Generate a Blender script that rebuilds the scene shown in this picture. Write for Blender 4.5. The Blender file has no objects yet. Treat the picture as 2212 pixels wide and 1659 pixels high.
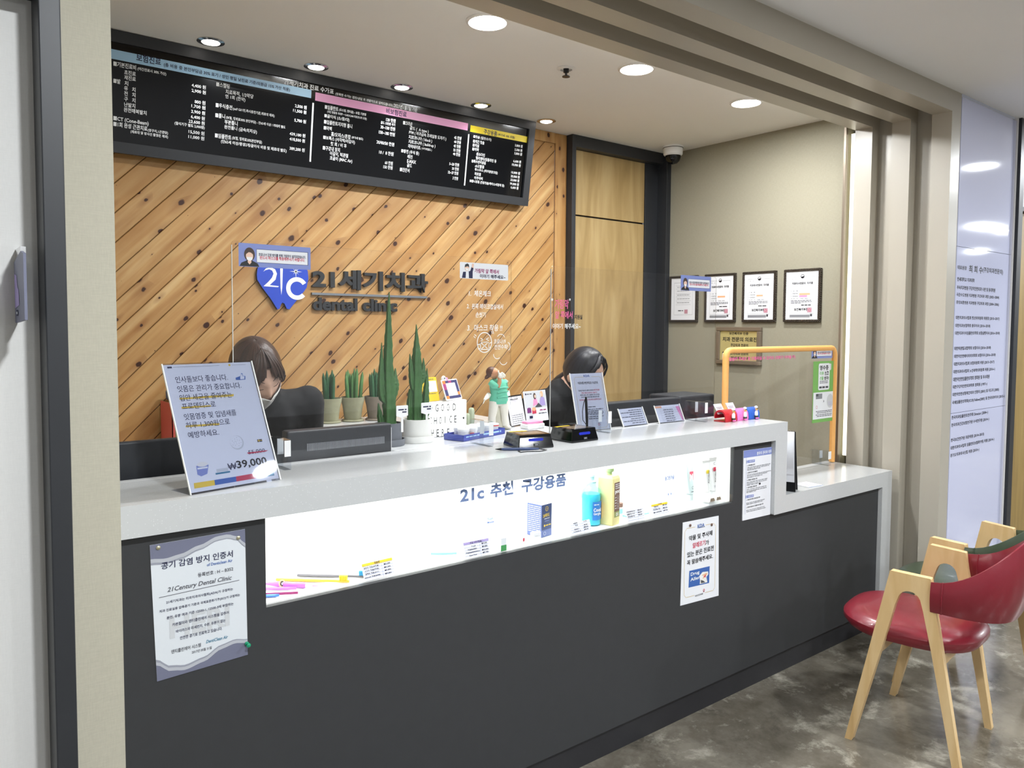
import bpy, math, random
from mathutils import Vector, Matrix, Euler, noise
random.seed(7)
scene = bpy.context.scene
COL = scene.collection
PI = math.pi
def R(d): return math.radians(d)

# ---------------------------------------------------------------- camera, exposure, world, main lights
def srgb(h):
    h = h.lstrip('#'); out = []
    for i in (0, 2, 4):
        c = int(h[i:i+2], 16)/255
        out.append(c/12.92 if c <= .04045 else ((c+.055)/1.055)**2.4)
    return (*out, 1)
cam_d = bpy.data.cameras.new('camera'); cam = bpy.data.objects.new('camera', cam_d); COL.objects.link(cam)
cam_d.sensor_width = 36; cam_d.sensor_fit = 'HORIZONTAL'
FPX = 1665.0
cam_d.lens = FPX/2212*36
cam_d.shift_y = -(829.5-790.55)/2212
cam_d.clip_start = .02
yaw, pit, rol = R(38.3056572), R(-2.97536432), R(.349669445)
fw = Vector((math.sin(yaw)*math.cos(pit), math.cos(yaw)*math.cos(pit), math.sin(pit)))
rt = Vector((math.cos(yaw), -math.sin(yaw), 0)); up = rt.cross(fw)
r2 = math.cos(rol)*rt + math.sin(rol)*up; u2 = r2.cross(fw)
M = Matrix((r2, u2, -fw)).transposed().to_4x4(); M.translation = (0, 0, 1.5)
cam.matrix_world = M
scene.camera = cam
vs = scene.view_settings
vs.view_transform = 'Standard'; vs.look = 'None'; vs.gamma = 1; vs.use_curve_mapping = False
vs.exposure = 0.18
scene.cycles.max_bounces = 10; scene.cycles.transparent_max_bounces = 16; scene.cycles.sample_clamp_indirect = 6
W = bpy.data.worlds.new('world'); scene.world = W; W.use_nodes = True
W.node_tree.nodes['Background'].inputs[0].default_value = (.9, .92, 1, 1); W.node_tree.nodes['Background'].inputs[1].default_value = .15

CEIL = 2.61      # reception ceiling
LCEIL = 2.62     # lobby ceiling
def lamp(name, kind, loc, energy, color=(1, 1, 1), size=.2, rot=(0, 0, 0), **kw):
    d = bpy.data.lights.new(name, kind); d.energy = energy; d.color = color
    if kind == 'AREA': d.shape = 'DISK'; d.size = size
    if kind in ('SPOT', 'POINT'): d.shadow_soft_size = size
    for k, v in kw.items(): setattr(d, k, v)
    o = bpy.data.objects.new(name, d); o.location = loc; o.rotation_euler = rot; COL.objects.link(o); return o
DOWN = [(1.706, 2.316), (2.508, 2.323), (3.299, 2.324)]
SPOTS = [(.981, 3.165), (1.427, 3.179), (1.857, 3.193), (2.316, 3.197), (2.765, 3.214)]
LOBBY = [(.6, .1), (2.9, .1), (5.82, 1.01), (.6, -2.4), (2.9, -2.4), (5.3, -2.4), (.6, -5), (3.5, -5), (8, -5), (9.12, -.233), (9.366, -.223), (9.878, -.21), (12.1, -1.38)]  # leading pair added near the camera to brighten the lobby
WARM = (.95, .975, 1); COOL = (.92, .965, 1)
for x, y in DOWN: lamp('downlight_lamp', 'AREA', (x, y, CEIL-.012), 16, WARM, .115)
for x, y in SPOTS: lamp('spotlight_lamp', 'SPOT', (x, y, CEIL-.012), 7.5, WARM, .03, (R(6), 0, 0), spot_size=R(100), spot_blend=.8)
for x, y in LOBBY: lamp('lobby_lamp', 'AREA', (x, y, LCEIL-.012), 42, COOL, .15)

# ---------------------------------------------------------------- measured lettering (text, x, y, width, height, ink) per sheet, metres
TXT={
 'board':[
  ('21세기치과 진료 수가표', 1.3246, 0.3923, 0.2328, 0.0229, 'w'),
  ('(정확한 수가는 검진/상담 후 개별적으로 알려드립니다.)', 1.5654, 0.3895, 0.2976, 0.0139, 'w'),
  ('2021년1월1일 기준', 1.8655, 0.3889, 0.1309, 0.021, 'w'),
  ('보험진료', 0.7368, 0.3672, 0.0892, 0.0277, 'n'),
  ('(총 비용 중 본인부담금 30% 표기 / 성인 평일 낮진료 기준/의원급 15% 가산 적용)', 0.8365, 0.3643, 0.5168, 0.0174, 'n'),
  ('비보험진료', 1.8276, 0.3549, 0.1114, 0.0263, 'n'),
  ('구강용품', 2.4006, 0.3494, 0.0877, 0.0249, 'n'),
  ('(부가세 10% 포함)', 2.4934, 0.3526, 0.1138, 0.0152, 'n'),
  ('■기본진료비', 0.657, 0.3314, 0.0796, 0.019, 'w'),
  ('(야간진료시 30% 가산)', 0.7416, 0.3318, 0.1048, 0.0141, 'w'),
  ('초진료', 0.695, 0.3086, 0.0409, 0.017, 'w'),
  ('재진료', 0.6952, 0.2895, 0.0409, 0.017, 'w'),
  ('■발', 0.6576, 0.2697, 0.0245, 0.0176, 'w'),
  ('치', 0.6962, 0.2683, 0.0135, 0.0171, 'w'),
  ('유   치', 0.6949, 0.25, 0.0407, 0.0171, 'w'),
  ('전   치', 0.6952, 0.2301, 0.0407, 0.0171, 'w'),
  ('구   치', 0.6954, 0.2098, 0.0407, 0.0172, 'w'),
  ('난발치', 0.6957, 0.1891, 0.0401, 0.0172, 'w'),
  ('완전매복발치', 0.6948, 0.1696, 0.082, 0.0172, 'w'),
  ('■CT (Cone-Beam)', 0.6589, 0.1285, 0.126, 0.0194, 'w'),
  ('■1회 완성 근관치료', 0.6591, 0.1096, 0.1216, 0.0187, 'w'),
  ('(영구치,1근관당)', 0.7822, 0.1071, 0.0757, 0.0138, 'w'),
  ('(재료대 및 방사선 촬영은 제외)', 0.7197, 0.092, 0.1385, 0.0137, 'w'),
  ('4,400 원', 0.9434, 0.3082, 0.0559, 0.0163, 'w'),
  ('2,900 원', 0.9439, 0.2881, 0.056, 0.0163, 'w'),
  ('800 원', 0.9567, 0.2476, 0.0428, 0.0157, 'w'),
  ('1,700 원', 0.9447, 0.2278, 0.0554, 0.0164, 'w'),
  ('2,900 원', 0.9441, 0.2063, 0.0554, 0.0165, 'w'),
  ('6,400 원', 0.9438, 0.1853, 0.055, 0.0165, 'w'),
  ('23,600 원', 0.9353, 0.1661, 0.0634, 0.0165, 'w'),
  ('(절식기구 별도 2,000원)', 0.8815, 0.1498, 0.1177, 0.0148, 'w'),
  ('15,500 원', 0.9363, 0.1253, 0.0627, 0.0166, 'w'),
  ('11,000 원', 0.9361, 0.1053, 0.0628, 0.0166, 'w'),
  ('■스켈링', 1.0401, 0.3294, 0.0544, 0.0189, 'w'),
  ('치료목적, 1/3악당', 1.0788, 0.3066, 0.1164, 0.0191, 'w'),
  ('연 1회 (전악)', 1.0782, 0.2873, 0.0836, 0.0184, 'w'),
  ('2,500 원', 1.3791, 0.304, 0.0544, 0.0169, 'w'),
  ('11,500 원', 1.3719, 0.2832, 0.0612, 0.0169, 'w'),
  ('■우식충전', 1.0406, 0.2466, 0.068, 0.0191, 'w'),
  ('(self GI/1면,즉시충전기준,재료대 제외)', 1.1119, 0.2459, 0.178, 0.0145, 'w'),
  ('5,700 원', 1.3794, 0.243, 0.0541, 0.017, 'w'),
  ('■틀니', 1.0403, 0.206, 0.0394, 0.0192, 'w'),
  ('(보험, 행위료30% 본인부담) - 만65세 이상 / 지대치 별도', 1.0842, 0.2058, 0.2559, 0.0145, 'w'),
  ('부분틀니', 1.0787, 0.1861, 0.0543, 0.0186, 'w'),
  ('완전틀니 (금속의치상)', 1.0782, 0.1643, 0.1381, 0.0186, 'w'),
  ('439,100 원', 1.3613, 0.1823, 0.0726, 0.017, 'w'),
  ('418,500 원', 1.3615, 0.1599, 0.0717, 0.0171, 'w'),
  ('■임플란트', 1.0412, 0.1249, 0.0675, 0.0194, 'w'),
  ('(보험, 행위료30%본인부담)', 1.112, 0.1262, 0.1278, 0.0164, 'w'),
  ('(만65세 이상/평생2개/골이식 비용 및 재료대 별도)', 1.0665, 0.105, 0.2845, 0.0171, 'w'),
  ('389,200 원', 1.364, 0.1198, 0.07, 0.0172, 'w'),
  ('■임플란트', 1.5184, 0.3225, 0.0656, 0.019, 'w'),
  ('(오스템, 덴티움) - 보험 기본형', 1.5879, 0.3238, 0.1361, 0.0144, 'w'),
  ('(개인 맞춤형 지대주 + CAD/CAM 지르코니아 포함)', 1.531, 0.3064, 0.1979, 0.013, 'w'),
  ('■골이식 (소/중/대)', 1.5184, 0.2832, 0.1237, 0.0191, 'w'),
  ('■임플란트지지형 틀니', 1.5184, 0.2582, 0.1392, 0.0191, 'w'),
  ('■미백', 1.5185, 0.232, 0.0391, 0.0183, 'w'),
  ('홈/오피스/혼합', 1.5555, 0.2099, 0.0977, 0.0193, 'w'),
  ('(부가세 별도)', 1.658, 0.2125, 0.0584, 0.0134, 'w'),
  ('■보톡스 (사각턱/이갈이)', 1.5186, 0.1877, 0.1577, 0.0201, 'w'),
  ('첫 회 / 이 후', 1.5556, 0.1676, 0.08, 0.0177, 'w'),
  ('■구강내 장치', 1.5193, 0.1434, 0.0841, 0.0194, 'w'),
  ('이갈이, 턱관절', 1.5548, 0.1235, 0.0914, 0.0195, 'w'),
  ('코골이 (MAC Air)', 1.5556, 0.101, 0.1127, 0.0213, 'w'),
  ('120 만원', 1.8301, 0.3202, 0.0512, 0.0173, 'w'),
  ('골드 15만원 추가', 1.803, 0.3036, 0.0785, 0.0136, 'w'),
  ('30~100 만원', 1.8035, 0.2817, 0.0786, 0.0182, 'w'),
  ('150~180 만원', 1.7964, 0.2567, 0.0861, 0.0182, 'w'),
  ('20/40/50 만원', 1.7876, 0.2101, 0.0948, 0.0183, 'w'),
  ('10 /  8 만원', 1.8043, 0.1655, 0.0784, 0.0184, 'w'),
  ('60 만원', 1.8389, 0.1214, 0.0429, 0.0177, 'w'),
  ('150 만원', 1.8318, 0.1008, 0.0505, 0.0177, 'w'),
  ('■크라운', 1.9227, 0.3191, 0.0522, 0.0194, 'w'),
  ('골드 (  A type )', 1.9609, 0.2986, 0.1078, 0.0196, 'w'),
  ('PFM ( 비귀금속 프레임형 도자기 )', 1.9591, 0.2787, 0.2154, 0.0206, 'w'),
  ('지르코니아 ( block )', 1.9588, 0.2564, 0.1343, 0.0206, 'w'),
  ('지르코니아 ( build-up )', 1.9595, 0.2349, 0.1551, 0.0207, 'w'),
  ('라미네이트', 1.96, 0.2156, 0.0686, 0.0188, 'w'),
  ('( 부가세별도 )', 2.0325, 0.2164, 0.0632, 0.0133, 'w'),
  ('■충전 (우식 등)', 1.9231, 0.1856, 0.1007, 0.0206, 'w'),
  ('레진', 1.9596, 0.166, 0.0286, 0.018, 'w'),
  ('E-MAX', 1.9597, 0.1446, 0.0503, 0.0171, 'w'),
  ('골드', 1.9603, 0.1238, 0.0286, 0.0181, 'w'),
  ('■진단서', 1.923, 0.0987, 0.0539, 0.0199, 'w'),
  ('45 만원', 2.2214, 0.2966, 0.0445, 0.0175, 'w'),
  ('40 만원', 2.2228, 0.2765, 0.042, 0.0166, 'w'),
  ('45 만원', 2.2224, 0.256, 0.0421, 0.0166, 'w'),
  ('55 만원', 2.2226, 0.2354, 0.0427, 0.0167, 'w'),
  ('40 만원', 2.2221, 0.2162, 0.044, 0.0167, 'w'),
  ('5~20 만원', 2.205, 0.1649, 0.0601, 0.0167, 'w'),
  ('30 만원', 2.2232, 0.1434, 0.0416, 0.0168, 'w'),
  ('32~37 만원', 2.2007, 0.1224, 0.0638, 0.0168, 'w'),
  ('2 만원', 2.2321, 0.0968, 0.0331, 0.0169, 'w'),
  ('■칫솔 (일반/소아)', 2.3389, 0.3177, 0.1156, 0.0178, 'w'),
  ('■치간 칫솔', 2.3389, 0.2957, 0.0721, 0.0179, 'w'),
  ('■치실', 2.339, 0.2762, 0.0398, 0.0174, 'w'),
  ('■치약', 2.3387, 0.2562, 0.0411, 0.0174, 'w'),
  ('센소다인', 2.3658, 0.2352, 0.0554, 0.017, 'w'),
  ('헬리엔티/임플라민 등', 2.3648, 0.2147, 0.1347, 0.0171, 'w'),
  ('■특수관리용품', 2.3411, 0.1958, 0.091, 0.017, 'w'),
  ('ch오랄겔', 2.3646, 0.1752, 0.0579, 0.0166, 'w'),
  ('투스무스 (치아영양크림)', 2.3648, 0.1549, 0.1503, 0.0172, 'w'),
  ('파르젤', 2.3657, 0.1346, 0.0403, 0.0167, 'w'),
  ('아쿠아픽', 2.366, 0.1141, 0.0541, 0.0167, 'w'),
  ('■틀니용품 (전용칫솔/케이스/세정제 등)', 2.3391, 0.0939, 0.2275, 0.0172, 'w'),
  ('3,800 원', 2.6132, 0.315, 0.0524, 0.0165, 'w'),
  ('3,300 원', 2.6138, 0.2929, 0.0524, 0.0166, 'w'),
  ('3,800 원', 2.6142, 0.2734, 0.053, 0.0166, 'w'),
  ('6,600 원', 2.6123, 0.2323, 0.0531, 0.0167, 'w'),
  ('10,000 원', 2.6049, 0.2129, 0.0601, 0.0167, 'w'),
  ('10,000 원', 2.6051, 0.1719, 0.0608, 0.0167, 'w'),
  ('20,000 원', 2.604, 0.1518, 0.0616, 0.0168, 'w'),
  ('23,000 원', 2.6043, 0.1323, 0.0609, 0.0168, 'w'),
  ('99,000 원', 2.6034, 0.1118, 0.0616, 0.0168, 'w'),
  ('6,600 원', 2.6112, 0.0927, 0.0534, 0.0169, 'w'),
 ],
 'wall':[
  ('21세기치과', 1.4888, 1.6672, 0.6253, 0.0945, 'k'),
  ('dental clinic', 1.4905, 1.5664, 0.4447, 0.0602, 'k'),
 ],
 'doorw':[
  ('경영지원실', 3.1047, 1.5413, 0.1063, 0.0285, 'k'),
 ],
 'panel':[
  ('공기 감염 방지 인증서', 0.444, 0.9442, 0.1605, 0.0165, 'n'),
  ('of Denticlean Air', 0.5442, 0.9327, 0.0594, 0.0071, 'b'),
  ('등록번호 : H – B352', 0.5234, 0.9109, 0.0816, 0.0099, 'g'),
  ('21Century Dental Clinic', 0.4559, 0.8867, 0.1455, 0.0139, 'g'),
  ('21세기치과는 미국치과의사협회(ADA)가 규정하는', 0.4534, 0.8623, 0.1505, 0.0079, 'n'),
  ('치과 진료실용 압축공기 기준과 국제표준화기구(ISO)가 규정하는', 0.4387, 0.8447, 0.1818, 0.0076, 'n'),
  ('분진, 유분 여과 기준 12500-1, 12500-3에 부합하는', 0.4539, 0.8267, 0.1508, 0.0077, 'n'),
  ('카본필터와 덴티클린에어 시스템을 갖추어', 0.4655, 0.808, 0.1278, 0.0079, 'n'),
  ('바이러스와 미세먼지, 수분, 유분이 없는', 0.4733, 0.7905, 0.112, 0.008, 'n'),
  ('안전한 공기로 진료하고 있습니다.', 0.4818, 0.773, 0.0955, 0.008, 'n'),
  ('덴티클린에어 시스템', 0.4629, 0.7449, 0.0649, 0.0093, 'g'),
  ('2017년 05월 31일', 0.5074, 0.7332, 0.0451, 0.0071, 'g'),
  ('DentiClean Air', 0.5398, 0.7497, 0.0508, 0.0077, 't'),
  ('HERI', 0.4559, 0.8222, 0.138, 0.0534, 'l'),
  ('KDA', 2.3588, 0.7337, 0.0415, 0.0141, 'b'),
  ('약물 및 주사제', 2.3082, 0.6917, 0.1416, 0.0201, 'k'),
  ('알레르기', 2.3309, 0.6601, 0.0767, 0.021, 'r'),
  ('가', 2.4085, 0.6582, 0.0215, 0.0197, 'k'),
  ('있는 분은 진료전', 2.2996, 0.6299, 0.1608, 0.0209, 'k'),
  ('꼭 말씀해주세요.', 2.2997, 0.5998, 0.1565, 0.0193, 'k'),
  ('Drug', 2.3224, 0.5513, 0.0523, 0.0168, 'w'),
  ('Allergy', 2.3209, 0.5308, 0.0821, 0.0168, 'w'),
  ('국민건강보험', 2.3498, 0.4682, 0.0482, 0.0071, 'g'),
  ('환자의 권리와 의무', 2.7319, 0.9769, 0.1063, 0.0141, 'w'),
  ('환자의 권리', 2.6805, 0.9537, 0.0332, 0.0062, 'w'),
  ('환자의 의무', 2.6794, 0.8095, 0.0343, 0.0063, 'w'),
  ('1. 진료받을 권리', 2.6675, 0.938, 0.0521, 0.0062, 'k'),
  ('2. 알권리 및 자기결정권', 2.6667, 0.908, 0.0713, 0.0062, 'k'),
  ('3. 비밀을 보호받을 권리', 2.6665, 0.8779, 0.071, 0.0062, 'k'),
  ('4. 상담·조정을 신청할 권리', 2.6657, 0.8475, 0.0706, 0.0062, 'k'),
  ('1. 의료인에 대한 신뢰·존중 의무', 2.6668, 0.7971, 0.0947, 0.0063, 'k'),
  ('2. 부정한 방법으로 진료를 받지 않을 의무', 2.6664, 0.7659, 0.1189, 0.0063, 'k'),
  ('환자는 자신의 건강보호와 증진을 위하여 적절한 보건의료서비스를', 2.6684, 0.9301, 0.1591, 0.0043, 'g'),
  ('받을 권리를 갖고, 성별·나이·종교·신분 및 경제적 사정 등을 이유로', 2.6679, 0.9245, 0.1535, 0.0043, 'g'),
  ('건강에 관한 권리를 침해받지 아니한다.', 2.6672, 0.9196, 0.0919, 0.0043, 'g'),
  ('환자는 담당 의사·간호사 등으로부터 질병 상태, 치료 방법, 의학적 연구 대상', 2.6682, 0.8999, 0.1687, 0.0043, 'g'),
  ('여부, 장기이식 여부, 부작용 등 예상 결과 및 진료 비용에 관하여', 2.6671, 0.8949, 0.1402, 0.0043, 'g'),
  ('충분한 설명을 듣고 자세히 물어볼 수 있다.', 2.6667, 0.8892, 0.1087, 0.0043, 'g'),
  ('환자는 진료와 관련된 신체상·건강상의 비밀과 사생활의', 2.6667, 0.8699, 0.1433, 0.0043, 'g'),
  ('비밀을 침해받지 아니하며, 의료인은 동의 없이', 2.6663, 0.8638, 0.1399, 0.0043, 'g'),
  ('비밀을 누설하지 못한다.', 2.6659, 0.8582, 0.0839, 0.0043, 'g'),
  ('환자는 의료서비스 관련 분쟁이 발생한 경우,', 2.6659, 0.8395, 0.1402, 0.0043, 'g'),
  ('한국의료분쟁조정중재원 등에 상담 및', 2.6655, 0.833, 0.1392, 0.0043, 'g'),
  ('조정 신청을 할 수 있다.', 2.6657, 0.8283, 0.0653, 0.0043, 'g'),
  ('환자는 자신의 건강 관련 정보를 의료인에게', 2.6667, 0.7847, 0.1263, 0.0043, 'g'),
  ('정확히 알리고 존중하여야 한다.', 2.6662, 0.7792, 0.1152, 0.0043, 'g'),
  ('환자는 진료 전에 본인의 신분을 밝혀야 하고,', 2.6665, 0.7545, 0.1294, 0.0043, 'g'),
  ('거짓이나 부정한 방법으로 진료를 받지 아니한다.', 2.6667, 0.7485, 0.1373, 0.0043, 'g'),
 ],
 'disp':[
  ('21c', 1.2639, 0.9836, 0.0873, 0.0383, 's'),
  ('추천', 1.3737, 0.9813, 0.0888, 0.0435, 's'),
  ('구강용품', 1.4942, 0.9807, 0.1876, 0.0438, 's'),
 ],
 'shield':[
  ('1.  체온체크', 1.4518, 1.5962, 0.0899, 0.0196, 'w'),
  ('2.  왼쪽 메이크업실에서', 1.444, 1.5548, 0.1496, 0.0179, 'w'),
  ('손씻기', 1.4795, 1.5273, 0.0418, 0.0181, 'w'),
  ('3.  마스크 착용 !!', 1.4462, 1.482, 0.1448, 0.0223, 'w'),
  ('코로나19', 1.5544, 1.4388, 0.0512, 0.0175, 'w'),
  ('안전수칙!', 1.5587, 1.4201, 0.0565, 0.0175, 'w'),
  ('이야기 해주세요~', 1.8167, 1.4904, 0.1373, 0.0196, 'w'),
  ('가림막', 1.8268, 1.5624, 0.0663, 0.0339, 'p'),
  ('앞 쪽에서', 1.8292, 1.5274, 0.0842, 0.0268, 'p'),
  ('"', 1.8075, 1.5891, 0.0104, 0.0089, 'w'),
  ('"', 1.8952, 1.5921, 0.0074, 0.008, 'w'),
  ('가림막 앞 쪽에서', 1.4748, 1.6729, 0.1001, 0.0147, 'm'),
  ('이야기 해주세요~', 1.4959, 1.6569, 0.1067, 0.0132, 'n'),
  ('코로나19 감염 방지를 위해 가림막이 설치되었습니다.', 0.7589, 1.6842, 0.1341, 0.0086, 'n'),
  ('반드시 마스크를 착용해주시기 바랍니다.', 0.7627, 1.6754, 0.1273, 0.0097, 'r'),
 ],
 'orange':[
  ('영수증', 3.6915, 1.2812, 0.0843, 0.0258, 'k'),
  ('리뷰', 3.6928, 1.2561, 0.0386, 0.0194, 'G'),
  ('쓰고', 3.7393, 1.2558, 0.0393, 0.0195, 'k'),
  ('선물', 3.6941, 1.2302, 0.0353, 0.0194, 'G'),
  ('받자!', 3.7377, 1.2297, 0.0432, 0.0195, 'k'),
  ('말씀해 주세요 잘 안들리실 수 있어요 (대화가 어려울 때)', 2.9288, 1.3444, 0.5373, 0.0197, 'p'),
 ],
 'rwall':[
  ('치과의사전문의  자격증', -2.4072, 1.7369, 0.1254, 0.0139, 'k'),
  ('보건복지부장관', -2.3916, 1.5925, 0.0992, 0.0162, 'k'),
  ('제      호', -2.4092, 1.7656, 0.0281, 0.0051, 'g'),
  ('1. 성   명', -2.4118, 1.6995, 0.0401, 0.0065, 'g'),
  ('2. 전문과목', -2.4114, 1.685, 0.0401, 0.0065, 'g'),
  ('3. 면허번호', -2.411, 1.6706, 0.0401, 0.0065, 'g'),
  ('4. 근   거', -2.4106, 1.6565, 0.0401, 0.0065, 'g'),
  ('「의료법」 제77조', -2.3578, 1.6563, 0.0476, 0.0064, 'g'),
  ('보건복지부 인증', -2.8213, 1.4544, 0.1335, 0.0175, 'k'),
  ('치과 전문의 의료진', -2.8678, 1.4145, 0.239, 0.0278, 'k'),
  ('구강외과 전문의', -2.8106, 1.3847, 0.1223, 0.0184, 'k'),
  ('교정과 전문의', -2.804, 1.3607, 0.1164, 0.0158, 'k'),
  ('소아치과 전문의', -2.8113, 1.3351, 0.1247, 0.0159, 'k'),
  ('진료합니다', -2.8067, 1.3095, 0.1207, 0.0167, 'k'),
 ],
 'blue':[
  ('대표원장', 4.0118, 1.7875, 0.1067, 0.0191, 'k'),
  ('최 희 수', 4.1455, 1.7787, 0.1648, 0.036, 'k'),
  ('(구강외과전문의)', 4.3111, 1.7825, 0.2643, 0.0309, 'k'),
  ('연세대학교 치과대학', 4.0128, 1.7303, 0.2035, 0.02, 'k'),
  ('부속치과병원 구강악안면외과 수련 및 동대학원', 4.0134, 1.6903, 0.4679, 0.0201, 'k'),
  ('국군수도병원 치과병원 구강외과 과장 (2002~2004)', 4.0123, 1.6537, 0.5239, 0.0201, 'k'),
  ('중앙보훈병원 치과병원 구강외과 과장 (2004~2006)', 4.0126, 1.617, 0.5247, 0.0201, 'k'),
  ('대한치과의사협회 청년위위원회 위원장 (2015~2017)', 4.012, 1.5425, 0.5393, 0.0202, 'k'),
  ('대한치과보험학회 총무이사 (2016~2018)', 4.0109, 1.5038, 0.4227, 0.0202, 'k'),
  ('대한치과이식임플란트학회 보험실행이사 (2016~2018)', 4.0113, 1.4667, 0.5518, 0.0203, 'k'),
  ('대한턱관절교합학회 보험이사 (2016~2018)', 4.0085, 1.392, 0.4438, 0.0203, 'k'),
  ('대한악안면레이저치의학회 보험이사 (2016~2018)', 4.0098, 1.3535, 0.5087, 0.0202, 'k'),
  ('대한치과의사협회 보험위원회 위원 (2013~2017)', 4.0104, 1.3159, 0.4949, 0.0202, 'k'),
  ('대한치과의사협회 노인축학의위원회 위원 (2016~)', 4.0084, 1.2781, 0.5095, 0.0202, 'k'),
  ('대한악안면임플란트학회 정회원 및 우수회원', 4.008, 1.2416, 0.441, 0.0203, 'k'),
  ('대한구강악안면외과학회 정회원 (1997~)', 4.007, 1.2035, 0.4163, 0.0203, 'k'),
  ('대한악안면성형재건외과 인정의 (2001) 및 지도의 (2005)', 4.0076, 1.1667, 0.5747, 0.0203, 'k'),
  ('국제임플란트학회(ICOI) Fellow(2005) 및 한국지부이사 (2015~)', 4.0073, 1.1273, 0.6587, 0.0204, 'k'),
  ('한국치과임플란트연구회 Director (2004~)', 4.0066, 1.0538, 0.4407, 0.0204, 'k'),
  ('한국치과건강보험연구원 수석연구원 (2014~)', 4.0071, 1.0168, 0.4584, 0.0205, 'k'),
  ('한국보건연구원 자문위원 (2014~2015)', 4.0073, 0.9424, 0.3999, 0.0205, 'k'),
  ('대한치과의사협회 임플란트보험화TF팀 위원 (2014~)', 4.0068, 0.9039, 0.5366, 0.0206, 'k'),
  ('경기도치과의사신협 위원 (2010~)', 4.0067, 0.8665, 0.3461, 0.0206, 'k'),
 ],
 'a4':[
  ('인사돌보다 좋습니다.', 0.0267, 0.2755, 0.1375, 0.0166, 'n'),
  ('잇몸은 관리가 중요합니다.', 0.0268, 0.252, 0.1699, 0.0164, 'n'),
  ('입안 세균을 줄여주는', 0.0273, 0.229, 0.1375, 0.0163, 'n'),
  ('프로덴티스로', 0.0286, 0.2074, 0.0865, 0.0162, 'n'),
  ('잇몸염증 및 입냄새를', 0.0277, 0.181, 0.1371, 0.0161, 'n'),
  ('하루 1,300원으로', 0.0279, 0.1588, 0.1139, 0.0166, 'n'),
  ('예방하세요.', 0.0275, 0.1352, 0.0789, 0.0165, 'n'),
  ('55,000', 0.1726, 0.0756, 0.0469, 0.0115, 'n'),
  ('₩', 0.1092, 0.0454, 0.0229, 0.016, 'n'),
  ('39,000', 0.133, 0.0426, 0.0842, 0.0226, 'n'),
 ],
 'kda':[
  ('KDA', 0.0672, 0.2093, 0.0291, 0.0091, 'b'),
  ('의료보험 본인부담금 수납안내', 0.0344, 0.1812, 0.0967, 0.0105, 'k'),
  ('의료법 제27조 3항에 의하여', 0.0314, 0.1536, 0.0715, 0.0066, 'g'),
  ('본인부담금을', 0.1054, 0.1541, 0.0284, 0.0067, 'r'),
  ('면제나 할인은 금지되어 있습니다.', 0.0446, 0.1445, 0.0761, 0.0062, 'r'),
  ('의하여 보험, 요양, 입원환자 정식 처리를', 0.0364, 0.1359, 0.0939, 0.0066, 'g'),
  ('하셔야하며 보험처리를 함께 받게 되면', 0.0407, 0.1276, 0.0872, 0.0066, 'g'),
  ('본인부담금을 반드시 받으셔야 수납하여야 합니다.', 0.03, 0.1174, 0.1075, 0.0066, 'r'),
 ],
 'light':[
  ('G', 1.4712, 1.1952, 0.0123, 0.026, 'k'),
  ('O', 1.4958, 1.1949, 0.0112, 0.0262, 'k'),
  ('O', 1.5195, 1.1945, 0.0113, 0.0263, 'k'),
  ('D', 1.5454, 1.1944, 0.0127, 0.0258, 'k'),
  ('C', 1.4473, 1.1517, 0.0088, 0.0249, 'k'),
  ('H', 1.4651, 1.1507, 0.0123, 0.025, 'k'),
  ('O', 1.4872, 1.15, 0.0099, 0.0255, 'k'),
  ('I', 1.5113, 1.1513, 0.0025, 0.0248, 'k'),
  ('C', 1.5309, 1.151, 0.0101, 0.0258, 'k'),
  ('E', 1.5516, 1.1504, 0.0102, 0.0255, 'k'),
  ('H', 1.4537, 1.1069, 0.0107, 0.026, 'k'),
  ('E', 1.4762, 1.106, 0.0104, 0.0261, 'k'),
  ('R', 1.498, 1.1052, 0.0105, 0.0263, 'k'),
  ('E', 1.5209, 1.1046, 0.0101, 0.0264, 'k'),
  ('!', 1.5507, 1.1038, 0.0025, 0.026, 'k'),
 ],
 'p1':[
  ('칫솔류', 0.0388, 0.0408, 0.0174, 0.0062, 'b'),
  ('일반모 칫솔(M칫솔)', 0.0036, 0.0322, 0.0481, 0.0054, 'b'),
  ('₩3,500', 0.0672, 0.0317, 0.021, 0.0056, 'b'),
  ('소프트 칫솔(S칫솔)', 0.005, 0.0242, 0.0458, 0.0054, 'b'),
  ('₩3,500', 0.0664, 0.0228, 0.0214, 0.0055, 'b'),
  ('콤팩트 칫솔(#527)', 0.0056, 0.0161, 0.0435, 0.0054, 'b'),
  ('₩3,800', 0.0666, 0.0145, 0.0212, 0.0055, 'b'),
  ('end-tuft 칫솔(#308)', 0.002, 0.0072, 0.0497, 0.0054, 'b'),
  ('₩3,800', 0.0661, 0.0056, 0.0212, 0.0055, 'b'),
 ],
 'p2':[
  ('치실 (치간칫솔)', 0.0231, 0.0405, 0.0438, 0.0073, 'b'),
  ('T.C.P', 0.0269, 0.0311, 0.0149, 0.0056, 'b'),
  ('₩3,500', 0.0639, 0.0337, 0.0205, 0.0061, 'b'),
  ('치실(E)#5855', 0.0118, 0.0224, 0.0339, 0.0064, 'b'),
  ('₩3,800', 0.0641, 0.0244, 0.0203, 0.0061, 'b'),
  ('치실(E)#5840(50m)', 0.0035, 0.014, 0.0511, 0.0064, 'b'),
  ('₩25,000', 0.0624, 0.0146, 0.0241, 0.0061, 'b'),
  ('Super Floss', 0.015, 0.0055, 0.0277, 0.0056, 'b'),
  ('₩7,700', 0.0637, 0.0064, 0.0214, 0.0061, 'b'),
 ],
 'p3':[
  ('제품명', 0.016, 0.0351, 0.0192, 0.0053, 'b'),
  ('가격', 0.0629, 0.0346, 0.0168, 0.0053, 'b'),
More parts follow.
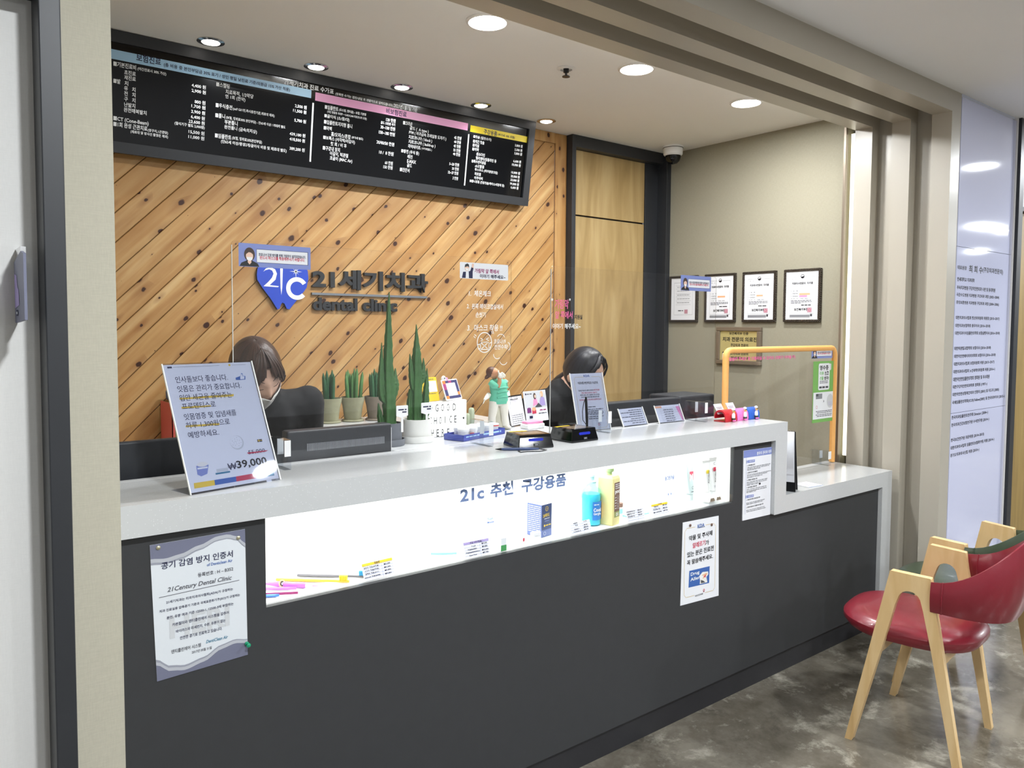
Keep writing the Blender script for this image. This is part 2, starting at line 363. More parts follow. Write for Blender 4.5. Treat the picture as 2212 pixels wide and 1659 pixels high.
  ('한 통', 0.0234, 0.0273, 0.0122, 0.0053, 'b'),
  ('₩3,000', 0.0638, 0.0233, 0.0173, 0.0053, 'b'),
  ('칫솔살균기', 0.0151, 0.0154, 0.0243, 0.0052, 'b'),
  ('₩8,000', 0.0616, 0.016, 0.0217, 0.0053, 'b'),
  ('가그린(대) 등', 0.0092, 0.0078, 0.0359, 0.0052, 'b'),
  ('₩8,500', 0.0611, 0.0086, 0.0206, 0.0053, 'b'),
 ],
 'p4':[
  ('가글류', 0.0374, 0.0451, 0.0192, 0.0057, 'b'),
  ('치약(잇몸)센소다인', -0.0011, 0.0354, 0.0447, 0.0057, 'b'),
  ('₩6,600', 0.0565, 0.0355, 0.0193, 0.0058, 'b'),
  ('임플라민 치약', 0.0005, 0.0274, 0.039, 0.0057, 'b'),
  ('₩6,600', 0.0567, 0.0275, 0.0193, 0.0057, 'b'),
  ('치아교정용 왁스', 0.0033, 0.0184, 0.0361, 0.0057, 'b'),
  ('₩5,000', 0.0567, 0.019, 0.0195, 0.0057, 'b'),
 ],
 'p5':[
  ('치약류', 0.0367, 0.0396, 0.0207, 0.0059, 'b'),
  ('칫솔치약', 0.0119, 0.032, 0.0248, 0.0059, 'b'),
  ('₩3,500', 0.0595, 0.0322, 0.0234, 0.0059, 'b'),
  ('치간칫솔 세트', 0.0053, 0.0227, 0.0392, 0.0059, 'b'),
  ('₩5,500', 0.0587, 0.022, 0.0233, 0.0059, 'b'),
  ('틀니세정제', 0.0048, 0.0119, 0.0418, 0.0059, 'b'),
  ('₩7,700', 0.0582, 0.0124, 0.0231, 0.0059, 'b'),
 ],
}
GE={'a4': {'hl1': ((0.0271, 0.2375), (0.171, 0.2378), (0.1688, 0.2318), (0.0265, 0.2331)), 'hl2': ((0.0274, 0.2154), (0.1024, 0.2133), (0.1014, 0.2093), (0.0263, 0.2106)), 'hl3': ((0.0272, 0.1679), (0.1142, 0.1658), (0.1124, 0.1604), (0.0263, 0.1636)), 'red': ((0.1683, 0.0819), (0.229, 0.081), (0.2206, 0.0782), (0.171, 0.0784)), 'bars': (((0.0154, 0.0274), (0.0673, 0.0269), (0.0661, 0.0142), (0.0141, 0.0142)), ((0.0673, 0.0269), (0.1241, 0.0268), (0.1226, 0.0143), (0.0661, 0.0142)), ((0.1241, 0.0268), (0.1822, 0.0274), (0.18, 0.0142), (0.1226, 0.0143)), ((0.1822, 0.0274), (0.2302, 0.0271), (0.2291, 0.0134), (0.18, 0.0142))), 'thumb': ((0.194, 0.2807), (0.2013, 0.2851), (0.2059, 0.2933), (0.2093, 0.2919), (0.2084, 0.2854), (0.2157, 0.2844), (0.2132, 0.2749), (0.1986, 0.2744), (0.1925, 0.2748)), 'cuff': ((0.1867, 0.281), (0.2008, 0.2851), (0.1986, 0.2744), (0.1864, 0.2751)), 'ball': ((0.148, 0.1112),), 'flag': ((0.2057, 0.1125), (0.2187, 0.1121), (0.2176, 0.1053), (0.2047, 0.1056)), 'flag2': ((0.0138, 0.3183), (0.0252, 0.3185), (0.0243, 0.314), (0.013, 0.3138)), 'cup': ((0.0305, 0.0671), (0.062, 0.0659), (0.0537, 0.0445), (0.0374, 0.0405), (0.0289, 0.0461)), 'paper': ((0.0055, 0.3244), (0.2358, 0.3236), (0.2332, 0.0071), (0.0065, 0.0086))}, 'kda': {'bor': ((0.0188, 0.2106), (0.1521, 0.2109), (0.1477, 0.0106), (0.0213, 0.0073)), 'pap': ((0.0119, 0.2204), (0.1539, 0.2199), (0.1567, 0.0052), (0.0051, 0.006)), 'bars': (((0.0671, 0.0929), (0.1023, 0.0928)), ((0.0624, 0.0837), (0.1377, 0.0851)), ((0.064, 0.0765), (0.1355, 0.0773)), ((0.0538, 0.0699), (0.138, 0.0712)), ((0.0527, 0.0641), (0.1333, 0.063)), ((0.0451, 0.0551), (0.135, 0.0564)), ((0.0613, 0.0475), (0.1153, 0.0485))), 'loc': ((0.1058, 0.0234),)}}
CARD={'a4': (0.5114, 1.8557, 0.2248, 0.3974, 0.2438, 0.3248), 'kda': (1.9769, 2.1004, -0.1009, 0.2667, 0.16, 0.2258), 'c1': (2.2199, 2.0988, 0.0275, 0.4455, 0.1483, 0.0774), 'c2': (2.4196, 2.0823, -0.0201, 0.4338, 0.1583, 0.0786), 'qr': (1.5132, 2.2892, 0.4128, 0.3359, 0.1048, 0.0766), 'yel': (1.4258, 2.2987, 0.1863, 0.2342, 0.0742, 0.0859), 'clip': (1.8071, 2.301, 0.3643, 0.214, 0.1392, 0.1153), 'fly': (1.9872, 2.4146, 0.1706, 0.1697, 0.1403, 0.1276), 'p1': (0.961, 1.8229, 0.069, 0.3365, 0.0973, 0.0475), 'p2': (1.2923, 1.8427, -0.0167, 0.2679, 0.0922, 0.049), 'p3': (1.7216, 1.8535, 0.0447, 0.3119, 0.0955, 0.0406), 'p4': (1.9907, 1.847, -0.0149, 0.253, 0.0872, 0.0478), 'p5': (2.1316, 1.8579, -0.0132, 0.2949, 0.0884, 0.0446)}
# ---------------------------------------------------------------- helpers
MATS = {}
def mat(name, col, rough=.5, metal=0, spec=.5, coat=0, emit=None, estr=0, noise=None, bump=None, alpha=1):
    """noise=(scale, amount) mottles the colour; bump=(scale, strength)."""
    if name in MATS: return MATS[name]
    m = bpy.data.materials.new(name); m.use_nodes = True; MATS[name] = m
    nt = m.node_tree; b = nt.nodes['Principled BSDF']
    c = srgb(col) if isinstance(col, str) else col
    b.inputs['Base Color'].default_value = c; b.inputs['Roughness'].default_value = rough
    b.inputs['Metallic'].default_value = metal; b.inputs['Specular IOR Level'].default_value = spec
    b.inputs['Coat Weight'].default_value = coat; b.inputs['Coat Roughness'].default_value = .05
    b.inputs['Alpha'].default_value = alpha
    if emit: b.inputs['Emission Color'].default_value = srgb(emit); b.inputs['Emission Strength'].default_value = estr
    if noise or bump:
        tc = nt.nodes.new('ShaderNodeTexCoord')
    if noise:
        n = nt.nodes.new('ShaderNodeTexNoise'); n.inputs['Scale'].default_value = noise[0]; n.inputs['Detail'].default_value = 4
        nt.links.new(tc.outputs['Object'], n.inputs['Vector'])
        mx = nt.nodes.new('ShaderNodeMix'); mx.data_type = 'RGBA'
        a = noise[1]
        mx.inputs['A'].default_value = tuple(x*(1-a) for x in c[:3])+(1,); mx.inputs['B'].default_value = tuple(min(1, x*(1+a)) for x in c[:3])+(1,)
        nt.links.new(n.outputs['Fac'], mx.inputs['Factor']); nt.links.new(mx.outputs['Result'], b.inputs['Base Color'])
    if bump:
        n = nt.nodes.new('ShaderNodeTexNoise'); n.inputs['Scale'].default_value = bump[0]; n.inputs['Detail'].default_value = 3
        nt.links.new(tc.outputs['Object'], n.inputs['Vector'])
        bp = nt.nodes.new('ShaderNodeBump'); bp.inputs['Strength'].default_value = bump[1]; bp.inputs['Distance'].default_value = .002
        nt.links.new(n.outputs['Fac'], bp.inputs['Height']); nt.links.new(bp.outputs['Normal'], b.inputs['Normal'])
    return m
def clear(name, tint='#ffffff', gloss=.9, dens=1.0, ior=1.45):
    """clear plastic: see-through, with a mirror layer that grows at grazing angles"""
    if name in MATS: return MATS[name]
    m = bpy.data.materials.new(name); m.use_nodes = True; MATS[name] = m
    nt = m.node_tree; nt.nodes.clear(); N = nt.nodes.new; L = nt.links.new
    o = N('ShaderNodeOutputMaterial'); t = N('ShaderNodeBsdfTransparent'); g = N('ShaderNodeBsdfGlossy'); mx = N('ShaderNodeMixShader'); lw = N('ShaderNodeLayerWeight'); lw.inputs['Blend'].default_value = .5
    t.inputs['Color'].default_value = tuple(x*dens for x in srgb(tint)[:3])+(1,); g.inputs['Roughness'].default_value = .02
    g.inputs['Color'].default_value = (gloss, gloss, gloss, 1); f0 = ((ior-1)/(ior+1))**2; pw = N('ShaderNodeMath'); pw.operation = 'POWER'; pw.inputs[1].default_value = 5; f = N('ShaderNodeMath'); f.operation = 'MULTIPLY_ADD'; f.inputs[1].default_value = 1-f0; f.inputs[2].default_value = f0; L(lw.outputs['Facing'], pw.inputs[0]); L(pw.outputs[0], f.inputs[0])
    L(f.outputs[0], mx.inputs[0]); L(t.outputs[0], mx.inputs[1]); L(g.outputs[0], mx.inputs[2]); L(mx.outputs[0], o.inputs[0])
    return m

class MB:
    def __init__(s): s.v = []; s.f = []; s.m = []; s.s = []
    def add(s, V, F, m, smooth=False):
        b = len(s.v); s.v += [tuple(p) for p in V]
        for f in F: s.f.append([b+i for i in f]); s.m.append(m); s.s.append(smooth)
        return s
    def box(s, x0, x1, y0, y1, z0, z1, m):
        V = [(x, y, z) for z in (z0, z1) for y in (y0, y1) for x in (x0, x1)]
        return s.add(V, [(0, 2, 3, 1), (4, 5, 7, 6), (0, 1, 5, 4), (2, 6, 7, 3), (0, 4, 6, 2), (1, 3, 7, 5)], m)
    def obox(s, mtx, sx, sy, sz, m):       # box with its base centre at the matrix origin
        V = [mtx @ Vector((x*sx/2, y*sy/2, z*sz)) for z in (0, 1) for y in (-1, 1) for x in (-1, 1)]
        return s.add(V, [(0, 2, 3, 1), (4, 5, 7, 6), (0, 1, 5, 4), (2, 6, 7, 3), (0, 4, 6, 2), (1, 3, 7, 5)], m)
    def prism(s, pts, O, U, V, D, m, side=None, smooth=False):  # outline in plane (O,U,V), pushed along vector D
        O = Vector(O); U = Vector(U); V = Vector(V); D = Vector(D); n = len(pts)
        A = [O+U*p[0]+V*p[1] for p in pts]; B = [p+D for p in A]
        s.add(A+B, [tuple(range(n-1, -1, -1)), tuple(range(n, 2*n))], m)
        return s.add(A+B, [(i, (i+1) % n, n+(i+1) % n, n+i) for i in range(n)], side or m, smooth)
    def poly(s, pts, O, U, V, m, lift=0):
        O = Vector(O); U = Vector(U); V = Vector(V); N = U.cross(V)*lift
        return s.add([O+U*p[0]+V*p[1]+N for p in pts], [tuple(range(len(pts)))], m)
    def rect(s, x0, y0, x1, y1, O, U, V, m, lift=0):
        return s.poly([(x0, y0), (x1, y0), (x1, y1), (x0, y1)], O, U, V, m, lift)
    def disc(s, x, y, r, O, U, V, m, lift=0, n=24, ry=None):
        return s.poly([(x+r*math.cos(2*PI*i/n), y+(ry or r)*math.sin(2*PI*i/n)) for i in range(n)], O, U, V, m, lift)
    def ring(s, x, y, ro, ri, O, U, V, m, lift=0, n=28, a0=0, a1=2*PI, ry=1):
        O = Vector(O); U = Vector(U); V = Vector(V); N = U.cross(V)*lift; P = []
        for i in range(n+1):
            a = a0+(a1-a0)*i/n
            for r in (ro, ri): P.append(O+U*(x+r*math.cos(a))+V*(y+r*ry*math.sin(a))+N)
        return s.add(P, [(2*i, 2*i+1, 2*i+3, 2*i+2) for i in range(n)], m)
    def line(s, pts, w, O, U, V, m, lift=0):    # flat stroke of width w through 2-D points
        for (x0, y0), (x1, y1) in zip(pts, pts[1:]):
            d = Vector((x1-x0, y1-y0)); L = d.length or 1; d /= L; e = Vector((-d.y, d.x))*w/2; d *= w*.4
            s.poly([(x0-e.x-d.x, y0-e.y-d.y), (x1-e.x+d.x, y1-e.y+d.y), (x1+e.x+d.x, y1+e.y+d.y), (x0+e.x-d.x, y0+e.y-d.y)], O, U, V, m, lift)
        return s
    def tube(s, P, r, m, n=10, cap=True, closed=False, smooth=True):
        P = [Vector(p) for p in P]; k = len(P); rr = r if isinstance(r, (list, tuple)) else [r]*k
        V = []; prev = None
        for i, p in enumerate(P):
            t = (P[(i+1) % k]-P[i-1]) if closed else (P[min(i+1, k-1)]-P[max(i-1, 0)])
            t.normalize()
            if prev is None: a = t.orthogonal().normalized()
            else: a = (prev-t*prev.dot(t)).normalized()
            prev = a; b = t.cross(a)
            V += [p+(a*math.cos(2*PI*j/n)+b*math.sin(2*PI*j/n))*rr[i] for j in range(n)]
        F = []
        for i in range(k if closed else k-1):
            for j in range(n):
                F.append((i*n+j, i*n+(j+1) % n, ((i+1) % k)*n+(j+1) % n, ((i+1) % k)*n+j))
        s.add(V, F, m, smooth)
        if cap and not closed: s.add(V, [tuple(range(n-1, -1, -1)), tuple(range((k-1)*n, k*n))], m)
        return s
    def lathe(s, prof, c, m, n=28, smooth=True, ax=None, cap=True):   # profile of (radius, height) about vertical axis through c
        c = Vector(c); k = len(prof); V = []
        for r, z in prof:
            for j in range(n):
                q = Vector((r*math.cos(2*PI*j/n), r*math.sin(2*PI*j/n), z))
                V.append(c+(ax @ q if ax else q))
        F = [(i*n+j, i*n+(j+1) % n, (i+1)*n+(j+1) % n, (i+1)*n+j) for i in range(k-1) for j in range(n)]
        s.add(V, F, m, smooth)
        E = []
        if not cap: return s
        if prof[0][0] > 1e-5: E.append(tuple(range(n-1, -1, -1)))
        if prof[-1][0] > 1e-5: E.append(tuple(range((k-1)*n, k*n)))
        return s.add(V, E, m)
    def loft(s, secs, m, smooth=True, cap=True):
        n = len(secs[0]); k = len(secs); V = [p for q in secs for p in q]
        s.add(V, [(i*n+j, i*n+(j+1) % n, (i+1)*n+(j+1) % n, (i+1)*n+j) for i in range(k-1) for j in range(n)], m, smooth)
        if cap: s.add(V, [tuple(range(n-1, -1, -1)), tuple(range((k-1)*n, k*n))], m)
        return s
    def ball(s, c, r, m, n=14, mtx=None):
        c = Vector(c); rx, ry, rz = r if isinstance(r, (tuple, list)) else (r, r, r); V = []
        for i in range(n//2+1):
            a = PI*i/(n//2)
            for j in range(n):
                q = Vector((rx*math.sin(a)*math.cos(2*PI*j/n), ry*math.sin(a)*math.sin(2*PI*j/n), -rz*math.cos(a)))
                V.append(c+(mtx @ q if mtx else q))
        return s.add(V, [(i*n+j, i*n+(j+1) % n, (i+1)*n+(j+1) % n, (i+1)*n+j) for i in range(n//2) for j in range(n)], m, True)
    def text(s, t, x, y, w, h, O, U, V, m, lift=.0003, bold=0, ext=0, slant=0, vertical=False, res=2):
        """one line of writing, fitted into the rectangle x..x+w, y..y+h of the plane (O,U,V)"""
        O = Vector(O); U = Vector(U); V = Vector(V); N = U.cross(V)
        c = bpy.data.curves.new('t', 'FONT'); c.body = t; c.offset = bold; c.resolution_u = res; c.extrude = ext; c.shear = slant
        o = bpy.data.objects.new('t', c); me = bpy.data.meshes.new_from_object(o)
        P = [v.co.copy() for v in me.vertices]
        if P:
            x0 = min(p.x for p in P); x1 = max(p.x for p in P); y0 = min(p.y for p in P); y1 = max(p.y for p in P)
            sx = w/max(x1-x0, 1e-6); sy = h/max(y1-y0, 1e-6)
            s.add([O+U*(x+(p.x-x0)*sx)+V*(y+(p.y-y0)*sy)+N*(lift+p.z) for p in P], [tuple(f.vertices) for f in me.polygons], m)
        bpy.data.objects.remove(o); bpy.data.curves.remove(c); bpy.data.meshes.remove(me)
        return s
    def sheet(s, key, O, U, V, colors, lift=.0003, bold=.012, items=None):
        for t, x, y, w, h, c in (items or TXT[key]): s.text(t, x, y, w, h, O, U, V, colors[c], lift, bold)
        return s
    def build(s, name, parent=None, origin=None, bevel=0, seg=2, angle=35, mods=()):
        me = bpy.data.meshes.new(name)
        o0 = Vector((0, 0, 0)); q = parent
        while q is not None:      # room coordinates to the local space of the thing
            if q.get('_w'): o0 = Vector(q.location)
            q = q.parent
        if origin is not None: o0 = Vector(origin)
        me.from_pydata([Vector(p)-o0 for p in s.v], [], s.f)
        names = []
        for k in s.m:
            if k not in names: names.append(k)
        for k in names: me.materials.append(MATS[k])
        ix = {k: i for i, k in enumerate(names)}
        me.polygons.foreach_set('material_index', [ix[k] for k in s.m]); me.polygons.foreach_set('use_smooth', s.s)
        me.update()
        if any(s.s): me.set_sharp_from_angle(angle=R(angle))
        o = bpy.data.objects.new(name, me); COL.objects.link(o)
        if parent is not None: o.parent = parent
        elif origin is not None: o.location = origin
        if bevel:
            b = o.modifiers.new('bevel', 'BEVEL'); b.width = bevel; b.segments = seg; b.limit_method = 'ANGLE'; b.angle_limit = R(40)
        return o
def tag(o, label, cat, group=None):
    o['label'] = label; o['category'] = cat
    if group: o['group'] = group
    return o
def thing(name, label, cat, loc=(0, 0, 0), rot=0, group=None, local=False):
    """Empty at the base of a thing. Unless local, its parts are given in room coordinates."""
    o = bpy.data.objects.new(name, None); o.empty_display_size = .05; COL.objects.link(o); o.location = loc; o.rotation_euler = (0, 0, rot)
    if not local: o['_w'] = 1
    return tag(o, label, cat, group)
def struct(o): o['kind'] = 'structure'; return o
def arc(cx, cy, r, a0, a1, n): return [(cx+r*math.cos(a0+(a1-a0)*i/n), cy+r*math.sin(a0+(a1-a0)*i/n)) for i in range(n+1)]
def rrect(x0, y0, x1, y1, r, n=4):
    return arc(x1-r, y0+r, r, -PI/2, 0, n)+arc(x1-r, y1-r, r, 0, PI/2, n)+arc(x0+r, y1-r, r, PI/2, PI, n)+arc(x0+r, y0+r, r, PI, 1.5*PI, n)
def frame_of(key, y0=None):   # (O,U,V,N,w,h) of a sheet that stands leaning on the counter
    x, y, yw, ln, w, h = CARD[key]; z = {'qr': 1.231, 'yel': 1.231, 'clip': 1.106, 'fly': 1.106}.get(key, .806 if key[0] == 'p' else 1.1035)
    U = Vector((math.cos(yw), math.sin(yw), 0)); B = Vector((-math.sin(yw), math.cos(yw), 0))
    V = Vector((0, 0, math.cos(ln)))+B*math.sin(ln)
    return Vector((x, y0 if y0 is not None else y, z)), U, V, U.cross(V), w, h
XA, ZA, NA = Vector((1, 0, 0)), Vector((0, 0, 1)), Vector((0, -1, 0))
YR = Vector((0, -1, 0))
# ---------------------------------------------------------------- procedural surface materials
def nodes(name):
    m = bpy.data.materials.new(name); m.use_nodes = True; MATS[name] = m
    nt = m.node_tree; b = nt.nodes['Principled BSDF']
    def N(t, **kw):
        n = nt.nodes.new('ShaderNode'+t)
        for k, v in kw.items(): setattr(n, k, v)
        return n
    def L(a, c): nt.links.new(a, c)
    def math_(op, a, c=None, clamp=False):
        n = N('Math', operation=op, use_clamp=clamp)
        for i, q in enumerate((a, c)):
            if q is None: continue
            if isinstance(q, (int, float)): n.inputs[i].default_value = q
            else: L(q, n.inputs[i])
        return n.outputs[0]
    def mixc(f, a, c, mode='MIX'):
        n = N('Mix', data_type='RGBA', blend_type=mode)
        for k, q in (('Factor', f), ('A', a), ('B', c)):
            if isinstance(q, (int, float)): n.inputs[k].default_value = q
            elif isinstance(q, str): n.inputs[k].default_value = srgb(q)
            else: L(q, n.inputs[k])
        return n.outputs['Result']
    def ramp(f, *st):
        n = N('ValToRGB'); e = n.color_ramp.elements
        while len(e) < len(st): e.new(.5)
        for q, (p, c) in zip(e, st): q.position = p; q.color = srgb(c) if isinstance(c, str) else (c, c, c, 1)
        L(f, n.inputs[0]); return n.outputs[0]
    return m, b, N, L, math_, mixc, ramp
def comb(N, L, x, y, z=0):
    n = N('CombineXYZ')
    for i, q in enumerate((x, y, z)):
        if isinstance(q, (int, float)): n.inputs[i].default_value = q
        else: L(q, n.inputs[i])
    return n.outputs[0]

def pine(name, diagonal):
    """knotty pine; diagonal=True lays 82 mm boards at 45 degrees with dark grooves"""
    m, b, N, L, M_, mixc, ramp = nodes(name)
    tc = N('TexCoord'); sp = N('SeparateXYZ'); L(tc.outputs['Object'], sp.inputs[0]); X, Z = sp.outputs[0], sp.outputs[2]
    if diagonal:
        u = M_('MULTIPLY', M_('ADD', X, Z), .7071); v = M_('MULTIPLY', M_('SUBTRACT', M_('SUBTRACT', Z, X), 1.035), .7071); wd = .0819
    else:
        u = Z; v = X; wd = .5
    vp = M_('DIVIDE', v, wd); idx = M_('FLOOR', vp); fr = M_('SUBTRACT', vp, idx)
    wn = N('TexWhiteNoise', noise_dimensions='1D'); L(idx, wn.inputs['W'])
    us = M_('ADD', u, M_('MULTIPLY', wn.outputs['Value'], 7.3)); rnd = wn.outputs['Value']
    n1 = N('TexNoise'); n1.inputs['Scale'].default_value = 1; n1.inputs['Detail'].default_value = 6; n1.inputs['Distortion'].default_value = .4
    L(comb(N, L, M_('MULTIPLY', us, 1.6), M_('MULTIPLY', v, 34), M_('MULTIPLY', rnd, 9)), n1.inputs['Vector'])
    n2 = N('TexNoise'); n2.inputs['Scale'].default_value = 1; n2.inputs['Detail'].default_value = 3
    L(comb(N, L, M_('MULTIPLY', us, 3), M_('MULTIPLY', v, 14), M_('MULTIPLY', rnd, 5)), n2.inputs['Vector'])
    base = ramp(n1.outputs['Fac'], (.25, '#ab7c48'), (.5, '#c09862'), (.75, '#d2b27f'))
    base = mixc(M_('MULTIPLY', M_('SUBTRACT', n2.outputs['Fac'], .42, True), 2.2, True), base, '#966634')
    base = mixc(M_('MULTIPLY', rnd, .6), base, '#a97c46')
    # knots: one random centre per cell, measured in metres so that they stay round
    cu, cv = .135, wd if diagonal else .09
    vo = N('TexVoronoi', voronoi_dimensions='2D'); vo.inputs['Scale'].default_value = 1; vo.inputs['Randomness'].default_value = .9
    L(comb(N, L, M_('DIVIDE', us, cu), M_('DIVIDE', v, cv)), vo.inputs['Vector'])
    sv = N('SeparateXYZ'); L(vo.outputs['Position'], sv.inputs[0])
    du = M_('MULTIPLY', M_('SUBTRACT', M_('DIVIDE', us, cu), sv.outputs[0]), cu); dv = M_('MULTIPLY', M_('SUBTRACT', M_('DIVIDE', v, cv), sv.outputs[1]), cv)
    sc = N('SeparateXYZ'); L(vo.outputs['Color'], sc.inputs[0])
    wob = N('TexNoise'); wob.inputs['Scale'].default_value = 70; L(tc.outputs['Object'], wob.inputs['Vector'])
    d = M_('SQRT', M_('ADD', M_('POWER', M_('MULTIPLY', du, .75), 2), M_('POWER', dv, 2)))
    d = M_('ADD', d, M_('MULTIPLY', M_('SUBTRACT', wob.outputs['Fac'], .5), .008))
    rad = M_('MULTIPLY', M_('SUBTRACT', sc.outputs[0], .38), .024)
    halo = M_('SQRT', M_('ADD', M_('POWER', M_('MULTIPLY', du, .33), 2), M_('POWER', dv, 2)))
    hf = M_('MULTIPLY', M_('SUBTRACT', 1, M_('DIVIDE', halo, M_('MAXIMUM', M_('MULTIPLY', rad, 2.4), .0005)), True), .55, True)
    base = mixc(hf, base, '#7d4a26')
    kf = M_('SUBTRACT', 1, M_('DIVIDE', d, M_('MAXIMUM', rad, .0004)), True)
    base = mixc(M_('MULTIPLY', kf, 3, True), base, '#3a1d10')
    h = n1.outputs['Fac']
    if diagonal:
        e = M_('MINIMUM', fr, M_('SUBTRACT', 1, fr))
        g = M_('SUBTRACT', 1, M_('DIVIDE', e, .02), True)
        base = mixc(M_('MULTIPLY', g, 1.6, True), base, '#4a2a14')
        bp = N('Bump'); bp.inputs['Strength'].default_value = .8; bp.inputs['Distance'].default_value = .004
        L(M_('DIVIDE', e, .04, True), bp.inputs['Height']); L(bp.outputs['Normal'], b.inputs['Normal'])
    L(base, b.inputs['Base Color']); b.inputs['Roughness'].default_value = .42; b.inputs['Specular IOR Level'].default_value = .35
    return m
pine('pine_boards', True); pine('pine_trim', False)

def ply(name, a, c, e):
    m, b, N, L, M_, mixc, ramp = nodes(name)
    tc = N('TexCoord'); mp = N('Mapping'); mp.inputs['Scale'].default_value = (9, 9, 1.3); L(tc.outputs['Object'], mp.inputs[0])
    n = N('TexNoise'); n.inputs['Scale'].default_value = 1; n.inputs['Detail'].default_value = 5; n.inputs['Distortion'].default_value = 1.6; L(mp.outputs[0], n.inputs['Vector'])
    mp2 = N('Mapping'); mp2.inputs['Scale'].default_value = (60, 60, 5); L(tc.outputs['Object'], mp2.inputs[0])
    n2 = N('TexNoise'); n2.inputs['Scale'].default_value = 1; n2.inputs['Detail'].default_value = 4; L(mp2.outputs[0], n2.inputs['Vector'])
    col = ramp(n.outputs['Fac'], (.3, a), (.5, c), (.7, e)); col = mixc(M_('MULTIPLY', n2.outputs['Fac'], .25), col, a)
    L(col, b.inputs['Base Color']); b.inputs['Roughness'].default_value = .45
    return m
ply('birch_ply', '#9c8152', '#b09564', '#bfa676'); ply('door_wood', '#8f7642', '#a0854c', '#ad9258')
ply('oak', '#c9a570', '#d9b884', '#e2c595')

def fabric(name, col, amt=.14):
    m, b, N, L, M_, mixc, ramp = nodes(name)
    tc = N('TexCoord'); outs = []
    for sc in ((420, 420, 60), (60, 60, 520)):
        mp = N('Mapping'); mp.inputs['Scale'].default_value = sc; L(tc.outputs['Object'], mp.inputs[0])
        n = N('TexNoise'); n.inputs['Scale'].default_value = 1; n.inputs['Detail'].default_value = 2; L(mp.outputs[0], n.inputs['Vector']); outs.append(n.outputs['Fac'])
    f = M_('MULTIPLY', M_('ADD', outs[0], outs[1]), .5)
    c = srgb(col); lo = N('RGB'); lo.outputs[0].default_value = tuple(x*(1-amt*2) for x in c[:3])+(1,); hi = N('RGB'); hi.outputs[0].default_value = tuple(min(1, x*(1+amt)) for x in c[:3])+(1,)
    L(mixc(f, lo.outputs[0], hi.outputs[0]), b.inputs['Base Color']); b.inputs['Roughness'].default_value = .85
    bp = N('Bump'); bp.inputs['Strength'].default_value = .15; bp.inputs['Distance'].default_value = .001; L(f, bp.inputs['Height']); L(bp.outputs['Normal'], b.inputs['Normal'])
    return m
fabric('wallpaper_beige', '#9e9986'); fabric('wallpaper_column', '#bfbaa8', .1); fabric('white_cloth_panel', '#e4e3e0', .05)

def concrete():
    m, b, N, L, M_, mixc, ramp = nodes('polished_concrete')
    tc = N('TexCoord')
    def ns(scale, det=6, dist=.15):
        n = N('TexNoise'); n.inputs['Scale'].default_value = scale; n.inputs['Detail'].default_value = det; n.inputs['Distortion'].default_value = dist; n.inputs['Roughness'].default_value = .72
        L(tc.outputs['Object'], n.inputs['Vector']); return n.outputs['Fac']
    a, c, d = ns(2.2), ns(5, 9, .25), ns(45, 5, 0)
    col = ramp(a, (.3, '#4f493d'), (.48, '#6b655a'), (.62, '#857f73'))
    col = mixc(ramp(c, (.53, 0.0), (.66, .85)), col, '#b5b0a2')
    col = mixc(ramp(ns(2.8, 7, .4), (.55, 0.0), (.68, .7)), col, '#3d382f')
    col = mixc(M_('MULTIPLY', d, .18), col, '#2f2b24')
    L(col, b.inputs['Base Color'])
    L(ramp(c, (.3, .1), (.7, .28)), b.inputs['Roughness']); b.inputs['Specular IOR Level'].default_value = .5
    return m
concrete()

def speckled(name, base, spot):
    m, b, N, L, M_, mixc, ramp = nodes(name)
    tc = N('TexCoord'); vo = N('TexVoronoi'); vo.inputs['Scale'].default_value = 230; L(tc.outputs['Object'], vo.inputs['Vector'])
    s = N('SeparateXYZ'); L(vo.outputs['Color'], s.inputs[0])
    f = M_('MULTIPLY', M_('LESS_THAN', vo.outputs['Distance'], .26), M_('GREATER_THAN', s.outputs[0], .78))
    L(mixc(f, base, spot), b.inputs['Base Color']); b.inputs['Roughness'].default_value = .16; b.inputs['Specular IOR Level'].default_value = .5
    return m
speckled('solid_surface', '#c9cbcc', '#d9dbdc')

mat('ceiling_paint', '#f1f0ec', .9, noise=(3, .02)); mat('lobby_paint', '#f4f4f4', .9, noise=(3, .02)); mat('trim_cream', '#b3ada0', .35, noise=(4, .03)); mat('trim_white', '#e9e7e4', .3)
mat('lobby_wall', '#ececee', .8, noise=(3, .03)); mat('charcoal', '#3a3b3d', .55, spec=.3, noise=(30, .06)); mat('kick_black', '#26262a', .5, noise=(14, .15))
mat('black_frame', '#2b2d31', .45, noise=(20, .06)); mat('black_gap', '#0a0a0b', .8, noise=(20, .1)); mat('gloss_black', '#05060a', .07, noise=(20, .1)); mat('blue_glass', '#d2d6f2', .04, coat=.3, noise=(2, .01))
mat('white', '#f3f3f3', .5, noise=(20, .01)); mat('paper', '#eceef3', .6, noise=(30, .01)); mat('paper_warm', '#eeece6', .6, noise=(30, .01)); mat('ink', '#14141a', .6); mat('ink_grey', '#55565e', .6); mat('ink_navy', '#20234a', .6); mat('ink_blue', '#3c66b0', .5)
mat('ink_red', '#d0405a', .6); mat('ink_teal', '#2d7c9c', .6); mat('ink_pink', '#f06aa8', .5); mat('ink_magenta', '#a03070', .6); mat('ink_green', '#7cc070', .6); mat('ink_light', '#cfd2d6', .6); mat('letter_blue', '#7388b4', .6); mat('vinyl_white', '#f4f6f8', .5)
mat('band_blue', '#a8d0ee', .35); mat('band_pink', '#e6a3cb', .35); mat('band_yellow', '#f0d722', .35); mat('emblem_blue', '#2348c0', .25, coat=.4, noise=(8, .12)); mat('letter_black', '#1d2024', .4, noise=(30, .08)); mat('steel_rule', '#7c8187', .35, metal=.6, noise=(30, .05))
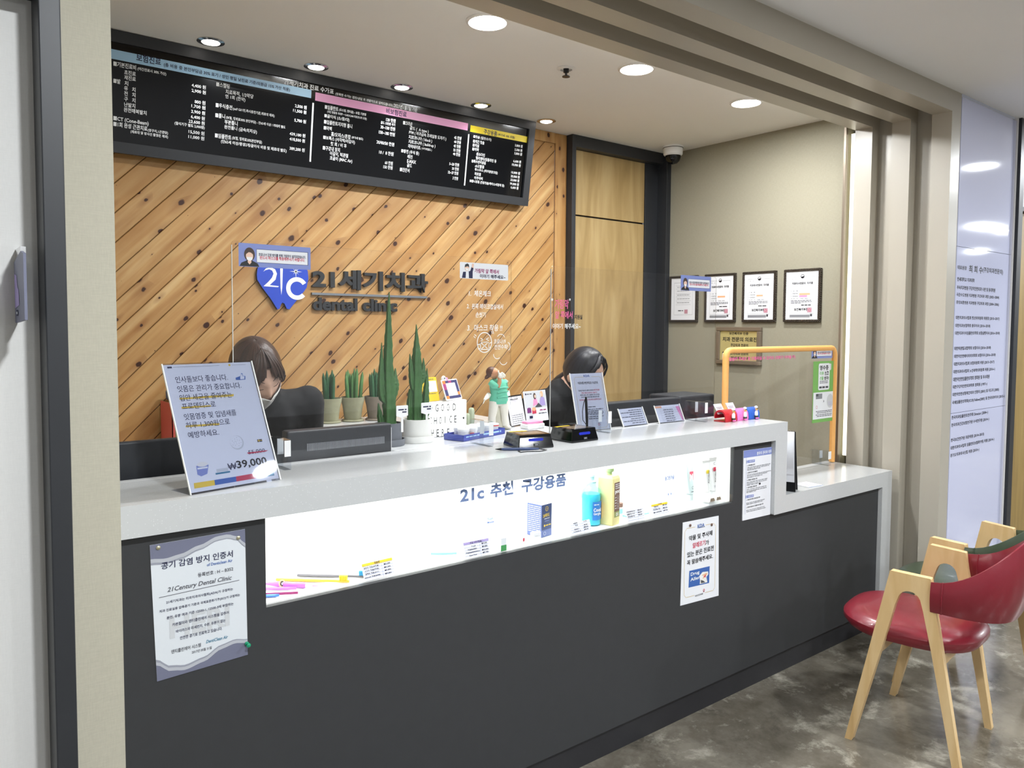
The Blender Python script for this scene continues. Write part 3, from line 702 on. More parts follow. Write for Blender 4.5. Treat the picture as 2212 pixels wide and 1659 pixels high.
mat('chrome', '#d8d8d8', .15, metal=1, noise=(20, .04)); mat('black_plastic', '#15161a', .3, noise=(40, .1)); mat('dark_plastic', '#2a2d33', .45, noise=(40, .08)); mat('black_screen', '#040508', .12, noise=(10, .1)); mat('grey_plastic', '#8d9096', .5, noise=(30, .05))
mat('lamp_glow', '#ffffff', .5, emit='#fff8ee', estr=9, noise=(10, .01)); mat('lobby_glow', '#ffffff', .5, emit='#fafcff', estr=9, noise=(10, .01)); mat('strip_glow', '#ffffff', .5, emit='#fff9e0', estr=1.6, noise=(10, .01)); mat('case_glow', '#ffffff', .5, emit='#fdfffb', estr=2.5, noise=(10, .01)); mat('case_white', '#f8f9f6', .5, noise=(10, .01)); mat('sign_glow', '#ffffff', .4, emit='#fbfff8', estr=.75, noise=(10, .01))
clear('acrylic'); clear('acrylic_edge', '#f4f8f8', .95, .8, 2.2); clear('block_clear', '#f6f8fa', .9, .985); clear('holder_clear', '#eef0f6', .9, .95); clear('aqua_plastic', '#c9f4fa', .8, .98); mat('aqua', '#62d4e8', .3, noise=(20, .03)); mat('cap_aqua', '#b4e4ee', .35)
mat('edge_white', '#e9e9e4', .3, spec=.6); mat('film_white', '#ececec', .3, noise=(40, .05)); mat('foam_orange', '#f2b366', .6, noise=(60, .05), bump=(120, .2))
mat('gold_plate', '#cbbf85', .3, metal=.35, noise=(6, .05)); mat('bronze_frame', '#85796a', .35, metal=.4, noise=(20, .06)); mat('seal_red', '#c09aa8', .6); mat('hl_orange', '#f6b489', .6); mat('hl_pink', '#f49ac4', .6); mat('hl_yellow', '#f4cf4a', .6); mat('grey_bar', '#8a8c92', .6); mat('dark_bar', '#4a4c52', .6)
def rope():
    m, b, N, L, M_, mixc, ramp = nodes('rope_frame')
    tc = N('TexCoord'); s = N('SeparateXYZ'); L(tc.outputs['Object'], s.inputs[0])
    w = M_('SINE', M_('MULTIPLY', M_('ADD', s.outputs[1], s.outputs[2]), 640))
    L(ramp(w, (.0, '#2a211d'), (.8, '#3c312b'), (1, '#a09484')), b.inputs['Base Color']); b.inputs['Roughness'].default_value = .3; b.inputs['Metallic'].default_value = .2  # palest ramp stop paints the rope's highlights into its colour
    bp = N('Bump'); bp.inputs['Distance'].default_value = .003; L(w, bp.inputs['Height']); L(bp.outputs['Normal'], b.inputs['Normal'])
rope()
mat('sticker_blue', '#8290cc', .4, noise=(40, .05)); mat('skin', '#dcb29a', .5, noise=(40, .04)); mat('skin_flat', '#eec9b4', .6); mat('hair_flat', '#4a3a33', .6); mat('cloth_black', '#0b0c10', .85, noise=(40, .1)); mat('cloth_navy', '#222530', .85, noise=(90, .12)); mat('cloth_trouser', '#1c1d22', .9, noise=(60, .1)); mat('mask_white', '#eeeeea', .7, bump=(90, .25)); mat('shoe', '#202022', .5)
def hair(name, a, c):
    m, b, N, L, M_, mixc, ramp = nodes(name)
    tc = N('TexCoord'); s = N('SeparateXYZ'); L(tc.outputs['UV'], s.inputs[0])
    n = N('TexNoise'); n.inputs['Scale'].default_value = 1; n.inputs['Detail'].default_value = 3
    L(comb(N, L, M_('MULTIPLY', s.outputs[0], 30), M_('MULTIPLY', s.outputs[1], .9)), n.inputs['Vector'])
    L(ramp(n.outputs['Fac'], (.3, a), (.7, c)), b.inputs['Base Color']); b.inputs['Roughness'].default_value = .38; b.inputs['Specular IOR Level'].default_value = .45
    bp = N('Bump'); bp.inputs['Strength'].default_value = .5; bp.inputs['Distance'].default_value = .003; L(n.outputs['Fac'], bp.inputs['Height']); L(bp.outputs['Normal'], b.inputs['Normal'])
hair('hair_brown', '#1c130f', '#503426'); hair('hair_black', '#0b0b0d', '#22222a')
mat('cactus_green', '#3c6a35', .5, noise=(28, .35), bump=(60, .4)); mat('leaf_dark', '#2d5a38', .45, noise=(35, .3)); mat('leaf_mid', '#4e7a44', .45, noise=(35, .3)); mat('clay_moss', '#97967a', .8, noise=(26, .25), bump=(40, .5)); mat('clay_brown', '#7d7264', .8, noise=(26, .25), bump=(40, .5)); mat('soil', '#4a4238', .95, noise=(60, .3)); mat('pebble', '#807d74', .8, noise=(50, .2))
mat('pot_white', '#e6e6e2', .55, noise=(30, .02)); mat('pot_grey', '#62666e', .6, noise=(30, .04)); mat('mint', '#63bfa0', .6, noise=(25, .1)); mat('resin_white', '#e6e2d6', .6, noise=(25, .06)); mat('resin_skin', '#c88e68', .6, noise=(25, .08)); mat('resin_hair', '#54301f', .5, noise=(25, .1)); mat('stone_base', '#c4c0ae', .8, noise=(30, .1)); mat('cactus_pale', '#b9c4a8', .6, noise=(40, .08))
mat('tray_blue', '#4250a8', .45, noise=(30, .06)); mat('tub_white', '#eff0f0', .35); mat('red_plastic', '#c8202c', .35, noise=(40, .05)); mat('pink_plastic', '#f47ec4', .35, noise=(40, .05)); mat('blue_plastic', '#2a62c4', .35, noise=(40, .05)); mat('card_yellow', '#f2cc22', .5); mat('card_navy', '#2c2c62', .5); mat('card_orange', '#f08030', .5); mat('card_plum', '#a03070', .5)
mat('reader_blue', '#1e2a9c', .2, emit='#1e2ac0', estr=.25); mat('reader_pad', '#8a7a68', .12, spec=.6); mat('binder_red', '#cf5f56', .5); mat('binder_blue', '#3e5f8c', .5); mat('binder_green', '#6f8a5c', .5)
mat('leather_red', '#7a1a28', .32, coat=.25, noise=(14, .1), bump=(160, .08)); mat('leather_green', '#33402e', .35, coat=.2, noise=(14, .1), bump=(160, .08)); mat('rubber', '#6c6c68', .8)
mat('box_navy', '#34456f', .35, noise=(30, .06)); mat('box_navy2', '#5a6a9c', .45, noise=(30, .06)); mat('label_blue', '#2f7fd0', .4); mat('bottle_cream', '#e6dc9a', .35, noise=(20, .03)); mat('label_brown', '#6f5145', .5); mat('label_olive', '#8f9a5c', .5); mat('cap_green', '#b9d9a0', .4); mat('tube_silver', '#b3c2c4', .3, metal=.3, noise=(20, .04)); mat('tube_white', '#eef1f0', .3); mat('brush_purple', '#c878d8', .35); mat('brush_yellow', '#f6b83a', .35); mat('brush_grey', '#66666c', .4); mat('bristle_yellow', '#ffe43c', .7); mat('bristle_blue', '#3aa8e0', .7); mat('brush_blue', '#3f7fd8', .35); mat('teal', '#7ae0d0', .4); mat('gold', '#e0c04a', .35, metal=.3); mat('green_box', '#3f9c56', .5); mat('sticker_green', '#78b35c', .5, noise=(20, .05)); mat('grey_swirl', '#73768c', .5); mat('grey_swirl_mid', '#9a9daa', .5); mat('grey_swirl_light', '#b9bcc4', .5); mat('cert_paper', '#dfe4ea', .4); mat('pin_metal', '#b9b49a', .3, metal=.6); mat('pin_green', '#1e9b72', .25); mat('olive', '#8f8a58', .5); mat('tan', '#e8b48a', .5); mat('purple', '#7c3a7c', .5); mat('lilac', '#a99ad0', .5); mat('sky_blue', '#5f9fe0', .4)
TC = dict(k='ink', w='vinyl_white', n='ink_navy', b='ink_blue', g='ink_grey', r='ink_red', t='ink_teal', p='ink_pink', m='ink_magenta', G='ink_green', l='ink_light', s='letter_blue')
# ---------------------------------------------------------------- the room
YB = 3.39
m = MB().box(-3, 16, -8, 6, -.1, 0, 'polished_concrete'); struct(m.build('floor'))
m = MB().box(.224, 3.99, 2.08, 3.5, CEIL, CEIL+.1, 'ceiling_paint'); struct(m.build('ceiling'))
m = MB().box(-3, 16, -8, 1.61, LCEIL, LCEIL+.1, 'lobby_paint'); struct(m.build('ceiling_lobby'))
m = MB().box(.318, 2.981, YB, YB+.1, 0, CEIL, 'pine_boards'); struct(m.build('wall_back'))
m = MB().box(2.981, 3.9, YB, YB+.1, 2.545, CEIL, 'pine_trim').box(2.981, 3.067, YB-.012, YB, 0, CEIL, 'pine_trim'); m.box(2.5, 2.981, YB-.012, YB, 2.55, CEIL, 'pine_trim'); struct(m.build('trim_1', bevel=.004))
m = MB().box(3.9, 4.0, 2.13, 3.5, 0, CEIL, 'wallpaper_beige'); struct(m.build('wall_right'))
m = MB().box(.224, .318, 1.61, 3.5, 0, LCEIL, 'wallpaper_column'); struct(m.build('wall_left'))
# stepped opening: three portal frames with shadow gaps between
m = MB()
for y0, y1 in ((1.61, 1.70), (1.80, 1.89), (1.99, 2.08)):
    x1 = 3.998 if y0 < 1.7 else 3.99
    z1 = LCEIL+.05
    m.prism([(.318, z1), (.318, 2.522), (3.9, 2.522), (3.9, 0), (x1, 0), (x1, z1)], (0, y1, 0), XA, ZA, (0, y0-y1, 0), 'trim_cream')
m.box(.318, 3.98, 1.70, 2.0, 2.60, 2.67, 'trim_cream').box(3.972, 3.998, 1.70, 2.12, 0, 2.65, 'trim_cream')
struct(m.build('trim_2', bevel=.002))
m = MB().box(3.88, 3.9, 2.118, 2.13, .0, 2.605, 'bronze_frame'); struct(m.build('trim_3'))
t = MB().box(3.93, 3.945, 2.085, 2.117, .82, 2.515, 'strip_glow').build('light_strip', origin=(3.93, 2.1, .82)); tag(t, 'tall glowing light strip in the gap beside the right wall', 'light strip')
# lobby walls, out of view behind the photographer
m = MB().box(-3, 16, -8.1, -8, 0, LCEIL, 'lobby_wall'); struct(m.build('wall_lobby_back'))
m = MB().box(-3.1, -3, -8, 1.61, 0, LCEIL, 'lobby_wall'); struct(m.build('wall_lobby_left'))
m = MB().box(16, 16.1, -8, 1.7, 0, LCEIL, 'lobby_wall'); struct(m.build('wall_lobby_right'))
m = MB().box(5.75, 16, 1.61, 1.7, 0, LCEIL, 'lobby_wall').box(4.0, 4.76, 1.628, 1.7, 0, LCEIL, 'lobby_wall'); struct(m.build('wall_lobby_front'))
# white clinic door wall at the far left
m = MB().box(-3, .191, 1.6, 1.7, 0, 2.06, 'white_cloth_panel').box(-3, .191, 1.6, 1.7, 2.10, LCEIL, 'lobby_wall'); struct(m.build('wall_front_left'))
m = MB().box(.191, .224, 1.52, 1.66, 0, LCEIL, 'black_frame').box(-1.2, .191, 1.53, 1.66, 2.06, 2.10, 'black_frame'); struct(m.build('trim_4', bevel=.002))
# doctor's career panel: three sheets of pale blue back-painted glass
root = thing('glass_wall_panel', 'tall pale blue glossy panel listing the career in black lettering', 'wall panel', (4.34, 1.61, 0))
for i, (z0, z1) in enumerate(((.02, 1.085), (1.087, 1.896), (1.898, 2.605))):
    p = MB().box(4.0, 4.682, 1.608, 1.627, z0, z1, 'blue_glass')
    for q in TXT['blue']:
        if z0 <= q[2] < z1: p.text(*q[:5], (0, 1.608, 0), XA, ZA, 'ink', .0005, .022)
    p.build('glass_sheet', root)
m = MB().box(4.684, 4.692, 1.6, 1.628, 0, LCEIL, 'trim_white').box(4.692, 4.752, 1.585, 1.68, 0, LCEIL, 'black_frame').box(4.752, 5.7, 1.6, 1.68, 2.53, LCEIL, 'black_frame').box(5.69, 5.75, 1.585, 1.68, 0, LCEIL, 'black_frame').box(4.752, 5.7, 1.6, 1.68, 2.14, 2.165, 'black_frame'); struct(m.build('trim_5', bevel=.002))
m = MB().box(4.756, 5.68, 1.625, 1.66, .01, 2.138, 'door_wood'); d2 = struct(m.build('door_2'))
h = MB().tube([(5.6, 1.62, 1.0), (5.6, 1.57, 1.0), (5.5, 1.57, 1.0)], .009, 'chrome'); struct(h.build('door_handle', d2))
m = MB().box(4.756, 5.68, 1.63, 1.65, 2.167, 2.528, 'lobby_wall'); struct(m.build('window_1'))
# black framed plywood door in the back wall
m = MB().box(3.067, 3.097, YB-.06, YB, 0, CEIL, 'black_frame').box(3.745, 3.9, YB-.012, YB, 0, CEIL, 'black_frame').box(3.86, 3.9, YB-.09, YB, 0, CEIL, 'black_frame').box(3.097, 3.86, YB-.06, YB, 2.542, CEIL, 'black_frame'); struct(m.build('trim_6', bevel=.002))
d = struct(MB().box(3.1, 3.743, YB-.004, YB+.04, .01, 2.153, 'birch_ply').build('door_1'))
t = MB().sheet('doorw', (0, YB-.004, 0), XA, ZA, TC, .0006, .03); struct(t.build('door_lettering', d))
struct(MB().tube([(3.68, YB-.004, 1.0), (3.68, YB-.05, 1.0), (3.58, YB-.05, 1.0)], .009, 'chrome').build('door_handle', d))
struct(MB().box(3.1, 3.743, YB-.004, YB+.04, 2.163, 2.54, 'birch_ply').box(3.1, 3.745, YB+.01, YB+.04, 0, 2.6, 'black_gap').build('wall_over_door'))

# ---------------------------------------------------------------- ceiling fittings
DL = ['large round downlight nearest the camera, at the top of the photo', 'middle one of the three large round ceiling downlights', 'large round downlight nearest the wall of framed certificates']
def downlight(x, y, z, r, label, group, glow='lamp_glow'):
    t = thing('downlight', label, 'ceiling light', (x, y, z), 0, group)
    MB().lathe([(r+.012, 0), (r+.012, -.004), (r+.002, -.008), (r, -.004)], (x, y, z), 'trim_white', cap=False).build('trim_ring', t)
    MB().lathe([(r, -.003), (0.0001, -.003)], (x, y, z), glow).build('diffuser', t)
for (x, y), l in zip(DOWN, DL): downlight(x, y, CEIL, .068, l, 'large downlights in the reception ceiling')
for i, (x, y) in enumerate(LOBBY): downlight(x, y, LCEIL, .085, 'round downlight in the lobby ceiling behind the camera', 'lobby downlights', 'lobby_glow')  # also gives fittings to the added pair near the camera
SL = ['small spotlight farthest left above the price board', 'small spotlight above the blue heading of the price board', 'small spotlight above the middle of the price board', 'small spotlight above the right end of the price board', 'small spotlight beside the price board, above the pine wall']
for (x, y), l in zip(SPOTS, SL):
    t = thing('spotlight', l, 'ceiling light', (x, y, CEIL), 0, 'small spotlights along the price board')
    MB().lathe([(.052, 0), (.052, -.003), (.036, -.006), (.034, .0)], (x, y, CEIL), 'chrome', cap=False).build('trim_ring', t)
    MB().ball((x, y, CEIL-.001), (.032, .032, .012), 'lamp_glow').build('bulb', t)
t = thing('sprinkler', 'small metal fire sprinkler head in the reception ceiling', 'sprinkler', (2.274, 2.515, CEIL))
MB().lathe([(.04, 0), (.04, -.003), (.026, -.008), (.024, 0)], (2.274, 2.515, CEIL), 'trim_white', cap=False).build('escutcheon', t)
MB().lathe([(.012, 0), (.012, -.018), (.005, -.02), (.005, -.032), (.017, -.034), (.017, -.037), (.0001, -.037)], (2.274, 2.515, CEIL), 'black_plastic').build('nozzle', t)
t = thing('dome_camera', 'white dome security camera in the ceiling corner', 'camera', (3.754, 3.165, CEIL))
MB().lathe([(.062, 0), (.062, -.012), (.06, -.015), (.058, -.05), (.05, -.058)], (3.754, 3.165, CEIL), 'white').build('housing', t)
MB().lathe([(.048, -.055), (.047, -.07), (.04, -.09), (.025, -.104), (.0001, -.11)], (3.754, 3.165, CEIL), 'gloss_black').lathe([(.0625, -.011), (.0625, -.014)], (3.754, 3.165, CEIL), 'black_plastic').build('dome', t)

# ---------------------------------------------------------------- price board
O = Vector((0, 3.33, 2.15)); V = Vector((0, -.068, .465)).normalized(); N = XA.cross(V)
t = thing('price_board', 'long black wall board of treatment prices in white lettering', 'sign', (1.55, 3.33, 2.15))
m = MB(); x0, x1, y0, y1, fwid = .36, 2.735, .012, .462, .042
for a in ((x0, y0, x1, y0+fwid), (x0, y1-fwid, x1, y1), (x0, y0+fwid, x0+fwid, y1-fwid), (x1-fwid, y0+fwid, x1, y1-fwid)):
    m.prism([(a[0], a[1]), (a[2], a[1]), (a[2], a[3]), (a[0], a[3])], O, XA, V, -N*.045, 'black_frame')
m.build('frame', t, bevel=.0015)
O2 = O-N*.012
m = MB().prism([(x0+fwid, y0+fwid), (x1-fwid, y0+fwid), (x1-fwid, y1-fwid), (x0+fwid, y1-fwid)], O2, XA, V, -N*.02, 'gloss_black')
m.rect(x0+fwid, .357, 1.452, .392, O2, XA, V, 'band_blue', .0005).rect(1.471, .3505, 2.2995, .386, O2, XA, V, 'band_pink', .0005).rect(2.316, .3475, 2.692, .380, O2, XA, V, 'band_yellow', .0005)
m.rect(1.459, .083, 1.4665, .339, O2, XA, V, 'vinyl_white', .0006).rect(2.3055, .0755, 2.313, .334, O2, XA, V, 'vinyl_white', .0006)
m.sheet('board', O2, XA, V, TC, .001, .02); m.build('panel', t)

# ---------------------------------------------------------------- tooth emblem and raised lettering on the pine wall
YW = 3.372
t = thing('tooth_emblem', 'blue tooth-shaped emblem with white 21C on the pine wall', 'sign', (1.35, YB, 1.57))
K = [(1.2296, 1.7184), (1.2315, 1.6964), (1.2536, 1.662), (1.2895, 1.6164), (1.3212, 1.5679), (1.3314, 1.5703), (1.3377, 1.5907), (1.3447, 1.5985), (1.354, 1.5942), (1.3641, 1.5718), (1.3773, 1.5689), (1.4061, 1.6036), (1.4351, 1.6364), (1.4596, 1.6692), (1.4687, 1.7109), (1.466, 1.745), (1.452, 1.772), (1.425, 1.788), (1.395, 1.789), (1.368, 1.78), (1.349, 1.771), (1.33, 1.78), (1.303, 1.789), (1.272, 1.786), (1.246, 1.768), (1.233, 1.745)]
MB().prism(K, (0, YB, 0), XA, ZA, (0, YW-YB, 0), 'emblem_blue', 'letter_black').build('emblem_plate', t)
m = MB(); OW = (0, YW, 0)
m.poly([(1.2582, 1.6688), (1.3245, 1.6667), (1.3292, 1.6714), (1.2862, 1.6748), (1.3133, 1.6999), (1.3205, 1.727), (1.312, 1.746), (1.292, 1.754), (1.27, 1.748), (1.258, 1.733), (1.268, 1.74), (1.285, 1.745), (1.2985, 1.7395), (1.3045, 1.726), (1.297, 1.708), (1.2795, 1.688)], OW, XA, ZA, 'vinyl_white', .0008)
m.poly([(1.3361, 1.6649), (1.3395, 1.6326), (1.344, 1.6652), (1.348, 1.755), (1.335, 1.755)], OW, XA, ZA, 'vinyl_white', .0008)
m.ring(1.4134, 1.664, .0515, .0315, OW, XA, ZA, 'vinyl_white', .0008, 30, R(32), R(318))
for a in range(8):
    L_ = .03 if a % 2 == 0 else .018; c = (1.4083, 1.7402); q = R(a*45)
    m.poly([(c[0]+.0025*math.cos(q+PI/2), c[1]+.0025*math.sin(q+PI/2)), (c[0]-.0025*math.cos(q+PI/2), c[1]-.0025*math.sin(q+PI/2)), (c[0]+L_*math.cos(q), c[1]+L_*math.sin(q))], OW, XA, ZA, 'vinyl_white', .0012)
m.build('emblem_mark', t)
t = thing('clinic_lettering', 'raised dark clinic name lettering on the diagonal pine wall', 'sign', (1.8, YB, 1.57))
a, b = TXT['wall']
MB().text(*a[:5], (0, YW, 0), XA, ZA, 'letter_black', .0, .035, .02, res=4).build('name_lettering', t)
MB().text(*b[:5], (0, YW, 0), XA, ZA, 'letter_black', .0, .035, .02, res=4).build('caption_lettering', t)
MB().box(1.4877, 2.1111, YB-.014, YB, 1.638, 1.6485, 'steel_rule').build('rule_bar', t)
# the extruded letters run from the wall forwards
for o in t.children:
    if 'lettering' in o.name:
        if not o.data.vertices: continue
        lo = min(v.co.y for v in o.data.vertices); hi = max(v.co.y for v in o.data.vertices)
        for v in o.data.vertices: v.co.y = -.018*(hi-v.co.y)/max(hi-lo, 1e-6)
# ---------------------------------------------------------------- reception counter
ZT = 1.103
cnt = thing('reception_counter', 'white and charcoal reception counter with a lit display window', 'counter', (2.1, 1.98, 0))
# one ribbon of solid surface: top, step down, ledge, end leg
rib = [(.322, 1.03), (2.839, 1.03), (2.839, .716), (3.77, .716), (3.77, .0), (3.866, .0), (3.866, .79), (2.925, .79), (2.925, ZT), (.322, ZT)]
m = MB(); m.prism(rib, (0, 2.10, 0), XA, ZA, (0, -.28, 0), 'solid_surface'); m.box(2.925, 3.866, 2.10, 2.17, .74, .79, 'solid_surface').box(.322, 2.85, 2.10, 2.132, 1.06, ZT, 'solid_surface')
m.build('counter_top', cnt, bevel=.004)
MB().box(1.215, 2.0, 2.1325, 3.0, 1.06, ZT, 'solid_surface').build('divider_top', cnt, bevel=.003)
MB().box(1.225, 1.99, 2.14, 2.99, 0, 1.059, 'charcoal').build('divider_cabinet', cnt)
wx0, wx1, wz0, wz1 = .685, 2.583, .802, 1.029; YP = 1.84
m = MB().box(.322, wx0, YP, YP+.018, .095, 1.03, 'charcoal').box(wx0, wx1, YP, YP+.018, .095, wz0, 'charcoal').box(wx1, 2.839, YP, YP+.018, .095, 1.03, 'charcoal').box(2.839, 3.77, YP, YP+.018, .095, .716, 'charcoal')
m.build('front_panel', cnt)
MB().box(.322, 3.77, YP+.012, YP+.05, 0, .0945, 'kick_black').build('kick_plate', cnt)
MB().box(.322, 3.77, 2.07, 2.09, 0, .714, 'charcoal').box(.322, 2.84, 2.075, 2.095, .714, 1.029, 'charcoal').build('back_panel', cnt)
m = MB().box(wx0, wx1, YP+.018, 2.073, .78, .806, 'case_white').box(wx0-.015, wx0, YP+.018, 2.073, .78, 1.029, 'case_white').box(wx1, wx1+.015, YP+.018, 2.073, .78, 1.029, 'case_white').box(wx0, wx1, 2.06, 2.073, .806, 1.029, 'case_white')
case = m.build('display_case', cnt)
MB().box(wx0+.01, wx1-.01, 1.875, 2.05, 1.02, 1.0285, 'case_glow').build('light_panel', case)
gl = MB().box(wx0, wx1, YP+.002, YP+.006, .8065, wz1, 'acrylic').build('glass_pane', cnt)
MB().sheet('disp', (0, YP+.002, 0), XA, ZA, TC, .0012, .04).build('glass_lettering', gl)
lamp('case_lamp', 'AREA', (1.63, 1.96, 1.018), 2.0, (1, 1, .985), 1, size_y=.15).data.shape = 'RECTANGLE'
bpy.data.lights['case_lamp'].size = 1.86
# work desk behind, hidden below the counter
def desk(x0, x1, label):
    t = thing('work_desk', label, 'desk', ((x0+x1)/2, 2.25, 0), 0, 'desks behind the counter')
    MB().box(x0, x1, 2.14, 2.35, .71, .74, 'white').build('desk_top', t)
    for x in (x0+.03, x1-.05):
        MB().box(x, x+.02, 2.15, 2.33, 0, .709, 'grey_plastic').build('leg', t)
desk(.33, 1.2, 'white work desk behind the left end of the counter'); desk(2.02, 2.88, 'white work desk behind the right end of the counter')

# ---------------------------------------------------------------- papers on the counter front
def pinned(name, label, cat, pts, m, parts):
    c = Vector((sum(p[0] for p in pts)/4, YP, min(p[1] for p in pts)))
    t = thing(name, label, cat, c); m.build('sheet', t)
    for nm, b in parts: b.build(nm, t)
    return t
OP = Vector((0, YP-.0016, 0))
pc = [(.4309, .6889), (.6377, .6965), (.6345, 1.0066), (.4208, 1.0038)]
m = MB().prism(pc, OP, XA, ZA, (0, .0012, 0), 'cert_paper')
def inmap(p):  # unit square to sheet
    u, v = p; b = Vector(pc[0]).lerp(Vector(pc[1]), u); tt = Vector(pc[3]).lerp(Vector(pc[2]), u); q = b.lerp(tt, v); return (q.x, q.y)
def interp(K):
    def f(u):
        for (a, p), (b, q) in zip(K, K[1:]):
            if u <= b: k = (u-a)/(b-a); return p+(q-p)*k*k*(3-2*k)
        return K[-1][1]
    return f
top = interp([(0, .885), (.15, .872), (.3, .885), (.5, .925), (.7, .968), (.8, .970), (.9, .945), (1, .875)])
bot = interp([(0, .13), (.15, .058), (.3, .036), (.5, .058), (.7, .115), (.85, .13), (1, .108)])
def band(f0, f1, mm, lf, n=24):
    for i in range(n):
        u0, u1 = i/n, (i+1)/n
        q = [inmap((u0, min(1, max(0, f0(u0))))), inmap((u1, min(1, max(0, f0(u1))))), inmap((u1, min(1, max(0, f1(u1))))), inmap((u0, min(1, max(0, f1(u0)))))]
        m.poly(q, OP, XA, ZA, mm, lf)
band(lambda u: top(u)+.012, lambda u: 1.0, 'grey_swirl', .0004)
band(lambda u: top(u)-.012, lambda u: top(u)+.014, 'grey_swirl_light', .0006); band(lambda u: top(u)-.03+.012*u, lambda u: top(u)-.014, 'grey_swirl_mid', .0005)
band(lambda u: 0, lambda u: bot(u)-.008, 'grey_swirl', .0004); band(lambda u: bot(u)-.01, lambda u: bot(u)+.014, 'grey_swirl_light', .0006); band(lambda u: bot(u)+.012, lambda u: bot(u)+.032-.012*u, 'grey_swirl_mid', .0005)
m.line([(.4387, .881), (.6186, .8849)], .0012, OP, XA, ZA, 'ink_grey', .0008)
for q in TXT['panel'][:14]:
    kw = dict(slant=.25) if q[0].startswith(('21C', 'Denti')) else {}
    if q[0] == 'HERI': m.text('HERI', .46, .78, .135, .052, OP, XA, ZA, 'ink_light', .0005, .03)
    else: m.text(*q[:5], OP, XA, ZA, TC[q[5]], .0009, .012, **kw)
parts = []
for x, z, mm in ((.4385, .9957, 'pin_metal'), (.6179, .9885, 'pin_metal'), (.6348, .7255, 'pin_green')):
    b = MB(); ax = Matrix.Rotation(PI/2, 3, 'X')
    b.lathe([(.0045, 0), (.005, .004), (.003, .006), (.0028, .012), (.0052, .016), (.0001, .018)] if mm == 'pin_green' else [(.0048, 0), (.0048, .002), (.003, .0035), (.0001, .004)], (x, YP-.0016, z), mm, 16, ax=ax); parts.append(('push_pin', b))
pinned('certificate_sheet', 'air-safety certificate sheet with grey swirls on the left of the counter front', 'certificate', pc, m, parts)
pa = [(2.2655, .4531), (2.4985, .4419), (2.4885, .7624), (2.2715, .7686)]
m = MB().prism(pa, OP, XA, ZA, (0, .0012, 0), 'paper')
bo = [(2.285, .478), (2.473, .470), (2.4705, .736), (2.284, .743)]
for i in range(4):
    a, b = Vector(bo[i]), Vector(bo[(i+1) % 4]); d = (b-a).normalized()*.012
    segs = [(a+d, b-d)] if i in (1, 3) else [(a+d, a.lerp(b, .33)), (a.lerp(b, .68), b-d)]
    for p, q in segs: m.line([tuple(p), tuple(q)], .0014, OP, XA, ZA, 'gold', .0004)
    m.ring(bo[i][0], bo[i][1], .0095, .0083, OP, XA, ZA, 'gold', .0004, 10, i*PI/2, i*PI/2+PI/2)
m.poly([(2.3112, .5129), (2.436, .5055), (2.4378, .5718), (2.3144, .5767)], OP, XA, ZA, 'ink_blue', .0004)
m.poly([(2.3749, .5458), (2.3936, .5571), (2.428, .5531), (2.4305, .5416), (2.418, .5331), (2.4251, .511), (2.378, .513), (2.3797, .5258)], OP, XA, ZA, 'paper_warm', .0006).poly([(2.392, .546), (2.415, .549), (2.425, .546), (2.41, .535), (2.396, .53)], OP, XA, ZA, 'tan', .0007).poly([(2.402, .539), (2.416, .543), (2.412, .531)], OP, XA, ZA, 'ink_red', .0008).poly([(2.384, .528), (2.40, .522), (2.412, .513), (2.385, .515)], OP, XA, ZA, 'dark_bar', .0007)
m.ring(2.4044, .4835, .0055, .003, OP, XA, ZA, 'ink_red', .0006, 16); m.poly([(2.4, .4805), (2.4088, .4805), (2.4044, .475)], OP, XA, ZA, 'ink_red', .0006)
for q in TXT['panel'][14:23]: m.text(*q[:5], OP, XA, ZA, TC[q[5]], .0009, .02)
m.line([(2.364, .734), (2.403, .733)], .002, OP, XA, ZA, 'ink_grey', .0005)
parts = []
for x, z in ((2.3135, .7519), (2.444, .7342)): parts.append(('push_pin', MB().lathe([(.0048, 0), (.0055, .003), (.0001, .006)], (x, YP-.0016, z), 'label_brown', 14, ax=Matrix.Rotation(PI/2, 3, 'X'))))
pinned('allergy_notice', 'white drug allergy notice with blue picture pinned under the display window', 'notice', pa, m, parts)
pr = [(2.6434, .7187), (2.8375, .7158), (2.8375, 1.0012), (2.6417, 1.004)]
m = MB().prism(pr, (0, YP-.003, 0), XA, ZA, (0, .003, 0), 'paper'); OR = Vector((0, YP-.003, 0))
m.poly([(2.6418, .9742), (2.8375, .9721), (2.8375, 1.0012), (2.6417, 1.004)], OR, XA, ZA, 'sticker_blue', .0004)
for a in ([(2.6599, .9515), (2.7191, .9507), (2.7187, .9615), (2.6602, .9627)], [(2.6588, .808), (2.7167, .8071), (2.7169, .8174), (2.659, .8196)]): m.poly(a, OR, XA, ZA, 'sticker_blue', .0004); m.ring(a[0][0]+.007, a[0][1]+.006, .005, .0038, OR, XA, ZA, 'vinyl_white', .0006, 12)
m.line([(2.6604, .9733), (2.6592, .7429)], .001, OR, XA, ZA, 'sticker_blue', .0004)
for q in TXT['panel'][23:]:
    w = min(q[3], 2.835-q[1]); m.text(q[0], q[1], q[2], w, q[4], OR, XA, ZA, TC[q[5]], .0007, .02)
pinned('rights_notice', 'blue-headed patient rights notice beside the white counter step', 'notice', pr, m, [('push_pin', MB().lathe([(.0042, 0), (.0042, .003), (.0001, .005)], (2.7558, YP-.003, .8571), 'black_plastic', 14, ax=Matrix.Rotation(PI/2, 3, 'X')))])

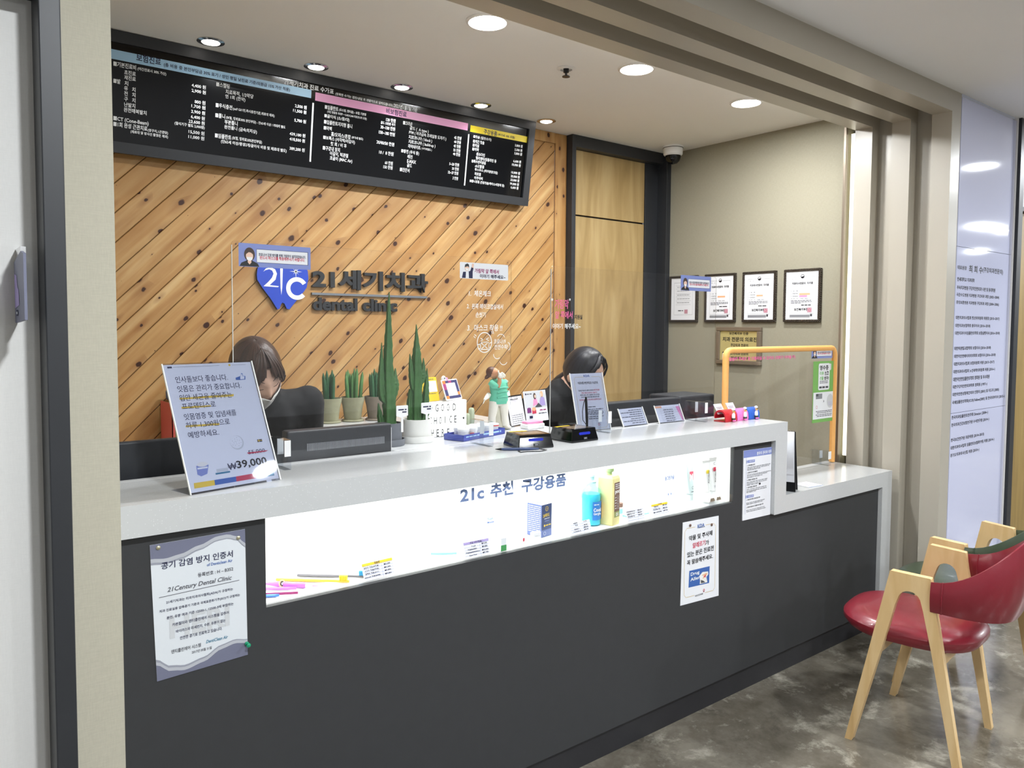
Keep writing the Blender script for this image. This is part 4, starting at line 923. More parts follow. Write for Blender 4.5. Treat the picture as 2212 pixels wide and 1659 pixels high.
# ---------------------------------------------------------------- certificates and plaque on the right wall
def greek(m, x0, x1, y, h, O, U, V, mm, lift=.0005, sd=1):   # a line of writing too small to read
    rr = random.Random(sd+int(y*1e5)); x = x0
    while x < x1:
        w = min(rr.uniform(2, 5)*h, x1-x)
        m.rect(x, y, x+w, y+h*.72, O, U, V, mm, lift); x += w+h*.6
def cert(yc, label, kind):
    W2, z0, z1 = .111, 1.531, 1.823
    t = thing('framed_certificate', label, 'framed certificate', (3.9, yc, z0), 0, 'framed certificates on the right wall')
    m = MB()
    for y0, y1, a, b in ((yc-W2, yc+W2, z0, z0+.014), (yc-W2, yc+W2, z1-.014, z1), (yc-W2, yc-W2+.014, z0+.014, z1-.014), (yc+W2-.014, yc+W2, z0+.014, z1-.014)): m.box(3.88, 3.899, y0, y1, a, b, 'rope_frame')
    m.build('frame', t, bevel=.003)
    m = MB(); OC = Vector((3.886, yc, 0)); m.box(3.886, 3.897, yc-W2+.012, yc+W2-.012, z0+.012, z1-.012, 'paper')
    dx = 2.3465    # layout measured on the rightmost one
    P = lambda u: u+dx
    k = 'ink_grey' if kind == 0 else 'ink'
    for a in ((-.0735, 1.5762, .0735, 1.5775), (-.0735, 1.5762, -.0725, 1.7805), (.0725, 1.5762, .0735, 1.7805), (-.0735, 1.779, -.02, 1.7805), (.02, 1.779, .0735, 1.7805)): m.rect(*a, OC, YR, ZA, 'grey_bar', .0004)
    m.ring(.002, 1.7814, .0115, .0085, OC, YR, ZA, k, .0005, 20); m.poly([(.002+.0085*math.cos(a), 1.7814+.0085*math.sin(a)) for a in [PI+PI*i/10 for i in range(11)]]+[(.006, 1.783), (.002, 1.7814), (-.003, 1.780)], OC, YR, ZA, k, .0006)
    if kind:
        for q in TXT['rwall'][:8]:
            m.text(q[0], P(q[1]), q[2], q[3], q[4], OC, YR, ZA, TC[q[5]], .0008, .03 if q[4] > .01 else .01)
        for i, y in enumerate((1.6475, 1.6405, 1.6335)): greek(m, -.066, .06 if i < 2 else -.005, y, .0045, OC, YR, ZA, 'ink_grey', .0005, kind)
        greek(m, -.003, .055, 1.6215, .007, OC, YR, ZA, 'ink', .0005, kind)
        if kind == 1: m.rect(P(-2.3622), 1.679, P(-2.298), 1.690, OC, YR, ZA, 'hl_orange', .0005).rect(P(-2.3619), 1.6678, P(-2.315), 1.678, OC, YR, ZA, 'hl_pink', .0005)
        elif kind == 2: m.rect(P(-2.3622), 1.679, P(-2.32), 1.688, OC, YR, ZA, 'hl_orange', .0005)
        else: m.rect(P(-2.3622), 1.679, P(-2.308), 1.689, OC, YR, ZA, 'hl_orange', .0005)
        m.rect(-.072, 1.5566, .05, 1.5716, OC, YR, ZA, 'grey_bar', .0006).rect(.052, 1.562, .064, 1.575, OC, YR, ZA, 'dark_bar', .0006)
    else:
        for y in (1.76, 1.74, 1.71, 1.69, 1.665, 1.64): m.rect(-.06, y, .06, y+.001, OC, YR, ZA, 'grey_bar', .0005)
        for y in (1.75, 1.726, 1.70, 1.676, 1.652): greek(m, -.05, .05, y, .005, OC, YR, ZA, 'grey_bar', .0006, 3)
        greek(m, -.04, .0, 1.6, .009, OC, YR, ZA, 'ink_grey', .0005, 5)
    a = .034 if kind else .01
    m.rect(a, 1.5835, a+.027, 1.6103, OC, YR, ZA, 'seal_red', .001).ring(a+.0135, 1.597, .01, .0075, OC, YR, ZA, 'ink_red', .0012, 4)
    m.build('certificate_paper', t)
cert(3.173, 'framed certificate partly behind the blue sticker, next to the plywood door', 0)
cert(2.895, 'framed qualification certificate with one orange highlighted line, second from the plywood door', 3)
cert(2.6235, 'framed qualification certificate with a short orange highlighted line, between two like it', 2)
cert(2.3515, 'framed qualification certificate with a pink highlighted line, nearest the light strip', 1)
t = thing('specialist_plaque', 'gold plaque in bronze frame below the framed certificates', 'plaque', (3.9, 2.755, 1.28))
m = MB(); yb0, yb1, z0, z1 = 2.6, 2.912, 1.279, 1.502
for y0, y1, a, b in ((yb0, yb1, z0, z0+.025), (yb0, yb1, z1-.025, z1), (yb0, yb0+.027, z0+.025, z1-.025), (yb1-.027, yb1, z0+.025, z1-.025)): m.box(3.876, 3.899, y0, y1, a, b, 'bronze_frame')
m.build('frame', t, bevel=.004)
OQ = Vector((3.886, 0, 0)); m = MB().box(3.886, 3.897, yb0+.025, yb1-.025, z0+.023, z1-.023, 'gold_plate')
for q in TXT['rwall'][8:]: m.text(*q[:5], OQ, YR, ZA, 'ink', .0006, .025)
fx, fz = -2.8594, 1.331
m.disc(fx, fz+.014, .0085, OQ, YR, ZA, 'letter_black', .0006).disc(fx, fz+.009, .0065, OQ, YR, ZA, 'paper_warm', .0008).rect(fx-.0075, fz-.022, fx+.0075, fz+.004, OQ, YR, ZA, 'paper', .0006).rect(fx-.003, fz-.018, fx+.003, fz+.002, OQ, YR, ZA, 'ink_blue', .0008)
m.build('plate', t)
# ---------------------------------------------------------------- acrylic shields, their blocks and stickers
YS = 2.07
def shield_pane(name, label, x0, x1, z0, z1, y=YS):
    t = thing(name, label, 'shield', ((x0+x1)/2, y, z0), 0, 'clear counter shields')
    MB().prism(rrect(x0, z0, x1, z1, .012), (0, y+.0015, 0), XA, ZA, (0, -.003, 0), 'acrylic', 'acrylic_edge').build('pane', t)
    MB().box(x0, x0+.0018, y-.0018, y+.0018, z0+.01, z1-.012, 'edge_white').build('shining_edge', t); return t  # white strip paints the shine of the clear edge
OS = Vector((0, YS-.0017, 0))
s1 = shield_pane('counter_shield', 'left clear counter shield with white numbered handwriting at its right', .687, 1.629, ZT+.002, 1.722)
m = MB()
H = TXT['shield']
for q in H:
    if q[0][0] in '123손마코안' and q[5] == 'w' and q[1] < 1.75 and not q[0].startswith(('코로나19 감염',)): m.text(*q[:5], OS, XA, ZA, 'vinyl_white', .0004, .012, slant=.1)
cx, cz, r = 1.5163, 1.4445, .031
m.ring(cx, cz, r, r-.0028, OS, XA, ZA, 'vinyl_white', .0004, 30, ry=1.12)
ln = lambda *p: m.line([(cx+a*r, cz+b*r) for a, b in p], .0024, OS, XA, ZA, 'vinyl_white', .0005)
ln((-.5, .45), (-.2, .3), (-.5, .15)); ln((.55, .5), (.2, .35), (.55, .2)); ln((-.5, -.75), (-.55, -.1), (-.2, .02), (.4, .05), (.6, -.1), (.55, -.75), (-.5, -.75)); ln((-.35, -.65), (.35, -.1)); ln((-.35, -.12), (.35, -.62)); ln((-.55, -.15), (-.95, -.25)); ln((-.52, -.6), (-.8, -.7)); ln((.6, -.15), (.98, .05)); ln((.56, -.55), (.85, -.5))
ln((-1.4, .65), (-1.2, .5)); ln((-1.3, .85), (-1.1, .7)); ln((.95, 1.2), (1.0, .95)); ln((1.15, 1.2), (1.2, .95))
for a0, x, y, rr in ((20, 1.585, 1.455, .018), (-60, 1.61, 1.43, .016), (180, 1.57, 1.405, .017), (200, 1.597, 1.385, .018)): m.ring(x, y, rr, rr-.0022, OS, XA, ZA, 'vinyl_white', .0004, 12, R(a0), R(a0+130))
m.build('handwriting', s1)
s2 = shield_pane('counter_shield', 'right clear counter shield with pink and white handwriting at its left edge', 1.808, 2.752, ZT+.002, 1.714)
m = MB()
for q in H:
    if q[5] == 'p' or q[0] == '"' or (q[0].startswith('이야기') and q[5] == 'w'): m.text(*q[:5], OS, XA, ZA, 'ink_pink' if q[5] == 'p' else 'vinyl_white', .0004, .014, slant=.08)
m.build('handwriting', s2)
def block(x, y, z, label, w=.02, d=.105, h=.082, slot=YS):
    """clear acrylic block with a slit that grips a shield"""
    t = thing('acrylic_block', label, 'acrylic block', (x, y, z), 0, 'clear blocks that hold the shields')
    m = MB(); o = (x-w/2, 0, 0)
    pts = [(y-d/2, z), (y+d/2, z), (y+d/2, z+h), (slot+.0025, z+h), (slot+.0025, z+.001), (slot-.0025, z+.001), (slot-.0025, z+h), (y-d/2, z+h)]
    m.prism(pts, o, (0, 1, 0), ZA, (w, 0, 0), 'block_clear'); m.build('block', t)
    MB().box(x-w/2+.001, x+w/2-.001, y-d/2-.0006, y-d/2-.0002, z+h*.45, z+h-.001, 'film_white').build('film_strip', t)
    MB().box(x-w/2+.001, x+w/2-.001, slot-.0023, slot-.0018, z+h*.45, z+h-.001, 'film_white').build('film_strip', t)
block(.815, 2.07, ZT, 'clear block beside the leaning price sign at the left shield'); block(1.508, 2.07, ZT, 'clear block in front of the blue tray'); block(2.06, 2.07, ZT, 'clear block behind the upright pen'); block(2.632, 2.07, ZT, 'clear block between the small card stands and the red card holder')
def sticker(label, x0, z0, w, h, O, group='blue mask notice stickers'):
    """pale blue notice: a masked figure beside a white text box"""
    m = MB(); m.prism(rrect(x0, z0, x0+w, z0+h, .002, 2), O, XA, ZA, (0, -.0005, 0), 'sticker_blue'); Q = O+Vector((0, -.0005, 0)); u = w/.202
    T_ = lambda q: [(x0+(a-.7056)*u, z0+(b-1.654)*h/.0625) for a, b in q]
    bx = T_([(.7535, 1.6665), (.9, 1.6662), (.9, 1.7028), (.7535, 1.7028)]); m.poly(bx, Q, XA, ZA, 'ink_navy', .0002)
    m.poly(T_([(.7542, 1.6675), (.8985, 1.6672), (.8985, 1.7018), (.7542, 1.7018)]), Q, XA, ZA, 'paper', .0004)
    fx, fz = T_([(.7345, 1.684)])[0]; k = h/.0625
    m.poly([(fx-.0265*u, z0+.0012), (fx+.0265*u, z0+.0012), (fx+.022*u, z0+.010*k), (fx+.007*u, z0+.017*k), (fx-.007*u, z0+.017*k), (fx-.022*u, z0+.010*k)], Q, XA, ZA, 'letter_black', .0003)
    m.poly([(fx-.005*u, z0+.012*k), (fx, z0+.006*k), (fx+.005*u, z0+.012*k), (fx+.004*u, z0+.022*k), (fx-.004*u, z0+.022*k)], Q, XA, ZA, 'skin_flat', .0005)
    m.disc(fx, fz+.003*k, .0145*u, Q, XA, ZA, 'hair_flat', .0004, 24, .0185*k).disc(fx, fz-.001*k, .0098*u, Q, XA, ZA, 'skin_flat', .0006, 20, .0135*k)
    m.poly([(fx-.0098*u, fz+.003*k), (fx-.009*u, fz+.011*k), (fx, fz+.014*k), (fx+.009*u, fz+.011*k), (fx+.0098*u, fz+.003*k), (fx+.004*u, fz+.008*k), (fx-.002*u, fz+.009*k)], Q, XA, ZA, 'hair_flat', .0008)
    m.poly([(fx-.008*u, fz-.004*k), (fx+.008*u, fz-.004*k), (fx+.007*u, fz-.011*k), (fx, fz-.0145*k), (fx-.007*u, fz-.011*k)], Q, XA, ZA, 'white', .0009)
    for q in H:
        if q[0].startswith(('코로나19 감염', '반드시')): a, b = T_([(q[1], q[2])])[0]; m.text(q[0], a, b, q[3]*u, q[4]*k, Q, XA, ZA, TC[q[5]], .001, .02)
    o = m.build('notice_sticker', origin=(x0+w/2, O.y, z0)); tag(o, label, 'sticker', group)
sticker('large pale blue mask notice on the left shield above the tooth emblem', .7056, 1.654, .202, .0625, OS)
sticker('pale blue mask notice at the top right corner of the right shield', 2.515, 1.651, .198, .0625, OS)
m = MB(); m.prism(rrect(1.4166, 1.653, 1.6143, 1.7055, .003, 2), OS, XA, ZA, (0, -.0005, 0), 'paper'); Q = OS+Vector((0, -.0005, 0)); fx, fz = 1.445, 1.68
m.poly([(fx-.0205, 1.6545), (fx+.022, 1.6545), (fx+.022, 1.676), (fx+.026, 1.69), (fx+.018, 1.692), (fx+.012, 1.678), (fx, 1.675), (fx-.016, 1.674)], Q, XA, ZA, 'ink_navy', .0003).poly([(fx-.006, 1.6545), (fx+.007, 1.6545), (fx+.006, 1.676), (fx-.005, 1.676)], Q, XA, ZA, 'paper', .0005)
m.disc(fx-.001, 1.688, .0085, Q, XA, ZA, 'skin_flat', .0004, 20, .011).poly([(fx-.010, 1.689), (fx-.008, 1.698), (fx+.001, 1.702), (fx+.007, 1.698), (fx+.008, 1.689), (fx+.002, 1.693)], Q, XA, ZA, 'letter_black', .0006).poly([(fx-.008, 1.686), (fx+.006, 1.686), (fx+.003, 1.679), (fx-.004, 1.679)], Q, XA, ZA, 'white', .0008).poly([(fx+.018, 1.69), (fx+.025, 1.688), (fx+.027, 1.700), (fx+.022, 1.7035), (fx+.019, 1.70)], Q, XA, ZA, 'skin_flat', .0005)
for q in H:
    if q[5] in 'mn' and not q[0].startswith('코로나19 감염'): m.text(*q[:5], Q, XA, ZA, TC[q[5]], .0008, .02, slant=.08)
tag(m.build('notice_sticker', origin=(1.515, YS, 1.653)), 'white handwritten notice with a masked man at the top right of the left shield', 'sticker')
# orange edged shield on the ledge
YO = 2.127
t = thing('orange_edged_shield', 'clear shield edged in orange foam standing on the right ledge', 'shield', (3.39, YO, .791))
P = [(2.908, YO, .793), (2.908, YO, 1.36)]+[(2.908+.03-.03*math.cos(a), YO, 1.365+.03*math.sin(a)) for a in (.4, .8, 1.2, 1.57)]+[(3.835-.03+.03*math.cos(a), YO, 1.365+.03*math.sin(a)) for a in (1.57, 1.2, .8, .4)]+[(3.84, YO, 1.36), (3.842, YO, .793)]
MB().tube(P, .0145, 'foam_orange', 14).build('foam_edge', t)
MB().box(2.908, 3.84, YO-.0015, YO+.0015, .80, 1.395, 'acrylic').build('pane', t)
OO = Vector((0, YO-.0032, 0)); q = TXT['orange'][-1]
MB().text(q[0], q[1], q[2], q[3], q[4], OO, XA, ZA, 'ink_pink', 0, .03).build('handwriting', t)
sticker('small pale blue mask notice on the orange edged shield', 3.612, 1.343, .2, .057, OO)
OO2 = OO+Vector((0, -.0005, 0)); m = MB()
m.box(3.632, 3.835, OO2.y, OO2.y+.0005, 1.0125, 1.328, 'sticker_green').rect(3.638, 1.03, 3.835, 1.168, OO2, XA, ZA, 'paper', .0004)
m.poly(rrect(3.681, 1.179, 3.788, 1.3168, .01), OO2, XA, ZA, 'paper', .0006).poly(rrect(3.78, 1.28, 3.803, 1.314, .006), OO2, XA, ZA, 'ink_light', .0004)
for q in TXT['orange'][:5]: m.text(*q[:5], OO2, XA, ZA, TC[q[5]], .001, .03)
for z in (1.222, 1.214): greek(m, 3.695, 3.775, z, .005, OO2, XA, ZA, 'ink_grey', .001)
for x in (3.69, 3.72, 3.752): m.rect(x, 1.188, x+.025, 1.198, OO2, XA, ZA, 'dark_bar', .001)
m.rect(3.662, 1.134, 3.722, 1.161, OO2, XA, ZA, 'grey_bar', .0006).rect(3.662, 1.148, 3.685, 1.161, OO2, XA, ZA, 'dark_bar', .0008).poly([(3.735, 1.112), (3.742, 1.12), (3.735, 1.128)], OO2, XA, ZA, 'ink_grey', .0006).disc(3.80, 1.119, .032, OO2, XA, ZA, 'ink_light', .0006, 24, .036)
for i in range(6): m.line([(3.79+.004*i, 1.095), (3.778+.008*i, 1.116)], .0012, OO2, XA, ZA, 'lilac', .0008)
m.ring(3.672, 1.092, .008, .0065, OO2, XA, ZA, 'ink_red', .0006, 16)
for i, z in enumerate((1.068, 1.06, 1.05, 1.042)): greek(m, 3.665+.01*(i % 2), 3.82, z, .005, OO2, XA, ZA, 'ink_grey', .0006)
m.rect(3.638, 1.0125, 3.835, 1.03, OO2, XA, ZA, 'sticker_green', .0006)
tag(m.build('review_poster', origin=(3.73, YO, 1.0125)), 'green receipt review poster on the orange edged shield', 'poster')
block(3.73, YO-.005, .7902, 'clear block on the ledge under the review poster', .03, .09, .075, YO); block(3.10, YO-.005, .7902, 'clear block on the ledge behind the desk calendar', .03, .09, .06, YO)

# ---------------------------------------------------------------- leaning card stands on the counter
def stand(key, name, label, cat, draw, y0=None, foot=.05, th=.004, group=None):
    """clear L-shaped stand: leaning pocket, paper inside, foot running back along the counter"""
    O, U, V, N, w, h = frame_of(key, y0)
    t = thing(name, label, cat, O+U*w/2, 0, group)
    Fl = Vector((-U.y, U.x, 0))
    m = MB().prism([(0, 0), (w, 0), (w, h), (0, h)], O+N*.001+Vector((0, 0, .0008)), U, V, -N*.0015, 'holder_clear')
    Of = O+Vector((0, 0, .0002)); m.add([Of, Of+U*w, Of+U*w+Fl*foot, Of+Fl*foot], [(0, 1, 2, 3)], 'holder_clear')
    for x in (0, w-.0025): m.prism([(x, 0), (x+.0025, 0), (x+.0025, h), (x, h)], O+N*.0025, U, V, -N*th, 'edge_white')
    m.build('holder', t)
    b = MB(); Op = O-N*.0012
    b.prism([(.004, .005), (w-.004, .005), (w-.004, h-.002), (.004, h-.002)], Op, U, V, -N*.0006, 'paper'); draw(b, Op, U, V, w, h); b.build('printed_sheet', t)
    return t
G4 = GE['a4']
def d_a4(m, O, U, V, w, h):
    for k in ('hl1', 'hl2', 'hl3'): m.poly(G4[k], O, U, V, 'hl_yellow', .0002)
    for q, c in zip(G4['bars'], ('hl_yellow', 'ink_blue', 'ink_red', 'ink_teal')): m.poly(q, O, U, V, c, .0002)
    m.poly(G4['thumb'], O, U, V, 'ink_blue', .0002).poly([(a+(.2015-a)*.22, b+(.2815-b)*.22) for a, b in G4['thumb']], O, U, V, 'paper', .0003).poly(G4['cuff'], O, U, V, 'ink_blue', .0004)
    m.rect(.0138, .314, .0252, .3183, O, U, V, 'ink_navy', .0002).rect(.2047, .1053, .2187, .1123, O, U, V, 'ink_navy', .0002).rect(.2085, .1053, .2105, .1123, O, U, V, 'hl_yellow', .0003).rect(.2047, .108, .2187, .0, O, U, V, 'paper', -.001).rect(.2047, .1082, .2187, .1096, O, U, V, 'hl_yellow', .0003)
    m.rect(.028, .3160, .15, .3168, O, U, V, 'grey_bar', .0002).rect(.185, .316, .225, .3168, O, U, V, 'grey_bar', .0002).disc(.178, .3165, .003, O, U, V, 'hl_yellow', .0002)
    m.disc(.148, .1112, .0185, O, U, V, 'ink_light', .0002).disc(.1465, .1125, .0165, O, U, V, 'paper', .0003)
    for i in range(14): a = i*2.4; q = .0035*math.sqrt(i); m.disc(.1465+q*math.cos(a), .1125+q*math.sin(a), .0008, O, U, V, 'grey_bar', .0004, 6)
    c = G4['cup']; m.poly(c, O, U, V, 'sticker_blue', .0002).rect(.032, .058, .058, .062, O, U, V, 'paper', .0003).disc(.0465, .069, .014, O, U, V, 'paper_warm', .0004, 20, .006)
    m.rect(.074, .039, .112, .043, O, U, V, 'ink_teal', .0002).rect(.078, .044, .108, .052, O, U, V, 'ink_light', .0002)
    for q in TXT['a4']: m.text(*q[:5], O, U, V, 'ink_navy' if q[0] != '39,000' else 'ink', .0006, .0 if q[0] not in ('39,000',) else .02)
    m.poly(G4['red'], O, U, V, 'ink_red', .0008)
stand('a4', 'price_stand', 'large leaning clear stand with a price sheet at the left end of the counter', 'sign stand', d_a4, foot=.09, y0=1.846)
GK = GE['kda']
def d_kda(m, O, U, V, w, h):
    b = [(.0213, .0105), (.1477, .0106), (.1521, .2095), (.0188, .2095)]
    for i in range(4):
        p, q = Vector(b[i]), Vector(b[(i+1) % 4]); d = (q-p).normalized()*.008
        for s, e in ([(p+d, q-d)] if i % 2 else [(p+d, p.lerp(q, .35)), (p.lerp(q, .65), q-d)]): m.line([tuple(s), tuple(e)], .001, O, U, V, 'gold', .0002)
        m.ring(b[i][0], b[i][1], .0068, .0058, O, U, V, 'gold', .0002, 10, i*PI/2, i*PI/2+PI/2)
    for q in TXT['kda']: m.text(*q[:5], O, U, V, TC[q[5]], .0004, .02)
    for a, c in GK['bars']: greek(m, a[0], c[0], a[1]-.002, .0042, O, U, V, 'ink_grey', .0003)
    m.ring(.1058, .0235, .0048, .0028, O, U, V, 'ink_red', .0003, 16)
stand('kda', 'notice_stand', 'leaning clear stand with a gold bordered notice beside the upright pen', 'sign stand', d_kda, foot=.012)
def d_c1(m, O, U, V, w, h):
    for i in range(7): greek(m, .012 if i % 2 else .06, w-.012, h-.012-i*.009, .0042, O, U, V, 'ink_grey', .0003, i); m.rect(.008, h-.0145-i*.009, w-.008, h-.0142-i*.009, O, U, V, 'ink_light', .0002)
stand('c1', 'card_stand', 'small leaning card stand with a plain white timetable', 'card stand', d_c1, group='small card stands', foot=.02)
def d_c2(m, O, U, V, w, h):
    m.rect(.005, h-.012, .045, h-.004, O, U, V, 'hl_orange', .0002).poly([(w-.012, .006), (w-.005, .006), (w-.005, h-.01), (w-.028, h-.01)], O, U, V, 'hl_pink', .0002)
    for i in range(6): m.rect(.03, h-.016-i*.0095, w-.02, h-.0155-i*.0095, O, U, V, 'grey_bar', .0003); greek(m, .05, w-.05, h-.023-i*.0095, .0042, O, U, V, 'ink_grey', .0004, i)
    for x in (.03, .1): m.rect(x, .008, x+.0005, h-.016, O, U, V, 'grey_bar', .0003)
stand('c2', 'card_stand', 'small leaning card stand with a pink and orange edged table', 'card stand', d_c2, group='small card stands', foot=.02, y0=2.088)

# ---------------------------------------------------------------- two signature pads with pens
def pad(label, x, y, yaw, w=.122, d=.108, h=.045):
    t = thing('signature_pad', label, 'signature pad', (x, y, ZT), R(yaw), 'black signature pads', local=True)
    s = lambda k, z, f=0: [(-w/2*k, -d/2*k+f, z), (w/2*k, -d/2*k+f, z), (w/2*k, d/2*k, z), (-w/2*k, d/2*k, z)]
    MB().loft([s(1.06, .001), s(1.06, .006), s(.95, h*.8), s(.93, h)], 'gloss_black', False).build('body', t, bevel=.002)
    m = MB().rect(-w*.36, -d*.36, w*.36, d*.2, (0, 0, h+.0004), XA, (0, 1, 0), 'reader_pad').build('glass_plate', t)
    MB().rect(-w*.43, d*.27, w*.1, d*.4, (0, 0, h+.0004), XA, (0, 1, 0), 'card_yellow').build('top_label', t)
    n = Vector((0, -1, .13)).normalized(); V = Vector((0, .13, 1)).normalized(); Of = Vector((0, -d/2*1.0-.0012, h*.45))
    MB().prism(rrect(-.027, .004, .027, .013, .0044), Of, XA, V, -n*.002, 'reader_blue').build('indicator_light', t)
    MB().poly(rrect(-.009, -.012, .009, -.004, .001), Of, XA, V, 'dark_plastic', .0016).rect(-.0055, -.0095, .0055, -.0065, Of, XA, V, 'grey_bar', .002).build('front_badge', t)
    return t
pad('black signature pad on the left, with a pen lying before it', 1.615, 1.955, -12); pad('black signature pad on the right, with a pen standing in it', 1.835, 1.972, 2)
def coil(P, r, mm, n=6): return MB().tube(P, r, mm, n)
t = thing('stylus_pen', 'dark blue stylus pen lying on the counter with its cord', 'pen', (1.53, 1.93, ZT+.006), 0, 'stylus pens')
A_, B_ = Vector((1.470, 1.945, ZT+.0045)), Vector((1.585, 1.865, ZT+.0055)); dv = B_-A_
MB().tube([A_, A_+dv*.12, A_+dv*.2, A_+dv*.75, B_], [.0008, .0035, .0045, .0047, .003], 'box_navy', 12).build('barrel', t)
MB().tube([A_+dv*.0, A_+dv*.14], [.0009, .0042], 'black_plastic', 12).build('tip', t)
MB().tube([B_, B_+Vector((.01, .0, -.002)), B_+Vector((.018, -.016, -.003)), B_+Vector((-.01, -.022, -.0035)), B_+Vector((-.05, .0, -.0035)), B_+Vector((-.075, .0, -.0035)), B_+Vector((-.07, .018, -.0035)), B_+Vector((-.045, .035, -.003))], .0018, 'black_plastic', 8).build('cord', t)
t = thing('stylus_pen', 'black stylus pen standing upright in the right signature pad', 'pen', (1.905, 1.955, ZT+.046), 0, 'stylus pens')
MB().tube([(1.878, 1.95, ZT+.046), (1.877, 1.95, ZT+.07), (1.873, 1.951, ZT+.135), (1.872, 1.951, ZT+.15)], [.004, .0048, .0046, .003], 'black_plastic', 12).build('barrel', t)
MB().tube([(1.871, 1.951, ZT+.148), (1.86, 1.949, ZT+.13), (1.853, 1.948, ZT+.1), (1.855, 1.947, ZT+.07), (1.87, 1.945, ZT+.052)], .0013, 'black_plastic', 8).build('cord', t)

# ---------------------------------------------------------------- bird-shaped business card holders
def holder(label, x, col, cardy):
    w = .078; y = 1.985
    t = thing('card_holder', label, 'card holder', (x, y, ZT), 0, 'rubber card holders with a white bird doctor')
    pr = [(y-.026, ZT+.0005), (y-.03, ZT+.006)]+[(y+.0-.029*math.cos(a), ZT+.02+.03*math.sin(a)) for a in [PI*i/12*1.06 for i in range(13)]]
    inn = [(y+(a-y)*.84, ZT+.004+(b-ZT-.004)*.84) for a, b in pr]
    m = MB(); m.prism(pr+inn[::-1], (x-w/2, 0, 0), (0, 1, 0), ZA, (w, 0, 0), col); m.box(x-w/2, x+w/2, y-.028, y+.03, ZT+.0003, ZT+.004, col); m.build('shell', t)
    c = MB(); fx, fy = x+.008, y-.034
    c.ball((fx, fy, ZT+.024), (.010, .006, .016), 'white').build('bird_body', t)
    c = MB().ball((fx-.002, fy-.001, ZT+.045), (.007, .006, .008), 'tan'); c.ball((fx-.003, fy, ZT+.053), (.009, .007, .006), 'white'); c.tube([(fx-.003, fy-.005, ZT+.044), (fx-.006, fy-.011, ZT+.041)], [.003, .0006], 'card_yellow', 8); c.tube([(fx-.007, fy-.006, ZT+.0475), (fx+.004, fy-.006, ZT+.0475)], .0016, 'ink', 6); c.build('bird_head', t)
    c = MB().box(fx-.008, fx+.008, fy-.005, fy+.004, ZT+.009, ZT+.016, 'leather_green'); c.ball((fx-.004, fy-.004, ZT+.005), (.0045, .006, .004), 'pink_plastic').ball((fx+.005, fy-.004, ZT+.005), (.0045, .006, .004), 'pink_plastic'); c.build('bird_feet', t)
    if cardy:
        o = Vector((x-w*.42, y+.012, ZT+.03)); v = Vector((-.28, .25, .75)).normalized()
        b = MB().prism([(0, 0), (.052, 0), (.052, .048), (0, .048)], o, XA, v, XA.cross(v)*-.003, 'paper'); greek(b, .008, .045, .03, .003, o, XA, v, 'ink_grey', .0003); greek(b, .008, .04, .024, .003, o, XA, v, 'ink_grey', .0003); tag(b.build('business_card', origin=o), f'white business cards sticking out of the {cardy} card holder', 'business cards', 'business cards')
holder('red rubber card holder with a white bird figure', 2.72, 'red_plastic', 'red'); holder('pink rubber card holder with a white bird figure', 2.802, 'pink_plastic', 'pink'); holder('blue rubber card holder with a white bird figure', 2.883, 'blue_plastic', None)

# ---------------------------------------------------------------- calendar and paper on the right ledge
t = thing('desk_calendar', 'white desk calendar with black stand leaning by the counter step', 'calendar', (2.97, 1.87, .79))
a, b = Vector((3.006, 1.826, .791)), Vector((2.945, 1.99, .791)); e = (b-a); up_ = Vector((-.010, .0, .262)); f = Vector((.05, .02, 0))
MB().add([a, b, b+up_, a+up_, a+f*.2, b+f*.2], [(0, 1, 2, 3)], 'black_plastic').prism([(0, 0), (1, 0), (1, 1), (0, 1)], a, e, up_, Vector((.003, .001, 0)), 'black_plastic').prism([(0, 0), (1, 0), (1, 1), (0, 1)], a+f, e, up_-f, Vector((.003, .001, 0)), 'black_plastic').build('stand', t)
m = MB(); n_ = Vector((-.9, -.35, 0)).normalized()
for k, (lo, cu) in enumerate(((.16, .002), (.3, .03))):
    rows = []
    for i in range(13):
        s = i/12; q = up_*(1-(1-lo)*s)+n_*(.003+.004*k+cu*math.sin(PI*min(1, s*1.1))*.6+.01*k*s)
        rows.append([a+q+e*.02, b+q-e*.02])
    V_ = [p for r in rows for p in r]; m.add(V_, [(2*i, 2*i+1, 2*i+3, 2*i+2) for i in range(12)], 'paper', True)
m.build('pages', t)
m = MB()
for i in range(16): c = a+up_+e*(i+.5)/16; m.tube([c+Vector((.006*math.cos(q), .002*math.cos(q), .006*math.sin(q))) for q in [2*PI*j/8 for j in range(8)]], .0009, 'chrome', 5, closed=True)
m.build('spiral_binding', t)
O = Vector((3.14, 1.84, .791)); U = Vector((.98, -.1, 0)); V_ = Vector((.1, .98, 0)); m = MB().prism([(0, 0), (.1, 0), (.1, .09), (0, .09)], O, U, V_, Vector((0, 0, .001)), 'paper')
O = O+Vector((0, 0, .001)); m.rect(0, 0, .1, .004, O, U, V_, 'ink_blue', .0003)
for i in range(4): greek(m, .012, .085, .02+i*.016, .007, O, U, V_, 'lilac', .0003)
tag(m.build('leaflet', origin=(3.19, 1.88, .79)), 'small white leaflet with a blue edge lying on the right ledge', 'leaflet')
